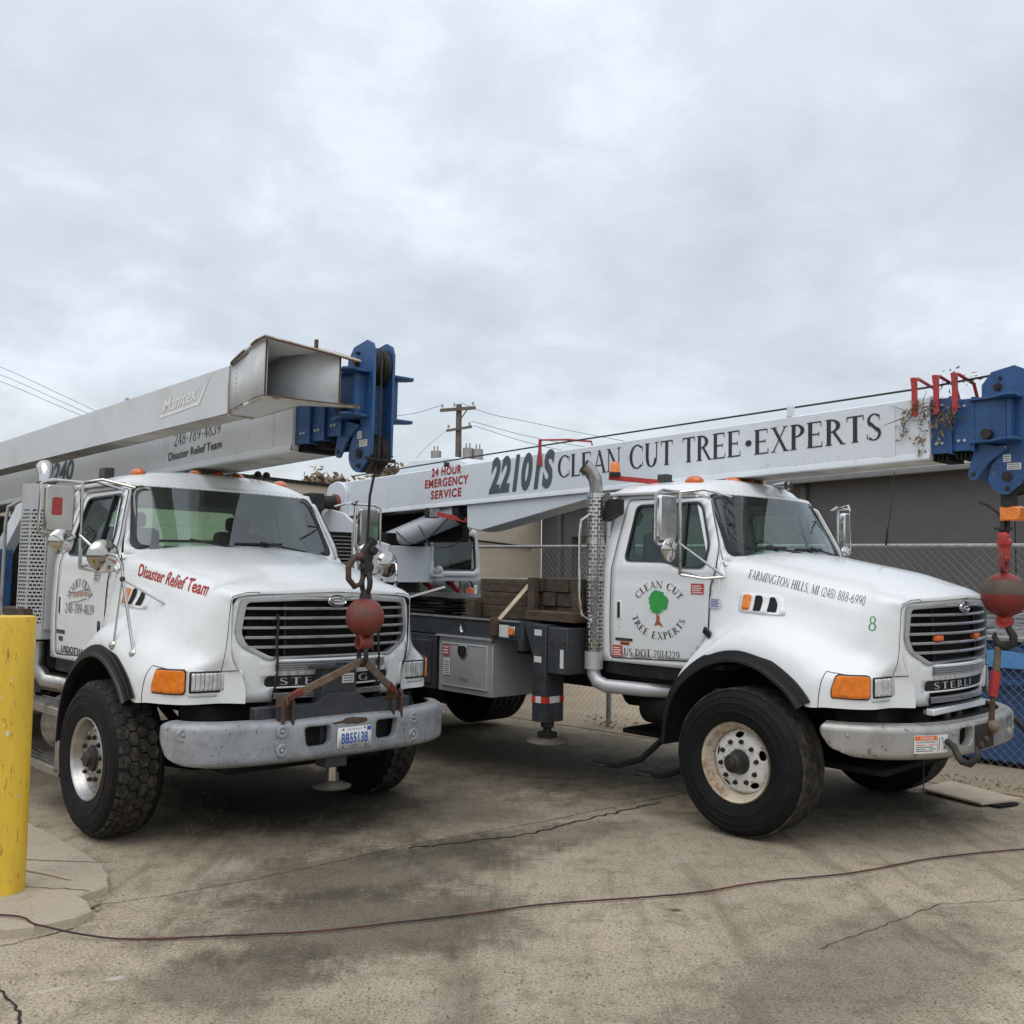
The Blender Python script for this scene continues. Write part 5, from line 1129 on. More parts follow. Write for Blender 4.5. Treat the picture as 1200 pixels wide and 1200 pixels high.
for vs, fs_ in tri:
    def fn(u, v):
        t = math.radians(152-124*u); r = .20+v; return door_pt(-.86+r*math.cos(t)*1.08, 1.465+r*math.sin(t)*.95)
    mb.add([fn(a/w, b*.065) for a, b in vs], fs_)
mb.build('arched_lettering', 'inkblack', dA, smooth=0, recalc=False)
for x0, x1, z in ((-1.03, -.70, 1.625), (-1.05, -.72, 1.55)): MB().tube([(p[0], p[1]-.001, p[2]) for p in (door_pt(x0, z-.02), door_pt((x0+x1)/2, z-.005), door_pt(x1, z+.02))], .0025, 4).build('scroll_line', 'inkgrey', dA)
place_text(sans_text('CRANE RENTAL', .01, .1), lambda u, v: door_pt(-1.0+u, 1.572+v+.06*u), 'scroll_lettering', M['inkbrown'], dA, width=.29, height=.034)
place_text(serif_text('248-789-4839', .05), lambda u, v: door_pt(-1.13+u*1.0, 1.452+v), 'phone_lettering', M['inkblack'], dA, width=.56, height=.075)
place_text(sans_text('USDOT316497', .015), lambda u, v: door_pt(-1.20+u, 1.145+v), 'registration_lettering', M['inkblack'], dA, width=.58, height=.05)
sticker(dA, -.62, -.52, 1.70, 1.78, 'paperw', 4, 'inkgrey'); sticker(dA, -1.30, -1.13, 1.285, 1.315, 'inkblack', 1, 'inkgrey'); sticker(dA, -1.25, -1.17, 1.23, 1.265, 'inkblack', 1, 'inkgrey')
# steps and tank behind the front wheel
for z, x1 in ((.78, -.62), (.36, -.58)):
    st_ = MB().box(-1.45, x1, -1.20, -.98, z-.06, z+.0).build('cab_step', 'alu', TA, bevel=.006)
    for k in range(4): MB().box(-1.44, x1-.01, -1.19+k*.05, -1.165+k*.05, z+.001, z+.008).build('tread_bar', 'alu', st_)
MB().cyl((-1.45, -.80, .57), (-.75, -.80, .57), .24, n=28).build('fuel_tank', 'alu', TA, bevel=.02)
MB().box(-.66, -.56, -1.20, -1.0, .33, .56).build('step_end', 'alu', TA, bevel=.004)
# boom with stowed jib
bmA, zbA, ztA = make_boom(TA, -7.5, 2.46, 2.86, .74, 2.672, 3.085, .195, M['boomg'])
def at_(x0, z0, sl=.026): return lambda u, v: (x0+u, -.1985, z0+v+sl*u)
place_text(serif_text('248-789-4839', .05), at_(-1.10, 2.830, .05), 'phone_lettering', M['inkblack'], bmA, width=.80, height=.105)
place_text(sans_text('Disaster Relief Team', .012), at_(-1.20, 2.715, .045), 'team_lettering', M['inkblack'], bmA, width=.92, height=.065)
place_text(sans_text('26240', .03, .2), at_(-4.25, 2.66, .02), 'model_lettering', M['inkgrey'], bmA, width=.95, height=.20)
superstructure(TA, -6.2, zbA)
boom_head(TA, .0, .085, .74, [(.72, .93, 2.70, 3.07, .172), (.92, 1.08, 2.71, 3.05, .155), (1.07, 1.25, 2.73, 3.04, .135)])
MB().tube([(-6.4, 0, 2.93), (.7, 0, 3.14), (1.33, 0, 3.28)], .008, 6).build('hoist_rope', 'iron', TA)
jy0, jy1 = -.62, -.42
def zl(x): return 2.752+(x+6.0)*.0195
def zh(x): return 3.02+(x+6.0)*.0285
rows = []
for i in range(15):
    x = -6.5+7.1*i/14; rows.append([(x, jy0, zl(x)), (x, jy0, zh(x)), (x, jy1, zh(x)), (x, jy1, zl(x)), (x, jy0, zl(x))])
jib = MB().grid(rows).add(rows[0][:4], [(0, 1, 2, 3)]).build('jib', 'boomg', TA, smooth=20)
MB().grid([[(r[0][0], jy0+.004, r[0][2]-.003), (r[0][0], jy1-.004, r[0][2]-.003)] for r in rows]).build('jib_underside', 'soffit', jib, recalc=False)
# flared end
for z_ in (.0,): MB().tube([(.605, jy0-.004, zl(.6)), (.60, jy0-.004, (zl(.6)+zh(.6))/2), (.61, jy0-.004, zh(.6))], .006, 5).build('weld_bead', 'soffit', jib)
MB().tube([(1.10, jy0-.012, 2.945), (1.10, jy0-.012, 3.325)], .006, 5).build('rusty_edge', 'rust', jib)
MB().tube([(1.44, -.288, 2.90), (1.44, -.288, 3.21)], .005, 5).build('rusty_edge', 'rust', jib)
for q in range(9): MB().cyl((.70, jy0-.006, 2.905+q*.034), (.70, jy0+.002, 2.905+q*.034), .004, n=6).build('rivet', 'soffit', jib)
X0, X1_, X2 = .60, .78, 1.08
pr = [(X0, jy0, zl(X0)), (.72, jy0, zl(.72)), (.84, jy0-.01, zl(.84)+.01), (.95, jy0-.01, 2.90), (1.10, jy0-.01, 2.945)]
pt_ = [(X0, jy0, zh(X0)), (.72, jy0, zh(.72)+.01), (.86, jy0-.01, 3.245), (.95, jy0-.01, 3.31), (1.10, jy0-.01, 3.325)]
MB().grid([[a, b] for a, b in zip(pr, pt_)]).build('jib_cheek', 'boomg', jib, thick=.012, smooth=20)
MB().grid([[(x, jy1+.13*max(0, (x-.6)/.84), a), (x, jy1+.13*max(0, (x-.6)/.84), b)] for x, a, b in ((X0, 2.885, 3.21), (.80, 2.91, 3.27), (1.0, 2.93, 3.325), (1.25, 2.915, 3.27), (1.44, 2.90, 3.21))]).build('jib_inner_cheek', 'boomg', jib, thick=.012)
MB().box(X0-.02, X0, jy0+.012, jy1, 2.86, 3.23).build('jib_bulkhead', 'boomg', jib); MB().box(X0+.002, X0+.012, jy0+.02, jy0+.16, 2.90, 3.17).build('jib_cavity', 'darkgap', jib)
for zb_, zt_, sgn in ((2.905, 2.915, -1), (3.265, 3.275, 1)):
    edge = [(.95, jy0-.02), (1.12, jy0-.02), (1.18, jy0), (1.22, -.56), (1.32, -.44), (1.42, -.33), (1.52, -.26), (1.56, -.235), (1.55, -.205), (1.45, -.20), (1.30, -.24), (1.0, -.33), (.62, -.41), (.62, jy0-.01), (.80, jy0-.02)]
    pp = rpoly(edge, .03, 3); mbp = MB().prism(pp, 'z', 0, .014)
    def dz(x, y): 
        t = min(1, max(0, (x-.62)/.4)); q = max(0, (x-1.1)/.45)
        return (zh(.62)+(3.325-zh(.62))*t-.16*q) if sgn > 0 else (zl(.62)-.012+(.055)*t-.06*q)
    mbp.v = [(x, y, z+dz(x, y)) for x, y, z in mbp.v]; pl = mbp.build('jib_flare_plate', 'boomg', jib, smooth=30)
    e2 = [(x, y) for x, y in pp if x > .6 and not (x < 1.0 and y > -.4)]
    MB().tube([(x+.004, y-.003, dz(x, y)+.007) for x, y in e2], .010, 6).build('rolled_lip', 'lipsteel', pl); MB().tube([(x+.009, y-.008, dz(x, y)+.007-.006*sgn) for x, y in e2], .006, 5).build('rusty_weld', 'rust', pl)
MB().box(1.30, 1.32, -.40, -.38, 3.25, 3.32).build('jib_pin_post', 'rust', jib)
MB().box(-1.6, -1.57, -.42, -.40, zh(-1.6), zh(-1.6)+.12).build('jib_stop', 'galv', jib)
place_text(sans_text('Manitex', .02, .25), lambda u, v: (-.42+u, jy0-.003, 2.985+v+.085*u), 'maker_lettering', M['inkpale'], jib, width=.56, height=.10)
panel([(-.48, 2.925), (.0, 2.955), (.17, 2.965), (.22, 3.02), (.33, 3.16), (.25, 3.09), (.15, 2.99), (-.02, 2.975), (-.46, 2.948)], [], lambda x, z: (x, jy0-.003, z+.02), .1).build('maker_swoosh', 'inkpale', jib, recalc=False)
# gear behind the cab on the near side
MB().box(-2.52, -2.47, -1.10, -.98, 1.4, 1.95).build('blue_frame', 'blue', TA, bevel=.01)
MB().beam((-3.6, -.9, 1.5), (-2.9, -.75, 2.35), .1, .14).build('stabiliser_arm', 'boomw', TA)
MB().cyl((-3.9, -1.0, 1.52), (-3.0, -.98, 1.85), .12, n=20).build('hydraulic_cylinder', 'boomw', TA)
MB().box(-4.6, -3.9, -1.0, -.3, 1.4, 2.3).build('control_box', 'chassis', TA, bevel=.02)
MB().tube([(-3.8, -.9, 2.3), (-3.2, -.95, 2.1), (-2.8, -.9, 1.5)], .03, 8).build('hose', 'black', TA)
outrigger(TA, -1.98)

# ================================================================== hook balls, slings
def ring(mb, c, r, t, ax='y', n=20, sq=1.0):
    pts = []
    for k in range(n):
        a = 2*PI*k/n; u, v = r*math.cos(a), r*sq*math.sin(a)
        pts.append(Vector(c)+Vector({'y': (u, 0, v), 'x': (0, u, v), 'z': (u, v, 0)}[ax]))
    return mb.tube(pts, t, 8, closed=True)
def world_empty(name, truck, loc): return empty(name, truck @ Matrix.Translation(loc))
# left: grimy red ball
b = tag(world_empty('hook_ball', MA_, (1.40, .0, 1.515)), 'rusty red overhaul ball hanging in front of the left truck\'s grille', 'hook ball', 'overhaul balls hanging from the crane booms')
MB().sphere((0, 0, 0), .128, 36).build('ball', 'redball', b, smooth=80)
MB().cyl((0, 0, .11), (0, 0, .175), .045, .03, n=16).build('neck', 'iron', b)
m = MB(); ring(m, (0, 0, .225), .045, .019, 'y', sq=1.5); m.build('swivel_link', 'iron', b, smooth=60)
m = MB(); m.cyl((0, -.045, .33), (0, .045, .33), .03).box(-.03, .03, -.032, .032, .27, .42); m.build('swivel_block', 'iron', b, bevel=.01)
m = MB(); m.tube([(0, -.04, .40), (0, -.10, .39), (0, -.145, .33), (0, -.14, .25), (0, -.09, .20), (0, -.04, .22), (0, -.02, .28)], .020, 8, rs=[.03, .024, .02, .02, .02, .018, .012]); m.build('snap_hook', 'rust', b, smooth=60)
MB().beam((0, -.05, .37), (0, .05, .52), .05, .055).cyl((-.05, .03, .44), (.05, .03, .44), .03).build('wedge_socket', 'iron', b, bevel=.01)
MB().cyl((0, -.05, -.17), (0, .05, -.17), .045, n=16).box(-.03, .03, -.05, -.025, -.2, -.11).box(-.03, .03, .025, .05, -.2, -.11).build('shackle_clevis', 'redball', b, bevel=.006)
m = MB(); ring(m, (0, -.01, -.25), .04, .017, 'y', sq=1.6); m.build('shackle', 'iron', b, smooth=60)
MB().tube([(0, .0, .50), (.04, -.02, .80), (.12, -.01, 1.12)], .009, 8).build('hoist_rope', 'iron', b)
MB().add([(.118, .055, -.035), (.118, .10, -.035), (.118, .10, .02), (.118, .055, .02)], [(0, 1, 2, 3)])
sl_ = tag(world_empty('lifting_sling', MA_, (1.40, .0, 1.25)), 'dirty brown tie-down slings spread from the left hook ball to brackets above the painted bumper', 'sling')
for sg, y in ((-1, -.47), (1, .42)):
    st = MB(); st.beam((0, 0, -.02), (-.17, y*.86, -.235), .05, .018, (1, 0, 0)).build('webbing', 'sling', sl_, bevel=.004)
    MB().beam((-.15, y*.78, -.205), (-.19, y*.95, -.262), .045, .03, (1, 0, 0)).build('worn_red_end', 'redball', sl_, bevel=.006)
    m = MB(); ring(m, (-.20, y*.98, -.285), .03, .011, 'y'); m.cyl((-.22, y*.98-.05, -.31), (-.22, y*.98+.05, -.31), .014); m.build('shackle', 'rust', sl_, smooth=50)
# right: red and grime banded ball
b = tag(world_empty('hook_ball', MB_, (1.345, 0, 1.705)), 'larger red overhaul ball with dark grimy band, hanging at the right edge of the photo', 'hook ball', 'overhaul balls hanging from the crane booms')
MB().sphere((0, 0, 0), .152, 40).build('ball', 'redball2', b, smooth=80)
bd = MB().lathe([(.1535*math.sin(math.radians(a)), .1535*math.cos(math.radians(a))) for a in range(48, 89, 5)], (0, 0, 0), 'z', 40); bd.build('grimy_band', 'soot', b, smooth=80, recalc=False)
m = MB(); m.tube([(0, y, z) for y, z in rrect(-.05, .05, .155, .29, .04, 4)], .018, 8, closed=True); m.build('swivel_link', 'redball', b, smooth=60)
MB().cyl((0, -.04, .25), (0, .04, .25), .03, n=14).box(-.03, .03, -.03, .03, .25, .40).cyl((0, -.035, .36), (0, .035, .36), .045, n=16).build('swivel', 'red', b, bevel=.01)
MB().box(-.035, .035, -.05, .045, .33, .43).build('swivel_block', 'red', b, bevel=.02)
MB().cyl((0, -.03, .44), (0, -.03, .60), .015).tube([(-.02, 0, .43), (0, 0, .50), (.03, 0, .56)], .02, 8).box(-.06, .05, -.02, .02, .445, .462).build('cable_clamp', 'iron', b)
MB().tube([(.02, 0, .42), (.035, 0, .62), (.04, 0, .80)], .016, 8).build('hoist_rope', 'iron', b)
MB().tube([(.0, -.01, .47), (-.03, -.02, .56), (-.10, -.04, .62), (-.15, -.05, .64)], .010, 6).build('loose_rope_end', 'iron', b)
MB().box(-.015, .12, -.05, .05, .505, .605).build('yellow_weight', 'amber', b, bevel=.012)
MB().cyl((.035, 0, .60), (.035, 0, .72), .055, n=16).build('rope_socket', 'iron', b)
MB().sphere((0, 0, -.175), .042, 20).cyl((0, -.03, -.175), (0, .03, -.175), .05).build('hook_neck', 'red', b, smooth=50)
MB().tube([(.01, 0, -.20), (.03, 0, -.24), (.055, 0, -.28), (.05, 0, -.33), (0, 0, -.355), (-.05, 0, -.335), (-.07, 0, -.29), (-.065, 0, -.26)], .02, 10, rs=[.022, .024, .028, .03, .028, .024, .018, .008]).build('hook', 'iron', b, smooth=60)
s2 = tag(world_empty('turnbuckle_strap', MB_, (1.30, 0, 1.35)), 'worn red and brown turnbuckle strap pulling the right hook down to the bumper', 'strap')
MB().cyl((0, 0, 0), (-.012, -.01, -.17), .022, .024, n=12).build('webbing', 'sling', s2)
MB().cyl((-.012, -.01, -.17), (-.03, -.02, -.34), .034, .030, n=12).build('red_sleeve', 'red', s2)
MB().cyl((-.03, -.02, -.34), (-.04, -.03, -.53), .016, .022, n=10).build('rod', 'rust', s2)
MB().sphere((-.03, -.035, -.545), .045, 14).build('knot', 'sling', s2)

# ================================================================== loads on the right truck's deck
def child(o, par): 
    o.parent = par; return o
def deck_box(name, x0, x1, y0, y1, z0, z1, m, label, cat_, grp, bevel=.006):
    e = MB().box(x0, x1, y0, y1, z0, z1); e.v = [(a-x0, b-y0, c-z0) for a, b, c in e.v]; o = e.build(name, m, None, bevel=bevel); o.matrix_world = MB_ @ Matrix.Translation((x0, y0, z0)); return tag(o, label, cat_, grp)
rn = random.Random(5)
lv = ['bottom', 'middle', 'top']
for i in range(3):
    for j in range(3):
        y = -.92+j*.16; z = 1.36+i*.121+rn.uniform(0, .003)
        pos = ['nearest the strap', 'second from the near side', 'third from the near side'][j]
        dx = rn.uniform(-.015, .015)
        deck_box('timber_block', -2.98+dx, -2.37+dx, y, y+.15, z, z+.118, 'wood', 'brown timber, %s course of the strapped stack, %s' % (lv[i], pos), 'timber', 'timber cribbing on the truck deck')
nm = ['first', 'second', 'third', 'fourth']
for i in range(3):
    for k in range(4):
        x = -2.28+k*.152; z = 1.38+i*.122
        deck_box('timber_block', x, x+.146, -.95+rn.uniform(-.02, .02), .1, z, z+.116, 'woodend', 'dark timber end, %s from left in the %s row beside the tall exhaust stack' % (nm[k], lv[i]), 'timber', 'timber cribbing on the truck deck')
for x, l in ((-2.225, 'upright grey stake between the strapped timbers and the end-on timbers'), (-1.70, 'upright grey stake just left of the right truck\'s exhaust stack')):
    deck_box('stake', x, x+.085, -1.06, -1.0, 1.40, 1.745, 'wood', l, 'stake', 'wooden stakes holding the timber', .004)
deck_box('timber_offcut', -3.05, -2.93, -1.05, -.95, 1.36, 1.53, 'wood', 'short upright timber offcut at the left foot of the strapped stack', 'timber', None)
ordn = ['bottom', 'second from bottom', 'third from bottom', 'fourth from bottom', 'fifth from bottom', 'sixth from bottom', 'second from top', 'topmost']
for i in range(8):
    mb = MB(); z = 1.365+i*.0225; rows = []
    for q in range(13):
        t = q/12; x = -4.35+1.32*t+rn.uniform(-.01, .01); sag = .010*math.sin(t*5+i)*.6
        rows.append([(x, -1.05+rn.uniform(-.02, .02), z+sag), (x, -1.05+rn.uniform(-.01, .01), z+sag+.017), (x, -.2, z+sag+.017), (x, -.2, z+sag)])
    mb.grid(rows); mb.v = [(a+3.7, b_+1.0, c-z) for a, b_, c in mb.v]
    o = mb.build('ground_mat', 'black', None, smooth=20, thick=.004); o.matrix_world = MB_ @ Matrix.Translation((-3.7, -1.0, z)); tag(o, 'thin black ground mat, %s of the pile on the right truck\'s deck' % ordn[i], 'mat', 'black ground mats piled on the deck')
rs = tag(world_empty('ratchet_strap', MB_, (-2.45, -1.2, 1.37)), 'tan ratchet strap running over the timber stack down to the deck rail', 'strap')
MB().beam((-.02, -.02, -.05), (.18, .27, .362), .045, .006, (0, -1, .3)).beam((.18, .27, .362), (.2, .9, .364), .045, .006, (0, 0, 1)).build('webbing', 'ply', rs)
MB().box(-.06, .02, -.035, -.01, -.14, .02).build('ratchet', 'rust', rs, bevel=.006)
MB().tube([(-.02, -.03, -.14), (-.01, -.03, -.19), (-.03, -.025, -.21)], .008, 6).build('strap_hook', 'iron', rs)
o = MB().beam((-4.25, -1.12, 1.42), (-3.35, -1.05, 1.63), .02, .02); o = o.build('fibreglass_pole', 'inkpale', None); o.matrix_world = MB_; tag(o, 'thin pale pole leaning across the black ground mats on the right truck', 'pole')
# dead twigs and leaves caught on the boom tip
def leaves(name, pts, n, size, mats, spread, seed, kind='stuff'):
    r = random.Random(seed); mb = MB()
    for _ in range(n):
        c = Vector(r.choice(pts))+Vector((r.gauss(0, spread[0]), r.gauss(0, spread[1]), r.gauss(0, spread[2])))
        a = Vector((r.uniform(-1, 1), r.uniform(-1, 1), r.uniform(-1.4, .4))).normalized(); b_ = a.cross(Vector((r.uniform(-1, 1), r.uniform(-1, 1), r.uniform(-1, 1)))).normalized(); s_ = size*r.uniform(.6, 1.4); k = a.cross(b_)*s_*.12
        mb.add([c, c+a*s_*.5+b_*s_*.2+k, c+a*s_, c+a*s_*.5-b_*s_*.2+k], [(0, 1, 2), (0, 2, 3)])
    return mb.build(name, mats, None, smooth=0, recalc=False)
M['deadleaf'] = mat('dead_leaves', (.27, .20, .125), .85, var=.5, vscale=9)
M['bark'] = mat('bark', (.09, .07, .055), .9, var=.3, bump=.5)
o = leaves('caught_leaves', [(.74, -.225, 2.90), (.72, -.225, 2.84), (.76, -.22, 2.98), (.89, -.225, 2.95), (.88, -.22, 2.86), (.87, -.22, 2.78), (.93, -.21, 3.0), (.98, -.2, 2.93), (1.02, -.2, 2.96), (1.05, -.2, 2.90), (1.08, -.2, 3.0), (.97, -.2, 2.84), (.85, -.22, 3.05), (1.12, .0, 3.23), (.97, .0, 3.235)], 190, .042, M['deadleaf'], (.022, .012, .035), 4)
o.matrix_world = MB_; tag(o, 'dead brown leaves and twigs snagged on the red guides at the boom tip', 'leaves', kind='stuff')

rt_ = random.Random(77); mb = MB()
for k in range(26):
    p = Vector((rt_.uniform(.72, 1.12), -.225, rt_.uniform(2.92, 3.04))); pts = [p]
    d = Vector((rt_.uniform(-.5, .5), rt_.uniform(-.15, .05), rt_.uniform(-1, .3))).normalized()
    for q in range(4): d = (d+Vector((rt_.uniform(-.5, .5), rt_.uniform(-.1, .1), rt_.uniform(-.5, .3)))).normalized(); p = p+d*rt_.uniform(.02, .05); p.y = min(p.y, -.21); pts.append(p)
    mb.tube(pts, .003, 4, rs=[.004, .0035, .003, .002, .001])
o = mb.build('caught_twigs', 'bark', None, smooth=0); o.matrix_world = MB_; tag(o, 'thin bare twigs tangled with the dead leaves on the boom tip guides', 'twigs', kind='stuff')
# ================================================================== ground
gm = bpy.data.materials.new('worn_concrete'); gm.use_nodes = True; t = gm.node_tree; bs_ = t.nodes['Principled BSDF']; bs_.inputs['Roughness'].default_value = .88; bs_.inputs['Specular IOR Level'].default_value = .25
tc = N(t, 'ShaderNodeTexCoord'); O = tc.outputs['Object']
def nz(sc, det=6, ro=.6, vec=None, dist=0): n = N(t, 'ShaderNodeTexNoise', Scale=sc, Detail=float(det), Roughness=ro, Distortion=dist); LK(t, vec or O, n.inputs['Vector']); return n.outputs['Fac']
def rmp(x, a, b, c=0, d=1): r = N(t, 'ShaderNodeMapRange'); r.interpolation_type = 'SMOOTHSTEP'; r.inputs[1].default_value = a; r.inputs[2].default_value = b; r.inputs[3].default_value = c; r.inputs[4].default_value = d; LK(t, x, r.inputs[0]); return r.outputs[0]
def mixc(f, a, b, mode='MIX'):
    x = N(t, 'ShaderNodeMix'); x.data_type = 'RGBA'; x.blend_type = mode
    if isinstance(f, float): x.inputs[0].default_value = f
    else: LK(t, f, x.inputs[0])
    for i, v in ((6, a), (7, b)):
        if isinstance(v, tuple): x.inputs[i].default_value = (*v, 1)
        else: LK(t, v, x.inputs[i])
    return x.outputs[2]
def mapped(rot, sc, loc=(0, 0, 0)):
    m = N(t, 'ShaderNodeMapping'); LK(t, O, m.inputs[0]); m.inputs['Rotation'].default_value = (0, 0, rot); m.inputs['Scale'].default_value = sc; m.inputs['Location'].default_value = loc; return m.outputs[0]
base = mixc(rmp(nz(.55), .3, .7), (.35, .293, .21), (.50, .42, .30))
base = mixc(rmp(nz(5, 8, .7), .46, .66, 0, .55), base, (.17, .138, .095))
base = mixc(rmp(nz(2.2, 8, .72), .5, .66, 0, .55), base, (.44, .395, .315))
base = mixc(rmp(nz(70, 5, .85), .50, .58, 0, .85), base, (.12, .10, .074))
base = mixc(rmp(nz(60, 3, .75), .58, .66, 0, .9), base, (.52, .49, .43))
base = mixc(rmp(nz(9, 5, .8), .66, .70, 0, .5), base, (.30, .17, .08))
base = mixc(rmp(nz(17, 5, .75), .645, .685, 0, .8), base, (.06, .05, .038))
base = mixc(rmp(nz(38, 4, .75), .66, .70, 0, .8), base, (.05, .042, .034))
base = mixc(rmp(nz(33, 4, .8, mapped(.4, (1, .3, 1), (5, 5, 0))), .66, .70, 0, .7), base, (.60, .56, .48))
# sweeping tyre tracks running along and across the trucks
tr1 = nz(1.6, 5, .55, mapped(-.80, (1, .10, 1), (3.1, 0, 0))); base = mixc(rmp(tr1, .55, .68, 0, .55), base, (.11, .09, .062))
tr2 = nz(3.2, 5, .6, mapped(.62, (1, .08, 1), (7, 2, 0))); base = mixc(rmp(tr2, .58, .68, 0, .38), base, (.11, .092, .066))
fine = nz(26, 4, .6, mapped(-.75, (1, .12, 1))); base = mixc(rmp(fine, .52, .68, 0, .18), base, (.12, .10, .072))
# oil and dirt patches, plus contact shade painted dark beneath the trucks
def blob(cx, cy, rx, ry, rot=0, amt=.8, c=(.042, .035, .026), e0=.55, e1=1.25):
    global base
    m = N(t, 'ShaderNodeMapping'); LK(t, O, m.inputs[0]); m.vector_type = 'TEXTURE'; m.inputs['Location'].default_value = (cx, cy, 0); m.inputs['Rotation'].default_value = (0, 0, rot); m.inputs['Scale'].default_value = (rx, ry, 1)
    s_ = N(t, 'ShaderNodeSeparateXYZ'); LK(t, m.outputs[0], s_.inputs[0])
    d = MATH(t, 'SQRT', MATH(t, 'ADD', MATH(t, 'MULTIPLY', s_.outputs[0], s_.outputs[0]), MATH(t, 'MULTIPLY', s_.outputs[1], s_.outputs[1])))
    d = MATH(t, 'ADD', d, MATH(t, 'ADD', MATH(t, 'MULTIPLY', MATH(t, 'SUBTRACT', nz(2.6, 9, .75), .5), 1.7), MATH(t, 'MULTIPLY', MATH(t, 'SUBTRACT', nz(21, 6, .8), .5), .9)))
    base = mixc(rmp(d, e1, e0, 0, amt), base, c)
blob(-1.9, 8.3, 1.5, 1.0, -.8, .8); blob(-1.3, 8.1, 2.0, 1.6, -.8, .5); blob(-.2, 9.8, 2.2, 1.3, -.8, .5); blob(-.75, 6.15, 1.1, .55, .5, .6); blob(-.75, 5.2, 1.1, .7, .2, .62, (.042, .034, .024), .5, 1.1); blob(-1.2, 4.5, .5, .35, .3, .5); blob(2.5, 8.7, 1.6, .9, -.8, .75); blob(.9, 10.1, 2.0, 1.3, -.8, .5)
blob(3.25, 5.35, .14, .32, .7, .75, (.03, .032, .034), .6, 1.1); blob(.9, 5.45, .07, .05, 0, .8, e0=.4, e1=1.0); blob(.15, 6.9, 1.2, .3, .5, .4); blob(1.6, 4.6, .5, 1.4, -.8, .38)
blob(-1.95, 4.35, .025, .17, -1.1, .6, (.58, .56, .52), .2, .9); blob(-1.72, 4.48, .03, .06, -1.0, .6, (.58, .56, .52), .2, .9)
LK(t, base, bs_.inputs['Base Color'])
hb_ = MATH(t, 'ADD', MATH(t, 'MULTIPLY', nz(90, 3, .8), .6), MATH(t, 'MULTIPLY', nz(14, 6, .7), .8)); bm2 = N(t, 'ShaderNodeBump', Strength=.55, Distance=.012); LK(t, hb_, bm2.inputs['Height']); LK(t, bm2.outputs[0], bs_.inputs['Normal'])
M['ground'] = gm
# joints: the slab sheets stop either side of them and the gap shows dark earth a centimetre below
g = MB().add([(-600, -200, -.035), (600, -200, -.035), (600, 900, -.035), (-600, 900, -.035)], [(0, 1, 2, 3)]).build('earth', mat('earth', (.06, .05, .038), .95, var=.4, vscale=5), None, recalc=False); tag(g, kind='structure')
J1 = [(-40, 3.0), (-12, 4.6), (-4, 5.2), (-2.22, 5.42), (-1.9, 5.6), (-1.47, 5.92), (-1.05, 6.30), (-.655, 6.69), (-.15, 7.05), (.34, 7.42), (.9, 7.9), (1.44, 8.33), (3.2, 9.9), (7, 13.5), (40, 44)]
def jit(pts, n, a, seed):
    r = random.Random(seed); o = []
    for i in range(len(pts)-1):
        p, q = Vector(pts[i]), Vector(pts[i+1]); k = max(1, int((q-p).length/n)) if max(abs(p.x), abs(q.x)) < 15 else 1
        for j in range(k):
            v = p.lerp(q, j/k); o.append((v.x+r.uniform(-a, a), v.y+r.uniform(-a, a)))
    o.append(pts[-1]); return o
J1j = jit(J1, .06, .006, 2)
up_edge = [(x-.004-.004*(i % 3), y+.005+.004*(i % 2)) for i, (x, y) in enumerate(J1j)]; lo_edge = [(x+.004, y-.004) for x, y in J1j]
def sheet(outline, name, m, z=0, sp=None):
    v, e, f, *_ = geometry.delaunay_2d_cdt([Vector(p) for p in outline], [(i, (i+1) % len(outline)) for i in range(len(outline))], [], 1, 1e-6)
    fs = [tuple(q) for q in f if inpoly(sum(v[i].x for i in q)/3, sum(v[i].y for i in q)/3, outline)]
    o = MB().add([(p.x, p.y, z) for p in v], fs).build(name, m, None, smooth=0, recalc=False)
    for p in o.data.polygons: pass
    bm = bmesh.new(); bm.from_mesh(o.data)
    for fc in bm.faces:
        fc.normal_update()
        if fc.normal.z < 0: fc.normal_flip()
    if True:
        r = bmesh.ops.extrude_face_region(bm, geom=list(bm.faces)); vs = [q for q in r['geom'] if isinstance(q, bmesh.types.BMVert)]
        bmesh.ops.translate(bm, vec=(0, 0, -.03), verts=vs); bmesh.ops.recalc_face_normals(bm, faces=bm.faces)
    bm.to_mesh(o.data); bm.free(); return o
far = [(40, 500), (-500, 500), (-500, 3)]
FENCE_A, FENCE_B = MB_ @ Vector((-22, 1.95, 0)), MB_ @ Vector((14, 1.95, 0))
slab = sheet(up_edge+[(60, 70), (FENCE_B.x, FENCE_B.y)] + [(FENCE_A.x, FENCE_A.y), (-60, 40), (-60, 4)] if False else [p for p in up_edge if abs(p[0]) < 11]+[(11, 17.6), (-11, 40), (-40, 40), (-40, 4.2)], 'ground', gm); tag(slab, kind='structure')
J2 = jit([(-9, 8), (-4.2, 6.1), (-2.6, 4.75), (-2.161, 4.346), (-1.914, 4.029), (-1.2, 3.2), (0, 2), (3, -2)], .05, .012, 5)
lowslab = sheet([p for p in lo_edge if abs(p[0]) < 11]+[(11, -3), (3.0, -3)]+[(x+.012, y+.004) for x, y in reversed(J2)][0:]+[(-10.5, 4.6)] if False else [p for p in lo_edge if abs(p[0]) < 11]+[(14, 10), (14, -5), (-11, -5)], 'ground', gm); tag(lowslab, kind='structure')
cg = MB(); rr = random.Random(8)
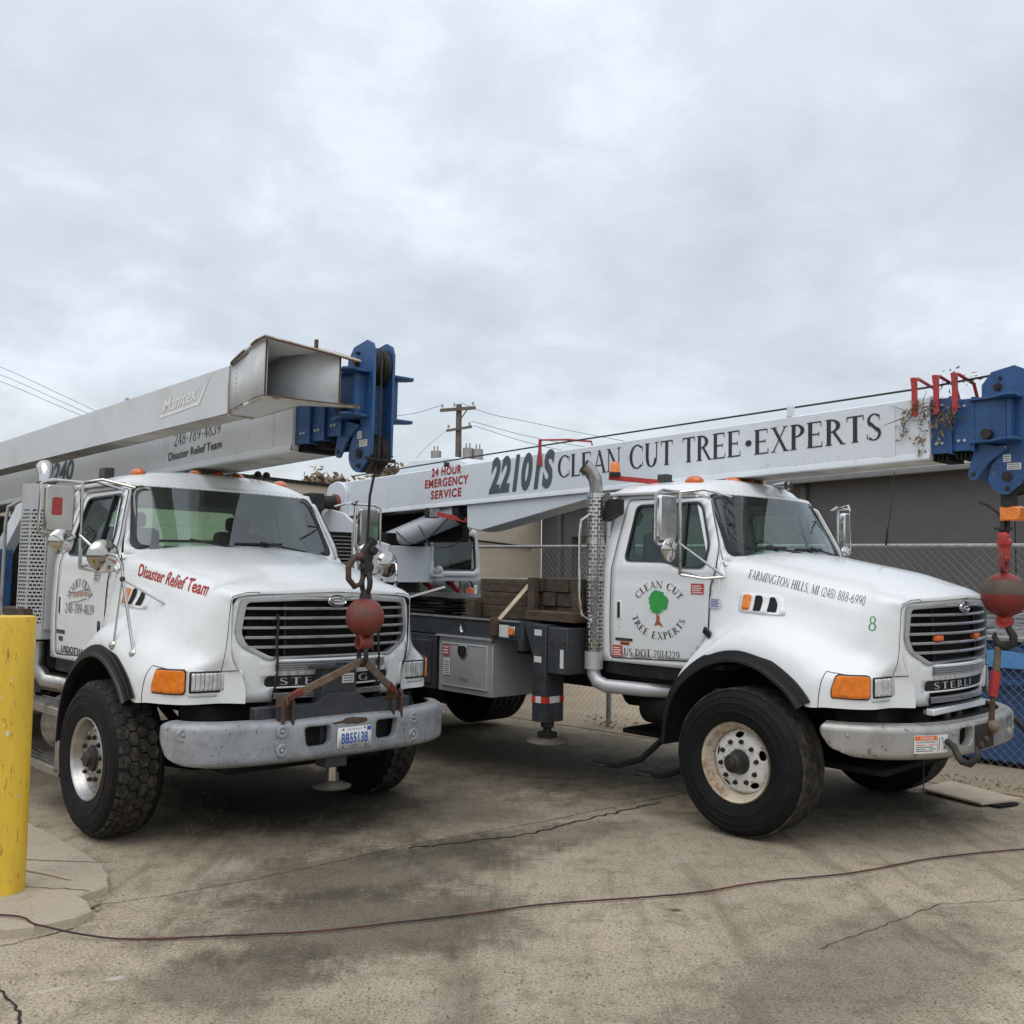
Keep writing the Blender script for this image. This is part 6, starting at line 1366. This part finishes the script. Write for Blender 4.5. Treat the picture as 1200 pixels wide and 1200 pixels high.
def crack(pts, w, name, seed, n=.05, a=.012):
    q = jit(pts, n, a, seed); r = random.Random(seed); vs = []; fs = []
    for i, (x, y) in enumerate(q):
        p0 = Vector(q[max(i-1, 0)]); p1 = Vector(q[min(i+1, len(q)-1)]); d = (p1-p0).normalized(); ww = w*r.uniform(.6, 1.2)
        vs += [(x-d.y*ww, y+d.x*ww, .004), (x+d.y*ww, y-d.x*ww, .004)]
        if i: fs.append((2*i-2, 2*i-1, 2*i+1, 2*i))
    return tag(MB().add(vs, fs).build(name, mat('crack_dirt', (.022, .018, .014), .95, var=.3) if 'crk' not in M else M['crk'], None, recalc=False), kind='structure')
M['crk'] = mat('crack_fill', (.022, .018, .014), .95, var=.3)
crack([(-2.6, 4.75), (-2.30, 4.5), (-2.161, 4.346), (-1.98, 4.13), (-1.85, 3.9)], .006, 'ground_crack', 3, n=.03, a=.009)
crack([(-2.9, 4.55), (-2.41, 4.83), (-2.17, 5.08)], .004, 'ground_crack', 4)
crack([(1.5, 4.9), (2.4, 5.6), (3.0, 5.7), (3.9, 5.9), (4.5, 6.2)], .0025, 'ground_crack', 6)
crack([(.34, 7.42), (.9, 7.6), (1.4, 7.65), (2.1, 7.6)], .0025, 'ground_crack', 7)
crack([(-.65, 6.6), (.1, 6.95), (.6, 7.45), (1.2, 8.0)], .010, 'ground_crack', 9, a=.02)
# dirt strip and yard behind the fence
dirt = mat('sandy_ground', (.36, .29, .20), .95, var=.2, vscale=1.5, dirt=(.20, .165, .12), damt=.6, dscale=3, dthr=.5, bump=.5, bscale=12, speck=(.12, .10, .075), samt=.7, sscale=40)
fa = [MB_ @ Vector((x, y, 0)) for x, y in ((-30, 1.62), (20, 1.62), (20, 60), (-30, 60))]
rows = []
for i in range(41):
    x = -30+i*1.25; rows.append([tuple((MB_ @ Vector((x, y, 0)))[:2])+(z,) for y, z in ((1.66+.04*math.sin(i*2.1), .006), (1.85, .03+.012*math.sin(i*1.3)), (3.2, .05), (60, .08))])
dg_ = MB().grid(rows).build('dirt_ground', dirt, None, smooth=60, recalc=False)
bm = bmesh.new(); bm.from_mesh(dg_.data)
for f in bm.faces:
    f.normal_update()
    if f.normal.z < 0: f.normal_flip()
bm.to_mesh(dg_.data); bm.free(); tag(dg_, kind='structure')
# kerb island under the bollard
ki = jit([(-2.17, 5.12), (-2.14, 5.22), (-2.20, 5.33), (-2.30, 5.42), (-2.27, 5.50), (-2.22, 5.62), (-2.28, 5.80), (-2.40, 6.0), (-2.524, 6.135), (-2.9, 6.55), (-3.36, 7.018), (-4.2, 7.6), (-7, 9), (-7, 5.05), (-2.6, 4.88), (-2.32, 4.98)], .06, .006, 11)
kp = MB(); n_ = len(ki); c0 = Vector((-3.5, 5.8)); top = [(x+(c0.x-x)*.012, y+(c0.y-y)*.012, .052) for x, y in ki]; bot = [(x, y, -.02) for x, y in ki]; mid = [(x+(c0.x-x)*.003, y+(c0.y-y)*.003, .040) for x, y in ki]
kp.add(bot+mid+top, [(i, (i+1) % n_, n_+(i+1) % n_, n_+i) for i in range(n_)]+[(n_+i, n_+(i+1) % n_, 2*n_+(i+1) % n_, 2*n_+i) for i in range(n_)]+[tuple(range(2*n_, 3*n_))])
tag(kp.build('pavement', mat('pavement_concrete', (.44, .375, .28), .9, var=.12, vscale=1.5, dirt=(.22, .19, .15), damt=.5, dscale=6, dthr=.5, bump=.5, bscale=70, speck=(.13, .115, .09), samt=.8, sscale=70), None, smooth=0), kind='structure')
M['crk2'] = M['crk']
for o_, pts in ((1, [(-4, 5.5), (-3.0, 5.62), (-2.27, 5.50)]), (2, [(-4, 5.9), (-3.3, 6.1), (-2.36, 6.02)])):
    c = crack(pts, .0035, 'pavement_joint', 20+o_); c.location.z = .052
r = random.Random(31); mb = MB()
for _ in range(26):
    x, y = -2.25+r.gauss(0, .05), 5.36+r.gauss(0, .05); s_ = r.uniform(.008, .028)
    mb.sphere((x, y, .012), s_, 6, (1, r.uniform(.6, 1), .5))
tag(mb.build('broken_concrete', gm, None, smooth=0), 'crumbled bits of broken concrete at the notch in the pavement edge', 'rubble', kind='stuff')
# small grit
mb = MB()
for _ in range(3200):
    d = 3.6+7*r.random()**1.6; a = r.uniform(-.52, .52); x, y = d*math.sin(a), d*math.cos(a); s_ = r.uniform(.002, .007); z = .003
    mb.add([(x-s_, y-s_*.6, z), (x+s_, y-s_*.5, z), (x+s_*.3, y+s_, z), (x, y, z+s_*.9)], [(0, 1, 3), (1, 2, 3), (2, 0, 3)])
tag(mb.build('grit', mat('grit_stones', (.24, .19, .13), .9, var=.7, vscale=20), None, smooth=0), 'scattered grit on the concrete yard', 'grit', kind='stuff')

# ================================================================== hose, stick, bollard, plywood
hp = [(-5.2, 5.5, 0), (-3.6, 5.25, 0), (-2.541, 5.083, .062), (-2.3, 4.98, .05), (-1.9, 4.92, .012), (-1.437, 4.964, .012), (-.95, 5.05, .012), (-.503, 5.206, .012), (-.15, 5.34, .012), (.208, 5.492, .012), (.65, 5.60, .012), (1.084, 5.723, .012), (1.5, 5.93, .012), (2.091, 6.127, .012), (2.7, 6.45, .012), (3.421, 6.7, .012), (5.2, 7.2, .012), (8.0, 7.5, .012)]
pts = [cat(hp, i/160) for i in range(161)]; rh = random.Random(2)
pts = [p+Vector((rh.uniform(-.002, .002), rh.uniform(-.003, .003), .0)) for p in pts]
M['hose'] = mat('red_black_hose', (.09, .014, .012), .55, var=.2, dirt=(.016, .014, .014), damt=1.0, dscale=2.6, dthr=.42)
tag(MB().tube(pts, .005, 8).build('air_hose', 'hose', None), 'long thin red and black air hose lying across the concrete', 'hose')
tag(MB().tube([(-2.95, 5.92, .065), (-2.8, 5.855, .063), (-2.6, 5.76, .06), (-2.456, 5.68, .060)], .009, 6, rs=[.007, .01, .009, .006]).build('stick', 'ply', None), 'thin pale stick lying beside the yellow bollard', 'stick')
bo = tag(empty('bollard', loc=(-2.762, 5.5, 0)), 'chipped yellow steel bollard at the left edge', 'bollard')
M['boll'] = mat('chipped_yellow_paint', (.76, .50, .045), .5, var=.1, vscale=3, dirt=(.55, .34, .04), damt=.6, dscale=5, dthr=.5, speck=(.32, .10, .03), samt=.8, sscale=26, bump=.2, bscale=14, stretch=(2.2, 2.2, .45))
MB().lathe([(.128, .02), (.128, .6), (.129, 1.2), (.129, 1.52), (.126, 1.532), (.118, 1.534)], (0, 0, 0), 'z', 48).build('post', 'boll', bo, smooth=60)
MB().lathe([(.118, 1.534), (.112, 1.529), (.06, 1.532), (.001, 1.533)], (0, 0, 0), 'z', 40).build('concrete_cap', 'yellow', bo, smooth=60)
r = random.Random(12)
for k in range(16):
    a = r.uniform(-1.9, -.4); z = r.uniform(.1, 1.4); w_, h_ = r.uniform(.003, .009), r.uniform(.004, .016)
    cr2 = [(a+w_/.128*math.cos(q)*r.uniform(.5, 1.2), z+h_*math.sin(q)*r.uniform(.5, 1.2)) for q in [2*PI*i/9 for i in range(9)]]
    MB().add([(.1302*math.cos(p), .1302*math.sin(p), q) for p, q in cr2], [tuple(range(9))])  .build('paint_chip', 'ply' if k % 3 else 'paperw', bo, recalc=False)
pw = MB().prism([(3.52, 8.42), (3.84, 8.74), (5.2, 8.35), (4.9, 7.95), (3.98, 7.93)][0:2]+[(4.60, 8.22), (3.95, 7.98)] if False else [(3.47, 8.47), (3.86, 8.80), (4.13, 8.10), (3.72, 7.93)], 'z', .022, .038).build('plywood_sheet', 'ply', None); tag(pw, 'pale plywood board lying by the fence beside the right truck\'s far front wheel', 'board')
tag(MB().prism([(3.60, 8.25), (3.75, 8.35), (4.05, 8.0), (3.85, 7.90)], 'z', .008, .021).build('plywood_sheet', 'chassis', None), 'dark board lying under the pale plywood beside the fence', 'board')

# ================================================================== chain link fence
FZ = 2.09
fe = tag(empty('chain_link_fence', MB_ @ Matrix.Translation((0, 1.80, 0))), 'galvanised chain link fence with a top rail behind the right truck', 'fence')
fx0, fx1 = -13.0, 4.5
MB().cyl((fx0, 0, FZ), (fx1, 0, FZ), .021, n=10).build('top_rail', 'galv', fe)
for x in (-12.6, -9.55, -6.5, -3.73, -1.0, 1.85): MB().cyl((x, .03, 0), (x, .03, FZ+.02), .03, n=14).build('fence_post', 'galv', fe)
pitch = .0385; mb = MB(); wr = .0016
z0_ = .03; nz_ = int((FZ+.03-z0_)/pitch)
def wire(px, side):
    vs = []; fs = []
    for j in range(nz_+1):
        x = px+(pitch if ((j+side) % 2) else 0); y = -.024+.006*(1 if (j % 2) else -1); z = z0_+j*pitch
        vs += [(x-wr, y, z), (x+wr, y, z), (x, y-wr*1.4, z)]
        if j:
            a = 3*(j-1); b = 3*j; fs += [(a, a+1, b+1, b), (a+1, a+2, b+2, b+1), (a+2, a, b, b+2)]
    return vs, fs
k = 0; x = fx0
while x < fx1: vs, fs = wire(x, k % 2); mb.add(vs, fs); x += pitch; k += 1
o = mb.build('chain_link_mesh', 'wiregalv', fe, smooth=0, recalc=False)
o['kind'] = 'stuff'
# dry weeds at its foot
o = leaves('dry_weeds', [((MB_ @ Vector((x, 1.78, .05)))[:]) for x in [-9+.12*i for i in range(90)] if math.sin(x*3.1)+math.sin(x*1.3) > .9], 220, .045, M['deadleaf'], (.05, .05, .03), 8); tag(o, 'dry weeds and leaf litter along the foot of the fence', 'weeds', kind='stuff')
# ================================================================== buildings
def brickmat(name, col, mortar, sc, rw, rh, off=.5, msz=.012, bump=.3):
    m = bpy.data.materials.new(name); m.use_nodes = True; t = m.node_tree; b = t.nodes['Principled BSDF']; b.inputs['Roughness'].default_value = .9
    tc = N(t, 'ShaderNodeTexCoord'); mp = N(t, 'ShaderNodeMapping'); LK(t, tc.outputs['Object'], mp.inputs[0]); mp.inputs['Rotation'].default_value = (PI/2, 0, 0)
    bt_ = N(t, 'ShaderNodeTexBrick', Scale=sc); bt_.offset = off; bt_.inputs['Brick Width'].default_value = rw; bt_.inputs['Row Height'].default_value = rh; bt_.inputs['Mortar Size'].default_value = msz; bt_.inputs['Mortar Smooth'].default_value = .3
    bt_.inputs['Color1'].default_value = (*col, 1); bt_.inputs['Color2'].default_value = (*[c*.93 for c in col], 1); bt_.inputs['Mortar'].default_value = (*mortar, 1); LK(t, mp.outputs[0], bt_.inputs['Vector'])
    ns = N(t, 'ShaderNodeTexNoise', Scale=.6, Detail=8.0, Roughness=.7); LK(t, tc.outputs['Object'], ns.inputs['Vector'])
    x = N(t, 'ShaderNodeMix'); x.data_type = 'RGBA'; x.blend_type = 'MULTIPLY'; x.inputs[0].default_value = .35; LK(t, bt_.outputs['Color'], x.inputs[6]); LK(t, ns.outputs['Color'], x.inputs[7]); 
    hs = N(t, 'ShaderNodeHueSaturation', Saturation=0.0); LK(t, ns.outputs['Color'], hs.inputs['Color']); hs.inputs['Value'].default_value = 1.6; LK(t, hs.outputs[0], x.inputs[7])
    LK(t, x.outputs[2], b.inputs['Base Color']); bp = N(t, 'ShaderNodeBump', Strength=bump, Distance=.01); LK(t, bt_.outputs['Fac'], bp.inputs['Height']); bp.invert = True; LK(t, bp.outputs[0], b.inputs['Normal']); return m
M['greybrick'] = brickmat('grey_painted_block', (.108, .107, .106), (.099, .098, .097), 1, .40, .10, msz=.006, bump=.12)
M['greytrim'] = mat('grey_trim', (.17, .17, .17), .6, var=.15)
M['beigeblock'] = brickmat('cream_block', (.56, .485, .38), (.46, .40, .315), 1, .80, .30, msz=.010)
def wall_frame(A, B):
    A, B = Vector(A), Vector(B); d = (B-A).normalized(); L_ = (B-A).length; n = Vector((d.y, -d.x)); 
    if n.dot(-A) < 0: n = -n
    # x along the wall, y pointing away from the camera
    return Matrix(((d.x, -n.x, 0, A.x), (d.y, -n.y, 0, A.y), (0, 0, 1, 0), (0, 0, 0, 1))), L_
C0 = Vector((.92, 30.3)); GD = Vector((8.75-.92, 19.2-30.3)).normalized(); GEND = C0+GD*27
mw, Lg = wall_frame(C0, GEND)
gb = tag(empty('grey_building', mw), 'low dark grey block building with a pale roof edge behind the fence', 'building')
H_ = 3.98
dox = 2.35
MB().box(0, dox-.9, 0, 6, 0, H_).box(dox+.9, Lg, 0, 6, 0, H_).box(dox-.9, dox+.9, 0, 6, 2.95, H_).build('wall', 'greybrick', gb)
dg2 = MB().box(dox-.9, dox+.9, .25, .32, 0, 2.95).build('service_door', 'galv', gb)
for k in range(7): MB().box(dox-.88, dox+.88, .235, .25, .05+k*.41, .40+k*.41).build('door_panel', mat('door_grey', (.14, .14, .135), .6, var=.1) if 'dgr' not in M else M['dgr'], dg2)
MB().box(-.3, Lg+.3, -.32, 6.4, H_+.0, H_+.02).build('roof_deck', 'greytrim', gb)
MB().box(-.3, Lg+.3, -.40, -.32, H_-.08, H_+.02).build('gutter', 'greytrim', gb, bevel=.02)
MB().box(-.3, Lg+.3, -.39, 6.4, H_+.022, H_+.16).build('roof_fascia', mat('pale_roof_metal', (.70, .72, .74), .5, var=.08), gb, bevel=.04)
for x in (.9, 9.8, 21): MB().box(x, x+.16, -.12, -.01, 0, H_-.1).build('downpipe', 'galv' if False else 'greybrick', gb, bevel=.02)
wl = MB().box(14.95, 15.25, -.2, -.03, 3.02, 3.2).build('wall_lamp', 'black', gb, bevel=.02); MB().box(14.98, 15.18, -.215, -.2, 3.04, 3.18).build('lamp_lens', 'paperw', wl)
MB().cyl((15.32, -.12, 3.13), (15.36, -.12, 3.13), .04).build('lamp_sensor', 'paperw', wl)
for x in (4.2, 8.4, 14.6, 18.9): MB().box(x, x+.02, -.004, .0, 0, H_-.12).build('control_joint', 'darkgap', gb)
BD = Vector((-4.9-.92, 22-30.3)); B1 = C0+BD*2.6
mw2, Lb = wall_frame(B1, C0-Vector((.02, 0)))
bb = tag(empty('beige_building', mw2), 'cream block building between the two trucks, behind the chain link fence', 'building')
MB().box(0, Lb, 0, 5, 0, 3.8).build('wall', 'beigeblock', bb)
MB().box(-.2, Lb, -.06, 5.2, 3.8, 3.87).build('roof_edge', 'darkgap', bb)
MB().tube([(Lb-5.0, -.05, 3.0), (Lb-3.5, -.08, 2.75), (Lb-2.0, -.06, 2.70), (Lb-.6, -.05, 2.62)], .03, 6).build('wall_cable', 'black', bb)
# ================================================================== utility pole, wires
up_ = tag(empty('utility_pole', loc=(-2.48, 45, 0)), 'weathered wooden utility pole with cross-arms and transformers beyond the buildings', 'utility pole')
M['polewood'] = mat('pole_wood', (.14, .12, .10), .9, var=.2)
MB().cyl((0, 0, 0), (0, 0, 9.6), .20, .13, n=12).build('mast', 'polewood', up_)
MB().beam((-.85, -.2, 9.28), (.78, -.2, 9.42), .12, .14).build('cross_arm', 'polewood', up_)
MB().beam((-.55, -.2, 8.35), (.62, -.2, 8.55), .10, .11).build('cross_arm', 'polewood', up_)
MB().beam((.1, -.2, 8.9), (.4, -.2, 9.35), .05, .05).build('brace', 'polewood', up_)
for x, z in ((-.75, 9.42), (-.2, 9.47), (.65, 9.54), (-.45, 8.47), (.5, 8.6)): MB().cyl((x, -.2, z), (x, -.2, z+.14), .05, n=8).build('insulator', 'galv', up_)
for x, z in ((-1.0, 7.15), (.45, 7.3), (.9, 7.25)):
    tf = MB().cyl((x, -.25, z-.55), (x, -.25, z+.25), .24, n=16).build('transformer', 'galv', up_)
    for q in (-.08, .08): MB().cyl((x+q, -.25, z+.25), (x+q, -.25, z+.48), .035, n=6).build('bushing', 'galv', tf)
def wirew(name, pts, r, label):
    q = [cat(pts, i/24) for i in range(25)]; o = MB().tube(q, r, 4).build(name, 'iron', None, smooth=0); tag(o, label, 'wire', 'overhead power lines')
P0 = Vector((-2.48, 44.8, 0))
def W3(px, py, Y):   # a far point given as bearing and elevation from the yard
    return (px*Y, Y, EYE+py*Y)
wirew('power_line', [(-3.3, 44.8, 9.5), (-4.9, 45, 9.1), (-8, 46, 9.0)], .012, 'power line running left from the utility pole\'s top arm')
wirew('power_line', [(-2.4, 44.8, 9.65), (-1.2, 44.9, 9.2), (.3, 45, 8.9), (6, 46, 8.0), (16, 50, 7.2)], .013, 'power line sagging right from the utility pole\'s top arm, the highest one')
wirew('power_line', [(-1.9, 44.8, 8.8), (1, 45, 8.1), (5, 46, 7.6), (14, 50, 7.0)], .013, 'middle power line running right from the utility pole')
wirew('power_line', [(-1.8, 44.8, 8.6), (1, 45, 7.8), (5, 46, 7.2), (14, 50, 6.4)], .013, 'lowest power line running right from the utility pole')
wirew('power_line', [(-3.0, 44.8, 8.4), (-4.2, 44.8, 7.3), (-5.0, 44.8, 6.0)], .010, 'guy wire slanting down left from the utility pole')
for i, (z0_, z1_) in enumerate(((11.1, 8.7), (10.75, 8.45), (10.45, 8.25))):
    wirew('power_line', [(-26, 45, z0_+.8), (-23.3, 45, z0_-.1), (-20.5, 45, (z0_+z1_)/2-.15), (-17.8, 45, z1_-.1), (-13, 45, z1_-1.6)], .013, ['topmost', 'middle', 'lowest'][i]+' of the three power lines over the white boom at the left edge')
# ================================================================== trees
def tree(name, X, Y, h, cr_r, label, seed, n=2600):
    r = random.Random(seed); t_ = tag(empty(name, loc=(X, Y, 0)), label, 'tree'); tips = []
    tk = MB().cyl((0, 0, 0), (0, 0, h*.45), h*.028, h*.018, n=10)
    def branch(p, d, L, rad, dep):
        q = p+d*L; tk.cyl(p, q, rad, rad*.6, n=6, cap=False)
        if dep == 0: tips.append(q); tips.append(p.lerp(q, .6)); return
        for _ in range(3):
            nd = (d+Vector((r.uniform(-1, 1), r.uniform(-1, 1), r.uniform(-.3, .6)))*.8).normalized(); branch(q, nd, L*r.uniform(.55, .8), rad*.55, dep-1)
    for k in range(6): branch(Vector((0, 0, h*(.38+.03*k))), Vector((math.cos(k*1.1), math.sin(k*1.1), .8)).normalized(), cr_r*.5, h*.012, 3)
    tk.build('trunk', 'bark', t_, smooth=60)
    lf = leaves('crown', [tuple(p) for p in tips], n, h*.035, M['deadleaf'], (cr_r*.07,)*3, seed); lf.parent = t_
tree('brown_leaf_tree', -4.75, 30, 6.5, 1.6, 'brown leafed tree showing above the cream building, behind the left truck\'s hook block', 3)
# ================================================================== behind the fence on the right: a blue skip; between the trucks a parked van
M['skip'] = mat('skip_blue', (.035, .095, .235), .5, var=.2, vscale=2, dirt=(.03, .04, .06), damt=.5, dscale=3)
M['skipl'] = mat('skip_light_blue', (.10, .30, .62), .5, var=.15, vscale=2, dirt=(.05, .12, .3), damt=.5, dscale=3)
sk = tag(empty('blue_skip', MB_ @ Matrix.Translation((-.12, 2.7, 0)) @ Matrix.Diagonal((1, 1, .84, 1))), 'dark blue steel skip behind the fence at the right edge of the photo', 'skip')
MB().prism([(0, .10), (0, 1.45), (5, 1.45), (5, .10)], 'y', 0, 2).build('body', 'skip', sk, bevel=.02)
MB().prism([(.1, 1.15), (.1, 1.34), (5, 1.34), (5, 1.15)], 'y', -.06, -.003).build('upper_rail', 'skipl', sk, bevel=.01)
MB().beam((.6, -.035, 1.38), (1.35, -.035, 1.16), .05, .05).build('brace', 'skip', sk)
MB().beam((.0, -.05, 1.0), (5, -.05, .98), .03, .05).build('mid_rail', 'skip', sk)
for x in (.05, 1.5, 3, 4.5): MB().box(x, x+.1, -.05, 0, .12, 1.12).build('rib', 'skip', sk, bevel=.01)
MB().box(-.05, 5, -.08, 2.05, 1.45, 1.50).build('rim', 'galv', sk, bevel=.01)
MB().box(0, 5, .1, 1.9, .0, .10).build('skid', 'darkgap', sk)
mb = MB(); rr = random.Random(9)
for k in range(26): x = rr.uniform(0, 5); mb.beam((x, .1, 1.52+rr.uniform(0, .12)), (x+rr.uniform(-.8, .8), 1.8, 1.54+rr.uniform(0, .12)), .03, .03)
for k in range(5): mb.beam((0, .1+.2*k, 1.53+.03*k), (5, .1+.22*k, 1.53+.03*k), .03, .02)
tag(mb.build('scrap_rods', 'galv', None), 'bundle of grey metal rods lying on top of the blue skip', 'scrap', kind='stuff').matrix_world = MB_ @ Matrix.Translation((-.12, 2.7, -.24))
lb2 = tag(MB().box(-.1, 3, 3.9, 4.0, 1.46, 1.50).build('blue_rail', 'skipl', None), 'light blue rail seen through the fence above the blue skip', 'rail'); lb2.matrix_world = MB_
M['van'] = mat('dark_grey_vehicle', (.07, .075, .08), .35, var=.1, coat=.5)
vn = tag(empty('parked_van', MB_ @ Matrix.Translation((-8.1, 3.0, 0)) @ Matrix.Diagonal((1, 1, .90, 1))), 'dark grey parked van seen between the turntable and the timber stack, behind the fence', 'van')
vp = rpoly([(-1.2, .35), (-1.2, 1.15), (-.95, 1.60), (-.70, 1.80), (1.6, 1.85), (1.72, 1.3), (1.75, .40)], .12, 5)
vb = panel(vp, [rpoly([(-.88, 1.28), (-.72, 1.66), (-.1, 1.69), (-.1, 1.28)], .06), rpoly([(.02, 1.28), (.02, 1.70), (.75, 1.72), (.75, 1.28)], .06), rpoly([(.87, 1.28), (.87, 1.72), (1.45, 1.73), (1.50, 1.28)], .06)], lambda x, z: (x, -.06*max(0, z-1.2), z), .2).build('van_side', 'van', vn, thick=.03)
vb.location = (0, -.9, 0)
MB().prism(vp, 'y', -.84, .9).build('body', 'van', vn, bevel=.05)
MB().box(-.95, 1.55, -.93, -.88, 1.26, 1.74).build('window_glass', 'glassd', vn)
for x in (-.6, 1.1): MB().lathe([(.001, -.02), (.2, -.01), (.22, .02), (.33, .02), (.35, 0), (.35, .2)], (x, -.9, .35), 'y', 24, sgn=-1).build('wheel', 'rubber', vn, smooth=30)
MB().box(1.56, 1.70, -.96, -.93, 1.28, 1.70).build('tail_lamp', 'storange', vn, bevel=.02)
MB().box(1.715, 1.74, -.95, -.90, 1.20, 1.74).build('pale_trim', 'paperw', vn, bevel=.01)
print('objects', len(bpy.data.objects), 'tris', sum(len(o.data.polygons) for o in bpy.data.objects if o.type == 'MESH'))
